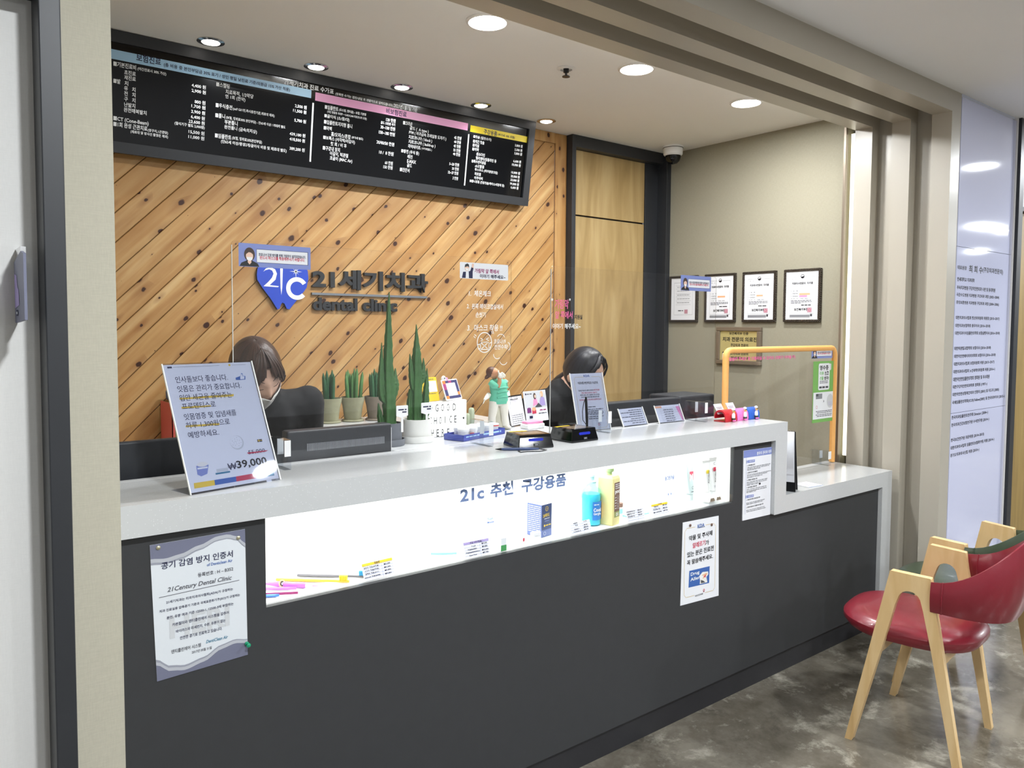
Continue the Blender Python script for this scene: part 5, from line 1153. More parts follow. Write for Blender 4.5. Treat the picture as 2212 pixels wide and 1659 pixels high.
# ---------------------------------------------------------------- things on the divider top
t = thing('letter_light_box', 'glowing letter box with the words GOOD CHOICE HERE', 'light box', (1.52, 2.32, ZT))
MB().box(1.425, 1.6075, 2.30, 2.34, ZT, 1.231, 'trim_white').build('case', t, bevel=.002)
m = MB()
for z0, z1 in ((1.1895, 1.226), (1.146, 1.1855), (1.1065, 1.142)): m.box(1.43, 1.603, 2.2985, 2.3005, z0, z1, 'sign_glow')
m.build('lit_panel', t)
m = MB(); OL = Vector((0, 2.2985, 0))
for q in TXT['light']: m.text(*q[:5], OL, XA, ZA, 'ink', .0006, .006)
sc = (1.5921, 1.1645); m.poly([(sc[0]+(.0075 if i % 2 == 0 else .003)*math.sin(i*PI/5), sc[1]+(.0075 if i % 2 == 0 else .003)*math.cos(i*PI/5)) for i in range(10)], OL, XA, ZA, 'ink', .0006)
hx, hz = 1.452, 1.207; m.poly([(hx, hz-.01), (hx+.0085, hz+.002), (hx+.006, hz+.008), (hx, hz+.004), (hx-.006, hz+.008), (hx-.0085, hz+.002)], OL, XA, ZA, 'ink', .0006)
m.build('letters', t)
def plate_card(key, label, col, draw, th=.003, prop=.03):
    O, U, V, N, w, h = frame_of(key); t = thing('payment_card_stand', label, 'card stand', O+U*w/2, 0, 'payment card stands')
    b = MB().prism(rrect(0, 0, w, h, .003, 3), O+Vector((0, 0, .0015)), U, V, -N*th, col); draw(b, O+Vector((0, 0, .0015))+N*.0003, U, V, w, h); b.build('face_plate', t)
    B = Vector((-U.y, U.x, 0)); top = O+U*w*.3+V*h*.6-N*th; bot = O+U*w*.3+B*(h*.5*math.sin(.3)+.028)+Vector((0, 0, .0008)); e = top-bot
    MB().prism([(0, 0), (w*.4, 0), (w*.4, e.length), (0, e.length)], bot, U, e.normalized(), U.cross(e).normalized()*.0015, col).build('prop', t); return t
def d_q(m, O, U, V, w, h):
    cols = ['card_navy', 'card_orange', 'card_navy', 'card_plum', 'card_navy']
    m.rect(.004, .005, w-.004, h-.004, O, U, V, 'card_navy', .0001)
    rr = random.Random(4)
    for i in range(5):
        for j in range(6):
            if i in (0, 4) or j in (0, 5):
                c = rr.choice(cols)
                if c != 'card_navy': m.rect(.004+i*(w-.008)/5, .005+j*(h-.009)/6, .004+(i+1)*(w-.008)/5, .005+(j+1)*(h-.009)/6, O, U, V, c, .0002)
    m.rect(w*.22, h*.2, w*.80, h*.82, O, U, V, 'paper', .0003)
x = plate_card('qr', 'payment card with orange and navy border standing on the glowing letter box', 'white', d_q)
def d_y(m, O, U, V, w, h): m.rect(w*.3, h*.38, w*.94, h*.84, O, U, V, 'paper', .0002); greek(m, w*.3, w*.8, h*.9, .003, O, U, V, 'ink_grey', .0002); greek(m, w*.35, w*.85, h*.3, .003, O, U, V, 'ink_grey', .0002)
plate_card('yel', 'yellow payment card standing behind the tall cactus', 'card_yellow', d_y)
t = thing('clip_figure', 'tiny white round clip on top of the orange and navy card', 'clip', (1.545, 2.325, 1.305))
O_, U_, V_, N_, w_, h_ = frame_of('qr'); c = O_+U_*.02+V_*(h_+.006)
MB().ball(c, (.010, .005, .011), 'white').ball(c+N_*.005, (.003, .002, .003), 'ink_grey').build('clip_disc', t); MB().ball(c+U_*.02+Vector((0, 0, -.004)), (.006, .004, .008), 'hl_pink').build('clip_figurine', t)
# blue carton tray with round white tubs
tr = Matrix.Translation((1.60, 2.235, ZT)) @ Matrix.Rotation(R(17.5), 4, 'Z')
t = thing('carton_tray', 'blue printed carton tray holding round white tubs', 'tray', (1.60, 2.235, ZT), R(17.5), local=True)
m = MB(); tw, td, hh = .25, .085, .022
m.box(-tw/2, tw/2, -td/2, td/2, .0003, .002, 'tray_blue').box(-tw/2, tw/2, -td/2, -td/2+.002, 0.0005, hh, 'tray_blue').box(-tw/2, tw/2, td/2-.002, td/2, .0005, hh, 'tray_blue').box(-tw/2, -tw/2+.002, -td/2, td/2, .0005, hh, 'tray_blue').box(tw/2-.002, tw/2, -td/2, td/2, .0005, hh, 'tray_blue')
OTr = Vector((0, -td/2, 0)); greek(m, -.11, -.03, .012, .006, OTr, XA, ZA, 'band_blue', .0004); greek(m, -.01, .1, .010, .008, OTr, XA, ZA, 'band_blue', .0004); m.build('carton', t)
tubs = [(-.09, -.015, 0), (-.045, -.018, 1), (.0, -.015, 0), (.045, -.016, 0), (.09, -.014, 2), (-.065, .022, 0), (-.02, .022, 2), (.025, .022, 0), (.07, .022, 2)]
TL_ = ['white tub at the left front corner of the blue tray', 'white tub beside the red square in the front row of the blue tray', 'white tub in the middle of the front row of the blue tray', 'white tub behind the clear block in the front row of the blue tray', 'red banded white tub at the right front of the blue tray', 'white tub at the left of the back row of the blue tray', 'red banded tub in the back row of the blue tray, left of centre', 'white tub in the back row of the blue tray, right of centre', 'red banded tub at the right of the back row of the blue tray']
for (x, y, k), l in zip(tubs, TL_):
    p = tr @ Vector((x, y, .0022)); b = thing('tub', l, 'tub', p, 0, 'white tubs in the blue tray')
    MB().lathe([(.0185, 0), (.019, .002), (.019, .026)], p, 'tub_white', 24).build('jar', b)
    lid = MB().lathe([(.0205, .0262), (.021, .028), (.021, .036), (.0195, .038), (.0001, .038)], p, 'tub_white', 24)
    if k == 2: lid.lathe([(.0212, .029), (.0212, .033)], p, 'red_plastic', 24)
    lid.build('lid', b)
p = tr @ Vector((-.067, -.036, .0022)); tag(MB().box(p.x-.007, p.x+.007, p.y-.003, p.y+.003, p.z, p.z+.022, 'red_plastic').build('small_box', origin=p), 'tiny red box between tubs in the blue tray', 'box')
# resin dentist figurine leaning back with a hand to the face
fx, fy, fz = 1.775, 2.335, ZT
t = thing('figurine', 'resin figurine in mint tunic holding its glove to its face', 'figurine', (fx, fy, fz))
F = lambda x, y, z: (fx+x, fy+y, fz+z)
m = MB()
for s in (-1, 1): m.tube([F(.022*s+.006, 0, .108), F(.026*s+.004, -.002, .08), F(.030*s+.004, .0, .05), F(.032*s+.004, -.002, .014)], [.019, .0175, .0145, .0165], 'resin_white', 12)
m.ball(F(.006, 0, .108), (.036, .022, .018), 'resin_white'); m.build('trousers', t)
for s in (-1, 1): MB().ball(F(.034*s+.004, -.01, .009), (.013, .023, .009), 'resin_white').build('shoe', t)
m = MB().loft([[F(.006+cx+rx*math.cos(a), cy+ry*math.sin(a), z) for a in [2*PI*i/18 for i in range(18)]] for z, cx, cy, rx, ry in ((.1, 0, 0, .038, .024), (.115, 0, 0, .041, .026), (.14, .002, .002, .036, .023), (.16, 0, .003, .038, .024), (.18, -.003, .004, .037, .022), (.192, -.006, .004, .028, .018), (.197, -.006, .004, .014, .012))], 'mint')
m.tube([F(.03, 0, .183), F(.04, .008, .17), F(.044, .016, .15)], [.013, .013, .012], 'mint', 12).tube([F(-.036, -.004, .184), F(-.03, -.018, .172), F(-.018, -.026, .168)], [.013, .013, .011], 'mint', 12)
for z in (.125, .145, .16): m.tube([F(-.02, -.025, z), F(.006, -.0275, z+.004), F(.034, -.021, z+.002)], .003, 'mint', 6)
m.build('tunic', t)
MB().tube([F(-.018, -.026, .166), F(-.014, -.03, .185), F(-.012, -.028, .205)], [.008, .008, .007], 'resin_skin', 10).tube([F(.043, .015, .151), F(.04, .022, .135), F(.03, .026, .118)], [.0085, .008, .007], 'resin_skin', 10).tube([F(-.008, .003, .194), F(-.012, .002, .206)], .009, 'resin_skin', 10).ball(F(-.02, -.002, .218), (.02, .022, .021), 'resin_skin').tube([F(-.014, -.02, .222), F(-.013, -.027, .222)], [.006, .003], 'resin_skin', 8).build('body', t)
MB().ball(F(-.026, .005, .222), (.0215, .022, .021), 'resin_hair').tube([F(-.036, .012, .208), F(-.044, .014, .2), F(-.05, .012, .196)], [.009, .007, .002], 'resin_hair', 8).build('hair', t)
m = MB().ball(F(-.012, -.03, .208), (.008, .008, .012), 'resin_white')
for i, (dx, dz, L_) in enumerate(((.0, .0, .018), (.003, -.004, .02), (.006, -.009, .019), (.006, -.014, .015))): m.tube([F(-.012+dx, -.032, .214+dz), F(-.004+dx, -.033, .220+dz), F(-.012+dx+L_, -.032, .216+dz)], [.0035, .0035, .0022], 'resin_white', 7)
m.tube([F(-.016, -.031, .214), F(-.020, -.031, .224), F(-.018, -.03, .23)], [.0035, .003, .002], 'resin_white', 7); m.build('glove', t)
m = MB().ball(F(.05, .02, .172), (.012, .01, .012), 'resin_white').tube([F(.05, .02, .176), F(.058, .018, .187)], [.008, .009], 'resin_white', 10); m.build('glove', t)
MB().tube([F(-.035, .01, .135), F(-.05, .0, .128), F(-.066, -.004, .118)], [.01, .009, .004], 'resin_white', 9).tube([F(-.062, -.003, .12), F(-.072, -.006, .105)], [.0025, .0015], 'resin_white', 6).build('held_tool', t)
MB().lathe([(.03, 0), (.028, .02), (.02, .035), (.017, .09)], F(.006, .018, 0), 'stone_base', 16).build('stone_stand', t)
# clipboard, blue card, flyer, small box and ceramic cactus
O, U, V, N, w, h = frame_of('clip')
t = thing('clipboard', 'clipboard with white form leaning behind the mint figurine', 'clipboard', O+U*w/2)
O = O+Vector((.05, .05, 0)); t.location = O+U*w/2
MB().prism(rrect(-.004, 0, w-.02, h+.006, .004, 3), O, U, V, -N*.003, 'black_plastic').build('board', t)
m = MB().prism([(0, .003), (w-.026, .003), (w-.026, h), (0, h)], O+N*.0006, U, V, -N*.0005, 'paper')
for i in range(8): m.rect(.015, h*.82-i*.008, w-.04, h*.82-i*.008+.0006, O+N*.0006, U, V, 'ink_light', .0003)
greek(m, .02, .08, h*.9, .005, O+N*.0006, U, V, 'ink_grey', .0003)
for i in range(5): greek(m, .012, w-.04, h*.35-i*.008, .004, O+N*.0006, U, V, 'grey_bar', .0003)
m.build('form', t); MB().tube([O+U*a+V*b+N*.003 for a, b in ((.03, h), (.03, h-.012), (.075, h-.012), (.075, h))], .0016, 'chrome', 6).build('clip', t)
tag(MB().prism([(0, .0), (.082, .0), (.082, .135), (0, .135)], O+Vector((.005, .05, .0)), U, V, -N*.004, 'paper').rect(.002, .085, .08, .112, O+Vector((.005, .05, .0)), U, V, 'sky_blue', .0004).rect(.002, .04, .08, .083, O+Vector((.005, .05, .0)), U, V, 'ink_blue', .0004).build('leaflet_stand', origin=O+U*.04+Vector((.005, .05, 0))), 'white and blue leaflet card standing behind the clipboard', 'leaflet')
O, U, V, N, w, h = frame_of('fly')
m = MB().prism([(0, 0), (w, 0), (w, h), (0, h)], O, U, V, -N*.003, 'paper'); q = O
m.rect(.002, h*.45, w-.002, h-.002, q, U, V, 'ink_light', .0003).disc(.012, h-.012, .004, q, U, V, 'ink_navy', .0006); greek(m, .018, .05, h-.014, .005, q, U, V, 'ink_grey', .0006)
m.poly([(.05, h*.5), (.082, h*.56), (.078, h*.72), (.066, h*.76), (.056, h*.7)], q, U, V, 'hl_pink', .0006).disc(.067, h*.82, .0085, q, U, V, 'hair_flat', .0006, 16, .014).disc(.069, h*.815, .005, q, U, V, 'skin_flat', .0008, 14, .007)
m.poly([(.09, h*.48), (.13, h*.5), (.127, h*.74), (.113, h*.8), (.1, h*.74)], q, U, V, 'lilac', .0006).disc(.112, h*.87, .0095, q, U, V, 'tan', .0006, 16, .013).disc(.108, h*.85, .005, q, U, V, 'skin_flat', .0008, 14, .008).poly([(.06, h*.46), (.085, h*.6), (.108, h*.46)], q, U, V, 'dark_bar', .0009)
m.rect(.01, h*.30, .035, h*.42, q, U, V, 'purple', .0006).disc(.0225, h*.43, .0125, q, U, V, 'purple', .0008, 16, .005).rect(.04, h*.26, .066, h*.40, q, U, V, 'ink_red', .0006).disc(.053, h*.41, .013, q, U, V, 'tan', .0008, 16, .008); greek(m, .09, .13, h*.34, .006, q, U, V, 'ink_magenta', .0006); greek(m, .08, .13, h*.24, .005, q, U, V, 'ink_grey', .0006); m.rect(.02, h*.12, .04, h*.2, q, U, V, 'ink_navy', .0006)
t = thing('brochure_stand', 'brochure card with two people and jars standing right of the clipboard', 'brochure', O+U*w/2); m.build('card', t)
B_ = Vector((-U.y, U.x, 0)); MB().prism([(0, 0), (.04, 0), (.04, h*.5), (0, h*.5)], O+U*.05+B_*.03, U, (V*h*.5-B_*.027)/(h*.5), -N*.001, 'white').build('prop', t)
t = thing('pill_box', 'low white case with pink lid behind the left signature pad', 'box', (1.91, 2.29, ZT))
MB().box(1.87, 1.955, 2.265, 2.315, ZT, ZT+.02, 'white').build('case', t, bevel=.004); MB().prism(rrect(-.04, -.022, .04, .022, .01), (1.912, 2.29, ZT+.0205), XA, (0, 1, 0), (0, 0, .008), 'hl_pink').build('lid', t, bevel=.003)
t = thing('ceramic_cactus', 'small pale ceramic cactus ornament behind the clear block', 'ornament', (1.665, 2.36, ZT))
MB().lathe([(.026, 0), (.027, .004), (.024, .022), (.02, .024), (.0001, .024)], (1.665, 2.36, ZT), 'pot_white', 20).build('pot', t)
m = MB()
for (dx, r, z1) in ((.006, .0115, .088), (-.012, .009, .068)): 
    c = (1.665+dx, 2.36, ZT+.022); k = 16; secs = []
    for z, s in ((0, .8), (.02, 1), (z1-.03, 1), (z1-.024, .8), (z1-.021, .4)): secs.append([(c[0]+r*s*(1+.1*math.cos(6*a))*math.cos(a), c[1]+r*s*(1+.1*math.cos(6*a))*math.sin(a), c[2]+z) for a in [2*PI*i/24 for i in range(24)]])
    m.loft(secs, 'cactus_pale')
m.build('stems', t)

# ---------------------------------------------------------------- tall cacti in pots
def column(m, path, rad, mm='cactus_green', ribs=4, sd=0):
    P = [Vector(p) for p in path]
    # resample smoothly
    Q, Rr = [], []
    for i in range(len(P)-1):
        p0, p1, p2, p3 = P[max(i-1, 0)], P[i], P[i+1], P[min(i+2, len(P)-1)]; r0, r1, rr2, r3 = rad[max(i-1, 0)], rad[i], rad[i+1], rad[min(i+2, len(P)-1)]
        for k in range(6):
            s = k/6; h = lambda a, b, c, d: .5*((2*b)+(c-a)*s+(2*a-5*b+4*c-d)*s*s+(3*b-a-3*c+d)*s**3)
            Q.append(Vector([h(p0[j], p1[j], p2[j], p3[j]) for j in range(3)])); Rr.append(max(.0012, h(r0, r1, rr2, r3)))
    Q.append(P[-1]); Rr.append(rad[-1]); n = ribs*6; secs = []; prev = None
    for i, p in enumerate(Q):
        tt = (Q[min(i+1, len(Q)-1)]-Q[max(i-1, 0)]).normalized()
        a = tt.orthogonal().normalized() if prev is None else (prev-tt*prev.dot(tt)).normalized(); prev = a; b = tt.cross(a)
        secs.append([p+(a*math.cos(q)+b*math.sin(q))*Rr[i]*(1+.22*math.cos(ribs*q)+.10*math.sin(i*2.1+math.floor(q*ribs/2/PI)*1.7+sd)) for q in [2*PI*j/n for j in range(n)]])
    m.loft(secs, mm)
def cactus(label, group, x, y, pot, r, hpot, arms, tagtext, kx=1, kr=1):
    t = thing('potted_cactus', label, 'potted plant', (x, y, ZT), 0, group)
    MB().lathe([(r+.008, 0), (r+.010, .004), (r+.010, .022), (r+.007, .022), (r+.007, .008), (.0001, .008)], (x, y, ZT), pot, 36).build('saucer', t)
    MB().lathe([(r-.004, .0085), (r, .012), (r, hpot), (r-.004, hpot), (r-.005, hpot-.012), (.0001, hpot-.012)], (x, y, ZT), pot, 36).build('pot', t)
    m = MB(); rr = random.Random(3)
    for i in range(26):
        a, q = rr.uniform(0, 2*PI), (r-.012)*math.sqrt(rr.random()); m.ball((x+q*math.cos(a), y+q*math.sin(a), ZT+hpot-.010), (rr.uniform(.006, .01),)*2+(.006,), 'pebble', 8)
    m.build('pebbles', t)
    for i, (path, rad) in enumerate(arms):
        m = MB(); column(m, [(x+a*kx, y+b, ZT+c) for a, b, c in path], [q*kr for q in rad], sd=i); m.build('stem', t)
    m = MB(); px, py = x-.0+tagtext[0], y-r+.008; z = ZT+hpot
    m.prism([(-.004, -.03), (.004, -.03), (.004, .018), (.022, .024), (.022, .056), (.02, .058), (-.02, .058), (-.022, .056), (-.022, .024), (-.004, .018)], (px, py, z), XA, ZA, (0, -.0015, 0), 'white'); greek(m, -.015, .016, .042, .006, Vector((px, py-.0015, z)), XA, ZA, 'ink_navy', .0004); greek(m, .0, .016, .034, .006, Vector((px, py-.0015, z)), XA, ZA, 'ink_navy', .0004); m.build('plant_tag', t)
cactus('tall cactus in dark grey pot beside the monitor', 'tall potted cacti', 1.254, 2.245, 'pot_grey', .044, .075,
  [([(.0, 0, .055), (.002, 0, .13), (0, 0, .2), (-.002, 0, .27), (.0, 0, .36), (.002, 0, .44), (.004, 0, .506)], [.02, .024, .024, .019, .014, .008, .0015]),
   ([(-.004, .0, .14), (-.022, .004, .16), (-.03, .004, .2), (-.03, .004, .26), (-.029, .003, .34)], [.012, .018, .015, .010, .0015]),
   ([(.006, -.004, .14), (.022, -.004, .17), (.028, -.004, .2), (.028, -.004, .225), (.03, -.004, .255)], [.012, .014, .015, .009, .0015]),
   ([(.018, 0, .055), (.022, 0, .1), (.026, 0, .15)], [.012, .012, .004]), ([(-.02, .01, .055), (-.03, .012, .09), (-.038, .014, .14)], [.011, .012, .002])], (.03,), .8, .76)
cactus('tall cactus in white pot in front of the glowing letter box', 'tall potted cacti', 1.372, 2.262, 'pot_white', .05, .078,
  [([(-.002, 0, .06), (-.002, 0, .13), (0, 0, .22), (0, 0, .29), (.0, 0, .34), (-.001, 0, .4)], [.022, .023, .021, .018, .01, .0015]),
   ([(-.006, 0, .17), (-.016, 0, .19), (-.022, 0, .23), (-.025, 0, .27), (-.028, 0, .3)], [.01, .012, .011, .007, .0015]),
   ([(.008, 0, .19), (.02, 0, .205), (.026, 0, .225), (.028, 0, .25), (.029, 0, .285)], [.008, .012, .014, .009, .0015]),
   ([(-.02, .006, .06), (-.025, .006, .12), (-.02, .006, .18)], [.013, .013, .008]), ([(.02, -.01, .06), (.03, -.008, .1), (.034, -.006, .15), (.038, -.006, .2), (.04, -.006, .25)], [.015, .017, .014, .009, .0015]), ([(.024, .012, .06), (.04, .014, .1), (.046, .014, .14)], [.011, .012, .002])], (.014,), .95, .74)
# three snake plants in plain clay pots on the divider, by the pine wall
def snake(label, x, y, clay, leaf, n, sd):
    t = thing('snake_plant', label, 'potted plant', (x, y, ZT), 0, 'snake plants in clay pots'); rr = random.Random(sd)
    MB().lathe([(.028, 0), (.034, .004), (.037, .03), (.041, .06), (.047, .085), (.049, .1), (.045, .1), (.042, .085), (.0001, .08)], (x, y, ZT), clay, 24).build('pot', t)
    MB().lathe([(.044, 0), (.046, .004), (.043, .008), (.0001, .008)], (x, y, ZT), clay, 24).build('saucer', t)
    MB().lathe([(.0425, .088), (.0001, .09)], (x, y, ZT), 'soil', 20).build('soil', t)
    for i in range(n):
        a = 2*PI*i/n+rr.uniform(-.3, .3); q = .008+.022*((i % 3)/2); h = rr.uniform(.10, .135); dx, dy = math.cos(a), math.sin(a)
        MB().tube([(x+q*dx, y+q*dy, ZT+.085), (x+q*dx*1.15, y+q*dy*1.15, ZT+.085+h*.5), (x+q*dx*1.3, y+q*dy*1.3, ZT+.085+h*.85), (x+q*dx*1.35, y+q*dy*1.35, ZT+.085+h)], [.0075, .0078, .0062, .0012], leaf, 10).build('leaf', t)
snake('snake plant with dark leaves in a moss grey pot, nearest the person at left', 1.35, 2.9, 'clay_moss', 'leaf_dark', 7, 1); snake('snake plant with yellow-green leaves in a moss grey pot, middle of three', 1.452, 2.9, 'clay_moss', 'leaf_mid', 9, 2); snake('snake plant with blue-green leaves in a brown pot beside the grey-potted cactus', 1.55, 2.88, 'clay_brown', 'leaf_dark', 9, 3)

# ---------------------------------------------------------------- screens and machines behind the counter
def monitor(label, x0, x1, ytop, ztop, zbot, vents, lean=.0, y=2.16, th=.045):
    t = thing('monitor', label, 'monitor', ((x0+x1)/2, y+.06, .74), 0, 'monitors behind the counter')
    m = MB().box(x0, x1, y, y+th, zbot, ztop, 'dark_plastic'); m.build('housing', t, bevel=.006, seg=3)
    MB().box(x0+.008, x1-.008, y+th, y+th+.002, zbot+.01, ztop-.01, 'black_screen').build('screen', t)
    if vents:
        m = MB(); n = 60
        for i in range(n): x = x0+.06+i*(x1-x0-.085)/n; m.box(x, x+.0022, y-.0008, y+.001, 1.128, 1.150, 'grey_plastic')
        m.build('vent_slots', t)
        m = MB()
        for i in range(9): m.box(x0+.05, x1-.03, y-.0006, y+.001, 1.100-i*.007, 1.1025-i*.007, 'black_plastic')
        m.build('vent_grille', t)
    MB().box((x0+x1)/2-.03, (x0+x1)/2+.03, y+.012, y+.03, .755, zbot+.02, 'black_plastic').build('neck', t); MB().box((x0+x1)/2-.11, (x0+x1)/2+.11, y-.02, y+.14, .741, .755, 'black_plastic').build('base', t, bevel=.003)
    return t
monitor('black flat screen behind the left end of the counter', .33, .79, 0, 1.19, .86, False, y=2.2, th=.022)
mm_ = monitor('dark monitor with a slotted back beside the grey-potted cactus', .865, 1.208, 0, 1.19, .84, True, y=2.142)
MB().box(1.2085, 1.2115, 2.15, 2.18, .86, 1.175, 'white').build('side_trim', mm_)
monitor('wide dark monitor behind the small card stands', 2.22, 2.672, 0, 1.191, .84, False, y=2.19, th=.05)
t = thing('receipt_printer', 'dark box-shaped printer behind the red card holder', 'printer', (2.81, 2.29, .74))
MB().box(2.682, 2.93, 2.2, 2.38, .741, 1.193, 'dark_plastic').build('housing', t, bevel=.008); MB().box(2.70, 2.9, 2.195, 2.2, 1.0, 1.05, 'black_plastic').build('paper_slot', t)
t = thing('wall_shelf', 'low shelf against the pine wall behind the left screen', 'shelf', (.85, 3.3, .98)); MB().box(.33, 1.2, 3.2, 3.385, 1.0, 1.02, 'white').build('board', t)
for x in (.4, 1.1): MB().prism([(3.389, 1.0), (3.25, 1.0), (3.389, .88)], (x, 0, 0), (0, 1, 0), ZA, (.02, 0, 0), 'white').build('bracket', t)
def binder(label, x, w, h, col, y=3.25):
    t = thing('ring_binder', label, 'binder', (x+w/2, y, 1.02), 0, 'binders on the shelf'); m = MB().box(x, x+w, y-.05, y-.046, 1.0205, 1.02+h, col).box(x, x+.003, y-.05, y+.12, 1.0205, 1.02+h, col).box(x+w-.003, x+w, y-.05, y+.12, 1.0205, 1.02+h, col); m.build('cover', t)
    MB().box(x+.004, x+w-.004, y-.045, y+.11, 1.0215, 1.02+h-.012, 'paper').build('papers', t); MB().box(x+.012, x+w-.012, y-.0508, y-.05, 1.05, 1.02+h*.72, 'olive').build('spine_label', t)
binder('red binder on the shelf beside the leaning price sign', .823, .052, .165, 'binder_red'); binder('green binder on the shelf, right of the red one', .878, .05, .165, 'binder_green'); tag(MB().box(.838, .93, 3.26, 3.36, 1.187, 1.235, 'binder_blue').build('blue_case', origin=(.885, 3.31, 1.187), bevel=.012), 'small blue case lying on top of the red binder', 'case')
# ---------------------------------------------------------------- two receptionists
def remesh(o, vox, it=3, f=.5):
    r = o.modifiers.new('remesh', 'REMESH'); r.mode = 'VOXEL'; r.voxel_size = vox; r.use_smooth_shade = True
    s = o.modifiers.new('smooth', 'SMOOTH'); s.factor = f; s.iterations = it
def chain(m, P, Rr, mm, n=14, k=5):
    """smoothly tapering limb through joints P with radii Rr, closed by balls"""
    P = [Vector(p) for p in P]; Q, S = [], []
    for i in range(len(P)-1):
        for j in range(k): s = j/k; Q.append(P[i].lerp(P[i+1], s)); S.append(Rr[i]*(1-s)+Rr[i+1]*s)
    Q.append(P[-1]); S.append(Rr[-1]); m.tube(Q, S, mm, n)
    for p, r in zip(P, Rr): m.ball(p, r*.995, mm, 12)
def ellip(m, c, r, mm, mtx=None): m.ball(c, r, mm, 20, mtx)
def headpoint(d, g=0.0):
    """unit direction to a point on the head; the face looks along -y, x is the person's left"""
    x, y, z = d; px, py, pz = .073*x, .094*y, .113*z
    t = max(0, min(1, (-z-.05)/.95)); px *= 1-.40*t**1.3
    if y > 0: py *= 1-.42*t
    else: py *= 1-.10*t
    if y < 0:
        py -= .021*math.exp(-(x/.15)**2-((z+.24)/.13)**2)+.010*math.exp(-(x/.10)**2-((z+.02)/.2)**2)
        py += .010*math.exp(-((abs(x)-.40)/.17)**2-((z-.03)/.10)**2)
        py -= .004*math.exp(-((abs(x)-.40)/.11)**2-((z-.02)/.06)**2)
        py -= .004*math.exp(-((z-.17)/.09)**2)
        py -= .006*math.exp(-(x/.22)**2-((z+.52)/.07)**2)+.005*math.exp(-(x/.2)**2-((z+.85)/.12)**2)
    q = Vector((px, py, pz)); return q*(1+g/.095)
def patch(f, us, vs, mm, name, parent, mtx, g, thick, uv=True):
    """open sheet over the head: f(u,v) gives (lon, lat, extra); lon 0 is the face, positive towards the person's left"""
    V = []; UV = []
    for v in vs:
        for u in us:
            lon, lat, ex = f(u, v); d = (math.sin(lon)*math.cos(lat), -math.cos(lon)*math.cos(lat), math.sin(lat))
            V.append(mtx @ headpoint(d, g+ex)); UV.append((u, v))
    n = len(us); F = [(i*n+j, i*n+j+1, (i+1)*n+j+1, (i+1)*n+j) for i in range(len(vs)-1) for j in range(n-1)]
    me = bpy.data.meshes.new(name); o0 = Vector(parent.location); me.from_pydata([p-o0 for p in V], [], F); me.materials.append(MATS[mm])
    l = me.uv_layers.new(name='UVMap')
    for lp in me.loops: l.data[lp.index].uv = UV[lp.vertex_index]
    for p in me.polygons: p.use_smooth = True
    o = bpy.data.objects.new(name, me); COL.objects.link(o); o.parent = parent
    s = o.modifiers.new('solid', 'SOLIDIFY'); s.thickness = thick; s.offset = 1
    return o
def hand(m, wrist, direc, palm_n, mm, sgn, curl=.5):
    w = Vector(wrist); d = Vector(direc).normalized(); n = Vector(palm_n).normalized(); s = d.cross(n).normalized()*sgn
    B = Matrix((s, d, n)).transposed()
    ellip(m, w+d*.045, (.038, .05, .015), mm, B)
    for i, (off, L, r) in enumerate(((-.028, .058, .0075), (-.009, .068, .0082), (.010, .072, .0084), (.028, .064, .0082))):
        p = w+d*.078+s*off; k1 = p+d*L*.42-n*L*.10*curl; k2 = k1+d*L*.28-n*L*.24*curl; k3 = k2+d*L*.16-n*L*.26*curl
        chain(m, [p-d*.02, p, k1, k2, k3], [r*1.05, r*1.05, r, r*.92, r*.75], mm, 9, 2)
    p = w+d*.025+s*.03; chain(m, [p, p+s*.018+d*.022-n*.008, p+s*.024+d*.046-n*.014], [.0115, .010, .0075], mm, 9, 2)
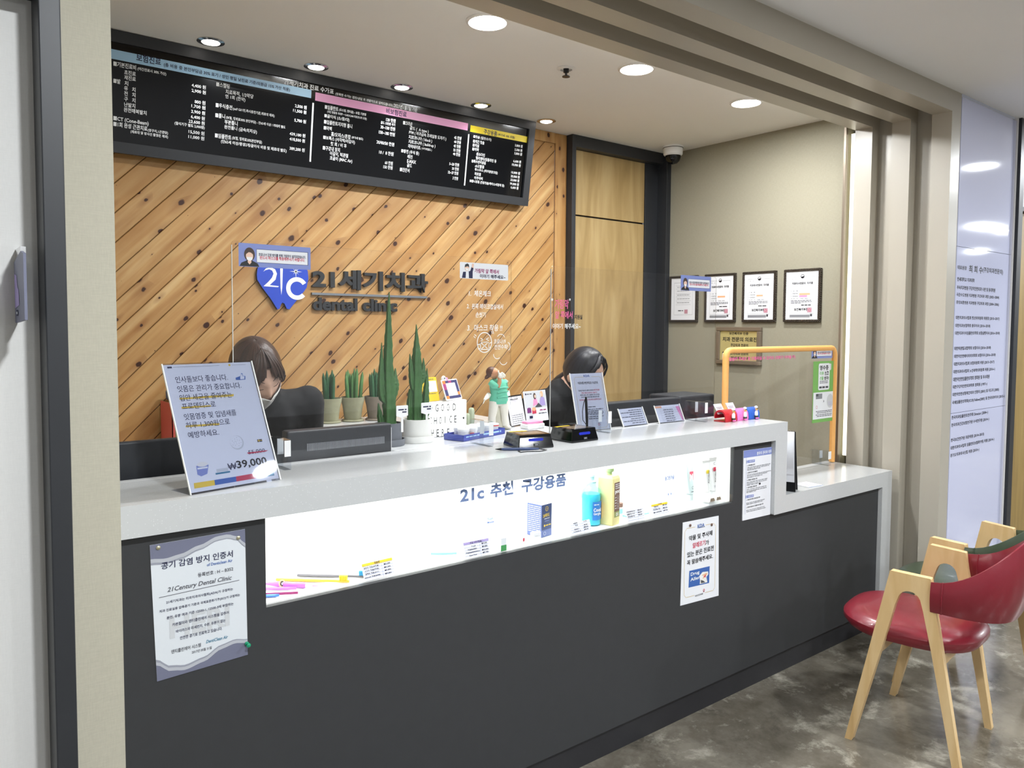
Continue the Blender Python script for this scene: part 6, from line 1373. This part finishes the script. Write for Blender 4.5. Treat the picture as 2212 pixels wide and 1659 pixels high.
def person(label, head, rot, neck, hip, shoulders, elbows, hands_, hairmat, vox=.0055):
    t = thing('person', label, 'person', (hip[0], hip[1], 0)); I = mtxH = Matrix.Translation(head) @ rot.to_4x4()
    m = MB(); nk, hp = Vector(neck), Vector(hip)
    n1, n2 = 36, 26; V = []
    for i in range(n2+1):
        a = PI*i/n2
        for j in range(n1):
            b = 2*PI*j/n1; V.append(mtxH @ headpoint((math.sin(a)*math.sin(b), -math.sin(a)*math.cos(b), math.cos(a))))
    m.add(V, [(i*n1+j, (i+1)*n1+j, (i+1)*n1+(j+1) % n1, i*n1+(j+1) % n1) for i in range(n2) for j in range(n1)], 'skin', True)
    for s in (-1, 1): ellip(m, mtxH @ Vector((s*.073, .012, -.012)), (.010, .02, .031), 'skin', rot)
    chain(m, [mtxH @ Vector((0, .03, -.05)), nk+(hp-nk)*.02], [.05, .056], 'skin')
    L_, R_ = Vector(shoulders[0]), Vector(shoulders[1])
    chain(m, [L_, nk+(hp-nk)*.13, R_], [.046, .054, .046], 'skin'); chain(m, [nk+(hp-nk)*.12, nk.lerp(hp, .55), hp], [.066, .072, .09], 'skin')
    for sh, el, ha, sg in zip((L_, R_), elbows, hands_, (1, -1)):
        el, ha = Vector(el), Vector(ha); chain(m, [sh, el, ha], [.044, .034, .023], 'skin'); hand(m, ha, (ha-el), (0, 0, 1), 'skin', sg)
    side = (L_-R_).normalized()
    for s in (-1, 1):
        h0 = hp+side*.085*s+Vector((0, 0, -.02)); chain(m, [h0, Vector((h0.x, h0.y-.02, .43)), Vector((h0.x, h0.y+.02, .085))], [.078, .048, .034], 'skin')
        chain(m, [Vector((h0.x, h0.y+.03, .055)), Vector((h0.x, h0.y-.09, .045)), Vector((h0.x, h0.y-.14, .038))], [.036, .034, .026], 'skin')
    b = m.build('body', t); remesh(b, vox, 2, .4)
    # jacket with sleeves and hem, trousers, shoes
    m = MB(); chain(m, [L_+(hp-nk).normalized()*.012, nk+(hp-nk)*.13, R_+(hp-nk).normalized()*.012], [.062, .072, .062], 'cloth_black')
    for s in (-1, 1): chain(m, [nk+(hp-nk)*.16+side*.06*s, nk.lerp(hp, .6)+side*.05*s, hp+side*.06*s+Vector((0, 0, -.07))], [.098, .092, .108], 'cloth_black')
    for sh, el, ha in zip((L_, R_), elbows, hands_):
        el, ha = Vector(el), Vector(ha); chain(m, [sh, el, el.lerp(ha, .93)], [.06, .05, .036], 'cloth_black')
    c0 = mtxH @ Vector((0, .03, -.05)); chain(m, [nk+(hp-nk)*.1, nk.lerp(c0, .14)], [.074, .070], 'cloth_black')
    j = m.build('jacket', t); remesh(j, .008, 4)
    m = MB()
    for s in (-1, 1):
        h0 = hp+side*.085*s+Vector((0, 0, -.03)); chain(m, [h0, Vector((h0.x, h0.y-.02, .43)), Vector((h0.x, h0.y+.02, .11))], [.095, .066, .055], 'cloth_trouser')
    j = m.build('trousers', t); remesh(j, .01, 4)
    for s in (-1, 1):
        h0 = hp+side*.085*s; m = MB(); chain(m, [Vector((h0.x, h0.y+.04, .045)), Vector((h0.x, h0.y-.09, .042)), Vector((h0.x, h0.y-.15, .034))], [.043, .042, .032], 'shoe'); o = m.build('shoe', t); remesh(o, .008, 2)
    # mask: pleated cloth over nose and chin with ear loops
    U = [i/20*2-1 for i in range(21)]; Vv = [i/14 for i in range(15)]
    def fm(u, v):
        top = R(-19)+R(10)*abs(u)**.9; botm = R(-82)+R(38)*abs(u)**1.8
        lat = top*(1-v)+botm*v; return (R(76)*u, lat, .002+.010*v*(1-u*u)+.0035*(1-u*u)+.0012*math.sin(v*19))
    patch(fm, U, Vv, 'mask_white', 'mask', t, mtxH, .004, .0015)
    m = MB()
    for s in (-1, 1):
        def hpnt(lon, lat, g): d = (math.sin(lon)*math.cos(lat), -math.cos(lon)*math.cos(lat), math.sin(lat)); return mtxH @ headpoint(d, g)
        m.tube([hpnt(s*R(75), R(-12), .006), hpnt(s*R(80), R(-4), .006), hpnt(s*R(93), R(6), .010), hpnt(s*R(100), R(-8), .012), hpnt(s*R(88), R(-26), .006), hpnt(s*R(74), R(-42), .006)], .0014, 'mask_white', 6)
    m.build('ear_loop', t)
    for s in (-1, 1):   # closed lids and brows
        m = MB(); m.tube([hpnt(s*R(a), R(b), .0035) for a, b in ((13, -.5), (20, -2), (27, -2), (34, .5))], [.0006, .001, .001, .0006], 'hair_flat', 6); m.build('eyelash', t)
        m = MB(); m.tube([hpnt(s*R(a), R(b), .0025) for a, b in ((11, 12), (20, 14), (30, 13.5), (38, 11))], [.0008, .0013, .0012, .0006], 'hair_flat', 6); m.build('eyebrow', t)
    return t, mtxH, hpnt
def rotm(yaw, pitch, roll):   # yaw about z, then nod forward, then tilt sideways
    return Matrix.Rotation(R(yaw), 3, 'Z') @ Matrix.Rotation(R(pitch), 3, 'X') @ Matrix.Rotation(R(roll), 3, 'Y')
# person at the left: brown hair, leaning over the desk
p1, mh, _ = person('receptionist with brown hair and white mask looking down at the left desk', (.905, 2.50, 1.340), rotm(8, 28, -14), (.97, 2.63, 1.255), (.98, 2.80, .80), ((1.135, 2.62, 1.225), (.80, 2.62, 1.235)), ((1.17, 2.70, 1.0), (.77, 2.70, 1.0)), ((1.06, 2.54, .90), (.86, 2.54, .90)), 'hair_brown')
def cap(lat_front, lat_back, droop=0):
    def f(u, v):
        lon = PI*u*1.0; k = (1-math.cos(lon))/2      # 0 at face, 1 at back
        lat_low = R(lat_front)*(1-k)+R(lat_back)*k
        if abs(lon) < R(95): lat_low = R(lat_front)+(R(droop)-R(lat_front))*(abs(lon)/R(95))**1.8
        else: q = (abs(lon)-R(95))/(PI-R(95)); lat_low = R(droop)*(1-q)+R(lat_back)*q
        lat = R(89.9)*(1-v)+lat_low*v; part = math.exp(-(lon/.10)**2)*.003*(1-v)*0
        return lon, lat, .004*math.sin(v*PI)-.003*v-part
    return f
UU = [i/48*2-1 for i in range(49)]; VV = [i/18 for i in range(19)]
patch(cap(34, -42, -22), UU, VV, 'hair_brown', 'hair', p1, mh, .012, .004)
def bang(sg, lat_end, drop, spread=56):
    """swept sheet of strands from the parting: inner strands end above the eye, outer ones at the cheek"""
    def f(u, v):
        lon = (2+26*u)*(1-v)+(9+spread*u)*v; lat = (68-10*u)*(1-v)+(lat_end-drop*u**1.2+2.2*math.sin(u*34)+1.5*math.sin(u*57))*v
        return sg*R(lon), R(lat), .003+.006*math.sin(v*PI*.9)+.0022*math.sin(u*26)*v-.008*u*v*v
    return f
patch(bang(1, 21, 34), [i/40 for i in range(41)], [i/14 for i in range(15)], 'hair_brown', 'bangs', p1, mh, .012, .004)
patch(bang(-1, 21, 34), [i/40 for i in range(41)], [i/14 for i in range(15)], 'hair_brown', 'bangs', p1, mh, .012, .004)
m = MB(); mv = lambda *q: mh @ Vector(q)
chain(m, [mv(0, .085, -.02), mv(0, .115, -.06), mv(0, .11, -.14), mv(0, .10, -.2)], [.03, .034, .03, .012], 'hair_brown'); m.build('ponytail', p1)
# person at the right: black hair in a low knot, face turned down to the right
p2, mh2, hp2 = person('receptionist with black tied-back hair and dark jacket behind the gold bordered notice', (2.425, 2.545, 1.285), rotm(12, 27, -4), (2.365, 2.64, 1.185), (2.36, 2.84, .76), ((2.53, 2.67, 1.13), (2.20, 2.63, 1.145)), ((2.57, 2.71, .90), (2.16, 2.68, .90)), ((2.46, 2.54, .84), (2.28, 2.54, .84)), 'hair_black')
patch(cap(50, -44, -36), UU, VV, 'hair_black', 'hair', p2, mh2, .013, .004)
for s in (-1, 1): patch(bang(s, 52, 60, 62), [i/40 for i in range(41)], [i/14 for i in range(15)], 'hair_black', 'side_hair', p2, mh2, .012, .004)
m = MB(); mv = lambda *q: mh2 @ Vector(q)
chain(m, [mv(0, .075, -.06), mv(-.005, .095, -.10), mv(-.01, .09, -.15)], [.032, .036, .022], 'hair_black'); m.ball(mv(-.012, .108, -.125), (.03, .028, .034), 'hair_black'); m.build('hair_knot', p2)
# ---------------------------------------------------------------- products in the lit display window
ZS = .8062; G_ = 'goods in the lit display window'
def price(key, label, head, lines):
    O, U, V, N, w, h = frame_of(key, 1.853 if key != 'p5' else 1.860); O.z = ZS
    m = MB().prism([(0, .0005), (w, .0005), (w, h), (0, h)], O, U, V, -N*.0015, 'paper'); n = lines
    if head: m.rect(0, h*(n-1)/n, w, h, O, U, V, head, .0003)
    for i in range(1, n): m.rect(.001, h*i/n, w-.001, h*i/n+.0006, O, U, V, 'ink_blue', .0003)
    m.rect(w*.62, .001, w*.626, h*(n-1)/n, O, U, V, 'ink_blue', .0003)
    for q in TXT[key]:
        if q[2] > 0 and q[2]+q[4] < h*1.06: m.text(*q[:5], O, U, V, 'ink_navy', .0006, .02)
    t = tag(m.build('price_card', origin=O+U*w/2), label, 'price card', 'price cards in the display window'); B = Vector((-U.y, U.x, 0))
    MB().prism([(0, 0), (.03, 0), (.03, .03), (0, .03)], O-t.location+U*.03+B*.018+Vector((0, 0, .0005)), U, Vector((-B.x*.2, -B.y*.2, 1)).normalized(), -N*.001, 'paper').build('prop', t)
price('p1', 'yellow headed price card beside the toothbrushes', 'card_yellow', 6); price('p2', 'lilac headed price card left of the green little box', 'lilac', 6); price('p3', 'plain price card in front of the blue mouthwash bottle', None, 5); price('p4', 'price card with a yellow middle row, right of the cream bottle', None, 6); price('p5', 'yellow headed price card before the white carton', 'card_yellow', 6)
# toothbrushes and floss tools lying at the left
def brush(label, a, b, mm, br, w=.006, head=True):
    a, b = Vector(a), Vector(b); d = (b-a); L = d.length; d.normalize(); s = Vector((-d.y, d.x, 0))
    t = thing('toothbrush', label, 'toothbrush', (a+b)/2, 0, 'toothbrushes in the display window')
    prof = [(0, .8), (.1, 1), (.45, 1.1), (.6, .8), (.75, .42), (.82, .5), (.86, .8), (1, .7)] if head else [(0, .5), (.1, .9), (.5, 1.1), (.8, .9), (.9, .4), (1, .15)]
    secs = [[a+d*L*q+s*w*k*c[0]+Vector((0, 0, .0045+.0035*c[1])) for c in [(math.cos(2*PI*i/10), math.sin(2*PI*i/10)) for i in range(10)]] for q, k in prof]
    MB().loft(secs, mm).build('handle', t)
    if head:
        m = MB(); c = a+d*L*.92
        for i in range(5):
            for j in range(3): p = c+d*(i-2)*.0044+s*(j-1)*.0034; m.tube([p+Vector((0, 0, .0078)), p+Vector((0, 0, .0195))], [.0017, .0021], br, 7)
        m.build('bristles', t)
    return t
brush('grey toothbrush with blue bristles at the back of the display', (.835, 2.005, ZS), (.985, 1.876, ZS), 'brush_grey', 'bristle_blue'); brush('yellow toothbrush with yellow bristles beside the grey one', (.775, 2.005, ZS), (.925, 1.872, ZS), 'brush_yellow', 'bristle_yellow')
brush('purple curved floss pick lying in front', (.708, 1.965, ZS), (.79, 1.905, ZS), 'brush_purple', None, .004, False); brush('thin plum coloured pick in the left corner of the display', (.70, 1.915, ZS), (.78, 1.87, ZS), 'ink_magenta', None, .0022, False); brush('blue floss pick tip at the left edge of the display', (.692, 1.905, ZS), (.735, 1.882, ZS), 'brush_blue', None, .006, False)
t = thing('interdental_tool', 'purple interdental brush with a dark round sticker', 'dental tool', (.80, 1.94, ZS))
a, b = Vector((.73, 1.985, ZS+.008)), Vector((.845, 1.872, ZS+.008)); d = b-a
MB().tube([a, a+d*.16, a+d*.2, a+d*.3, a+d*.5, a+d*.7, a+d*.74], [.002, .005, .006, .0078, .0062, .0078, .006], 'brush_purple', 12).build('handle', t)
MB().tube([a+d*.74, a+d*.78, a+d*.85], [.006, .0055, .0022], 'white', 12).build('collar', t); MB().tube([a+d*.85, b], [.0012, .0004], 'ink_pink', 8).build('tip', t)
O = a+d*.33+Vector((-.002, -.007, .004)); U = Vector((.9, .35, 0)).normalized(); V = Vector((-.1, .3, .95)).normalized(); m = MB(); m.prism([(.011*math.cos(2*PI*i/24), .011*math.sin(2*PI*i/24)) for i in range(24)], O, U, V, U.cross(V)*-.001, 'hl_orange'); m.disc(0, 0, .0068, O, U, V, 'letter_black', .0004).text('XF', -.004, -.003, .008, .006, O, U, V, 'white', .0008, .03); m.build('round_sticker', t)
t = brush('pale teal interdental brush lying alone right of the yellow headed card', (1.235, 1.955, ZS), (1.30, 1.91, ZS), 'teal', None, .0045, False)
def carton(name, label, x, y, w, d, h, yaw, side, draw, cat='box'):
    t = thing(name, label, cat, (x, y, ZS), R(yaw), G_, local=True); b = MB().box(-w/2, w/2, -d/2, d/2, .0005, h, side); draw(b, w, d, h); b.build('carton', t, bevel=.0006); return t
def d_28(m, w, d, h):
    O = Vector((0, -d/2, 0)); m.ring(0, h*.86, .008, .0062, O, XA, ZA, 'gold', .0004, 16); m.poly([(-.003, h*.83), (.003, h*.86), (.001, h*.89)], O, XA, ZA, 'gold', .0004)
    m.text('28락티', -w*.38, h*.60, w*.62, .013, O, XA, ZA, 'gold', .0004, .03); greek(m, -w*.25, w*.3, h*.55, .003, O, XA, ZA, 'ink_light', .0004); greek(m, -w*.2, w*.25, h*.47, .005, O, XA, ZA, 'box_navy2', .0004); m.disc(-w*.22, h*.35, .004, O, XA, ZA, 'gold', .0004); greek(m, -w*.1, w*.4, h*.335, .005, O, XA, ZA, 'gold', .0004)
    m.rect(-w/2, .001, w/2, h*.22, O, XA, ZA, 'box_navy2', .0002).ring(-w*.2, h*.11, .006, .005, O, XA, ZA, 'ink_light', .0004, 16)
    O2, U2 = Vector((-w/2, 0, 0)), YR
    m.rect(-d/2, .001, d/2, h, O2, U2, ZA, 'box_navy2', .0002)
    for i in range(14): greek(m, -d*.44, d*.42, h*.92-i*h*.06, .0035, O2, U2, ZA, 'ink_light', .0004)
    m.rect(-w/2, -d/2, w/2, d/2, (0, 0, h), XA, (0, 1, 0), 'white', .0002); m.poly([(-w*.3, -d*.1), (0, d*.3), (w*.3, d*.2), (w*.1, -d*.2)], (0, 0, h), XA, (0, 1, 0), 'box_navy2', .0004)
carton('supplement_box', 'dark blue supplement box with gold lettering', 1.645, 1.93, .052, .062, .108, 10, 'box_navy', d_28)
def d_soft(m, w, d, h):
    O = Vector((0, -d/2, 0)); m.text('송그린가글', -w*.4, h*.70, w*.8, .016, O, XA, ZA, 'ink_blue', .0004, .01); greek(m, -w*.35, w*.35, h*.62, .003, O, XA, ZA, 'ink_light', .0004); m.rect(-w*.2, h*.9, w*.2, h*.905, O, XA, ZA, 'sticker_blue', .0004)
    for s in (-1, 1):
        for i in range(4): m.line([(s*w*.46, h*(.12+.1*i)), (s*w*.30, h*(.2+.1*i)), (s*w*.24, h*(.3+.08*i))], .0012, O, XA, ZA, 'sky_blue', .0004)
    for s in (-.1, .14): m.rect(w*s-.002, h*.25, w*s+.003, h*.31, O, XA, ZA, 'ink_blue', .0004)
carton('mouthwash_carton', 'pale blue and white mouthwash carton at the back of the display', 2.345, 1.985, .072, .035, .135, 2, 'cert_paper', d_soft)
def d_tm(m, w, d, h):
    O = Vector((0, -d/2, 0)); m.text('GC', -w*.3, h*.80, w*.3, .006, O, XA, ZA, 'ink_light', .0004, .01).text('Tooth', -w*.3, h*.71, w*.55, .0075, O, XA, ZA, 'ink_teal', .0004, .01).text('Mousse', -w*.3, h*.61, w*.66, .0075, O, XA, ZA, 'ink_blue', .0004, .02); m.line([(-w*.2, h*.15), (-w*.1, h*.3), (w*.1, h*.42), (w*.2, h*.36)], .0012, O, XA, ZA, 'teal', .0004)
carton('mousse_carton', 'white tooth mousse carton with faint teal lettering', 1.455, 1.965, .042, .03, .105, 4, 'case_white', d_tm)
def d_g(m, w, d, h): m.rect(-w/2, 0, w/2, h*.45, (0, -d/2, 0), XA, ZA, 'green_box', .0003)
carton('floss_box', 'little white and green floss box', 1.438, 1.862, .022, .012, .04, 0, 'cert_paper', d_g)
def d_p(m, w, d, h): m.rect(w*.1, h*.4, w*.25, h*.8, (0, -d/2, 0), XA, ZA, 'ink_red', .0003); greek(m, -w*.4, w*.4, h*.15, .003, (0, -d/2, 0), XA, ZA, 'ink_light', .0003)
carton('pill_carton', 'small white carton with a red mark before the dark blue box', 1.52, 1.88, .05, .02, .026, 6, 'case_white', d_p); carton('pill_carton', 'small plain white carton in front of the dark blue box', 1.585, 1.878, .03, .018, .03, -4, 'paper', lambda m, w, d, h: greek(m, -w*.3, w*.3, h*.6, .004, (0, -d/2, 0), XA, ZA, 'ink_light', .0003))
# mouthwash bottle
x, y = 1.878, 1.925; t = thing('mouthwash_bottle', 'clear aqua mouthwash bottle with blue label', 'bottle', (x, y, ZS), 0, G_)
MB().lathe([(.032, 0), (.0345, .004), (.0345, .092), (.036, .096), (.0365, .108), (.031, .125), (.02, .134), (.0165, .14), (.0165, .146)], (x, y, ZS), 'aqua_plastic', 32).build('bottle', t)
MB().lathe([(.001, .003), (.0325, .004), (.0325, .091), (.033, .1), (.03, .11), (.0001, .11)], (x, y, ZS), 'aqua', 28).build('liquid', t)
MB().lathe([(.0172, .1465), (.0172, .153), (.011, .157), (.011, .168), (.013, .169), (.013, .176), (.009, .182), (.0001, .182)], (x, y, ZS), 'cap_aqua', 24).build('cap', t)
m = MB(); n = 14; a0, a1 = R(-125), R(-20)
pt = lambda u, z, r=.0352: (x+r*math.cos(a0+(a1-a0)*u), y+r*math.sin(a0+(a1-a0)*u), ZS+z)
for i in range(n): m.add([pt(i/n, .022), pt((i+1)/n, .022), pt((i+1)/n, .086), pt(i/n, .086)], [(0, 1, 2, 3)], 'label_blue', True)
c = R(-100); Ot = Vector((x+.0358*math.cos(c), y+.0358*math.sin(c), ZS)); Ut = Vector((-math.sin(c), math.cos(c), 0)); m.text('Cool', -.014, .052, .03, .013, Ot, Ut, ZA, 'white', .0006, .03).text('Gargle', -.014, .038, .03, .012, Ot, Ut, ZA, 'white', .0006, .02); greek(m, -.012, .008, .075, .004, Ot, Ut, ZA, 'white', .0006)
c = R(-46); Ot = Vector((x+.0358*math.cos(c), y+.0358*math.sin(c), ZS)); Ut = Vector((-math.sin(c), math.cos(c), 0)); m.disc(0, .062, .0115, Ot, Ut, ZA, 'skin_flat', .0006, 20, .018).poly([(-.012, .024), (.012, .024), (.006, .045), (-.006, .045)], Ot, Ut, ZA, 'skin_flat', .0005).disc(-.004, .066, .0014, Ot, Ut, ZA, 'ink', .0008, 8).disc(.004, .066, .0014, Ot, Ut, ZA, 'ink', .0008, 8).rect(-.004, .053, .004, .0555, Ot, Ut, ZA, 'white', .0008); m.build('label', t)
# cream square bottle
t = thing('cream_bottle', 'tall cream square bottle with brown label reaching the slab', 'bottle', (1.935, 1.895, ZS), R(14), G_, local=True)
w, d, h = .05, .062, .176; s = lambda k, z: [(-w/2*k, -d/2*k, z), (w/2*k, -d/2*k, z), (w/2*k, d/2*k, z), (-w/2*k, d/2*k, z)]
MB().loft([s(.96, .0005), s(1, .004), s(1, h-.012), s(.86, h-.002), s(.5, h)], 'bottle_cream', False).build('bottle', t, bevel=.003)
MB().lathe([(.011, h), (.011, h+.008), (.017, h+.010), (.018, h+.022), (.0001, h+.024)], (0, 0, 0), 'cap_green', 20).build('cap', t)
m = MB(); O = Vector((0, -d/2, 0)); m.rect(-w*.30, .042, w*.42, .150, O, XA, ZA, 'label_brown', .0006).rect(-w*.30, .028, w*.42, .048, O, XA, ZA, 'label_olive', .0008).text('poc', -w*.22, .108, w*.58, .014, O, XA, ZA, 'white', .001, .03).text('01', -w*.08, .031, w*.32, .013, O, XA, ZA, 'white', .001, .02)
for i in range(3): greek(m, -w*.2, w*.36, .142-i*.007, .0042, O, XA, ZA, 'ink_light', .001)
for i in range(5): m.ring(w*.18, .098-i*.0095, .0045, .0037, O, XA, ZA, 'ink_light', .001, 12); greek(m, -w*.24, -w*.02, .096-i*.0095, .004, O, XA, ZA, 'ink_light', .001)
m.build('label', t)
t = thing('small_jar', 'small jar with dark lid behind the cream bottle', 'jar', (2.04, 1.945, ZS), 0, G_); MB().lathe([(.013, .0005), (.0135, .003), (.0135, .036)], (2.04, 1.945, ZS), 'tub_white', 20).lathe([(.0137, .012), (.0137, .03)], (2.04, 1.945, ZS), 'teal', 20).build('jar', t); MB().lathe([(.0145, .036), (.0145, .05), (.0001, .05)], (2.04, 1.945, ZS), 'label_brown', 20).build('lid', t)
t = thing('blister_strip', 'pale aqua strip lying behind the price cards', 'strip', (2.10, 1.925, ZS), 0, G_); MB().box(2.05, 2.16, 1.905, 1.945, ZS, ZS+.004, 'teal').build('strip', t)
# toothpaste tubes on a clear stand
def tube_(label, x, y, z, yaw, h, mm, cap, draw, lean=0):
    t = thing('toothpaste_tube', label, 'toothpaste', (x, y, z), R(yaw), 'toothpaste tubes', local=True); k = 24
    secs = []
    for q in [i/8 for i in range(9)]:
        rx = .0155+.006*q; ry = .0155*(1-q)+.0012*q; secs.append([(rx*math.cos(a), ry*math.sin(a)+lean*q, .026+(h-.026)*q) for a in [2*PI*i/k for i in range(k)]])
    MB().loft(secs, mm).build('tube', t); MB().lathe([(.0145, 0.0005), (.0145, .024), (.011, .026)], (0, 0, 0), cap, 22).build('cap', t)
    m = MB(); draw(m, h); m.build('print', t); return t
def up_text(m, s, x, z, L, hgt, mm, y): m.text(s, 0, 0, L, hgt, (x+hgt/2, y, z), ZA, (-1, 0, 0), mm, .0006, .01)
dn = lambda m, h: (up_text(m, 'AIOBIO', .002, .06, .052, .0085, 'ink', -.0145), m.rect(-.006, h*.66, .008, h*.66+.016, (0, -.0105, 0), XA, ZA, 'ink_red', 0), m.text('C', -.003, h*.82, .007, .010, (0, -.008, 0), XA, ZA, 'ink_grey', 0), m.rect(-.004, .04, .004, .05, (0, -.0155, 0), XA, ZA, 'ink_light', 0))
dy = lambda m, h: (up_text(m, 'AIOBIO', .002, .06, .052, .0085, 'ink_grey', -.0145), m.rect(-.006, h*.66, .008, h*.66+.014, (0, -.0105, 0), XA, ZA, 'bristle_yellow', 0))
t = thing('tube_stand', 'clear stand with two grey plates holding white toothpaste tubes', 'stand', (2.49, 1.895, ZS), R(0), G_, local=True)
MB().prism([(-.05, -.048), (.052, -.048), (.06, .03), (-.035, .035)], (0, 0, .0005), XA, (0, 1, 0), (0, 0, .010), 'block_clear').build('base', t, bevel=.001)
m = MB(); m.prism([(-.035, -.036), (.040, -.036), (.046, .022), (-.028, .026)], (0, 0, .0108), XA, (0, 1, 0), (0, 0, .008), 'white'); m.build('tier', t, bevel=.001)
for a in (-.030, .010): MB().prism([(a, .001), (a+.028, .001), (a+.026, .013), (a+.004, .013)], (0, -.0385, .0105), XA, Vector((0, .25, 1)).normalized(), (0, .001, 0), 'bronze_frame').build('grey_plate', t)
tube_('white toothpaste tube with red square mark on the clear stand', 2.513, 1.890, ZS+.019, -8, .158, 'tube_white', 'tube_white', dn); tube_('white toothpaste tube with yellow square mark on the clear stand', 2.473, 1.892, ZS+.019, -8, .15, 'tube_white', 'tube_white', dy)
ds = lambda m, h: (m.poly([(-.010, h*.52), (.010, h*.50), (.012, h*.80), (-.008, h*.80)], (0, -.0125, 0), XA, (0, .06, 1), 'ink_red', 0), m.text('N', -.008, h*.54, .016, .028, (0, -.0132, 0), XA, (0, .06, 1), 'white', 0, .06), m.ring(.002, h*.36, .006, .0045, (0, -.0145, 0), XA, ZA, 'ink_grey', 0, 16), greek(m, -.008, .008, h*.24, .004, (0, -.0152, 0), XA, ZA, 'ink_grey', 0))
tube_('silver toothpaste tube with a red and white mark left of the stand', 2.462, 1.96, ZS, -6, .145, 'tube_silver', 'tube_silver', ds)

# ---------------------------------------------------------------- armchairs with wooden A-shaped sides
def armchair(label, x, y, yaw, leather):
    t = thing('armchair', label, 'chair', (x, y, 0), R(yaw), 'wooden armchairs with leather seats', local=True)
    prof = [(.187, 0), (.163, 0), (.058, .50), (.030, .575), (.012, .588), (-.018, .588), (-.040, .575), (-.062, .50), (-.163, 0), (-.187, 0), (-.083, .648), (.052, .652)]
    # outline goes round once: outer front leg, inner arch, outer rear leg, arm top
    prof = [(.052, .652), (.187, 0), (.162, 0)]+[(.064-.0, .40), (.034, .53)]+[(-.012+.036*math.cos(a), .555+.036*math.sin(a)) for a in [PI*i/10 for i in range(1, 10)]]+[(-.056, .53), (-.084, .40), (-.162, 0), (-.187, 0), (-.076, .648)]
    for s in (-1, 1):
        d = Vector((s*.030, 1, 0)).normalized(); o = Vector((s*.220-.014, 0, 0))
        mt = Matrix.Rotation(R(-s*4.5), 3, 'Z'); b = MB(); b.prism(prof, (s*.222-(.014), 0, 0), Vector((mt @ Vector((0, 1, 0)))), ZA, (.028, 0, 0), 'oak'); f = b.build('side_frame', t, bevel=.004, seg=3)
        for yy in (.172, -.172):
            q = Vector((s*.222, 0, 0))+mt @ Vector((0, yy, 0)); MB().lathe([(.011, 0.0), (.011, .004)], (q.x, q.y, 0), 'rubber', 14).build('foot_pad', f)
    for yy, z in ((.095, .355), (-.10, .355)): MB().box(-.212, .212, yy-.011, yy+.011, z-.02, z+.022, 'oak').build('cross_rail', t, bevel=.003)
    def se(a, rx, ry, n=2.6): c, s_ = math.cos(a), math.sin(a); return (rx*abs(c)**(2/n)*(1 if c > 0 else -1), ry*abs(s_)**(2/n)*(1 if s_ > 0 else -1))
    secs = []
    for k, z in ((.80, .378), (.94, .384), (1, .405), (1.0, .42), (.95, .435), (.82, .446), (.55, .452), (.2, .454), (.01, .454)):
        sec = []
        for i in range(40):
            px, py = se(2*PI*i/40, .222*k, .235*k); wd = 1+.0*py
            if abs(px) > .2 and False: px = .2
            sec.append((px*(1.02 if py > .05 else .96), py+.035, z+.010*max(0, py/.235)))
        secs.append(sec)
    MB().loft(secs, leather).build('seat', t)
    # wrap-round back
    rows = []; n = 28
    for i in range(n+1):
        a = PI*i/n; c, s_ = math.cos(a), math.sin(a)
        px = .232*(abs(c)**.75)*(1 if c > 0 else -1); py = -.078-.215*s_**.85
        rise = s_**1.6; z1 = .640+.155*rise; z0 = .535-.02*rise; th = .010+.014*s_
        nx, ny = c, -s_; lean = -.022*s_
        sec = []
        for q in [2*PI*j/14 for j in range(14)]:
            zz = (z0+z1)/2+(z1-z0)/2*math.sin(q); k = (zz-z0)/(z1-z0); tq = th*math.cos(q)*(.55+.45*math.cos(q)**2)
            sec.append((px+nx*tq, py+ny*tq+lean*k, zz))
        rows.append(sec)
    MB().loft(rows, leather).build('backrest', t)
    m = MB()
    for s, i in ((1, 1), (-1, n-1)): m.tube([(p[0]*1.0, p[1], p[2]) for p in rows[i]], .0028, leather, 6, closed=True)
    m.build('seam_piping', t); return t
armchair('red leather armchair with pale wooden A-shaped legs beside the counter', 2.94, 1.246, 7.6, 'leather_red'); armchair('dark green leather armchair behind the red armchair', 3.50, 1.31, -3, 'leather_green')
# hanging sign on the white wall at the far left
t = thing('wedge_sign', 'grey folded sign hanging from a clip on the white wall at far left', 'sign', (.16, 1.6, 1.5))
m = MB(); m.prism([(1.598, 1.50), (1.465, 1.505), (1.465, 1.612), (1.50, 1.618), (1.598, 1.605)], (.155, 0, 0), (0, 1, 0), ZA, (.004, 0, 0), 'grey_swirl'); m.add([(.159, 1.466, 1.505), (.159, 1.466, 1.612), (.165, 1.53, 1.61), (.165, 1.53, 1.503)], [(0, 1, 2, 3)], 'letter_black')
OG = Vector((.155, 0, 0)); m.poly([(-1.592, 1.585), (-1.56, 1.580), (-1.55, 1.56), (-1.535, 1.555), (-1.53, 1.53), (-1.59, 1.525)], OG, YR, ZA, 'lilac', .0006).rect(-1.575, 1.512, -1.55, 1.522, OG, YR, ZA, 'ink_navy', .0006).rect(-1.571, 1.515, -1.556, 1.519, OG, YR, ZA, 'ink_light', .0009); m.build('panel', t)
MB().box(.158, .166, 1.53, 1.5995, 1.612, 1.628, 'chrome').build('clip', t)
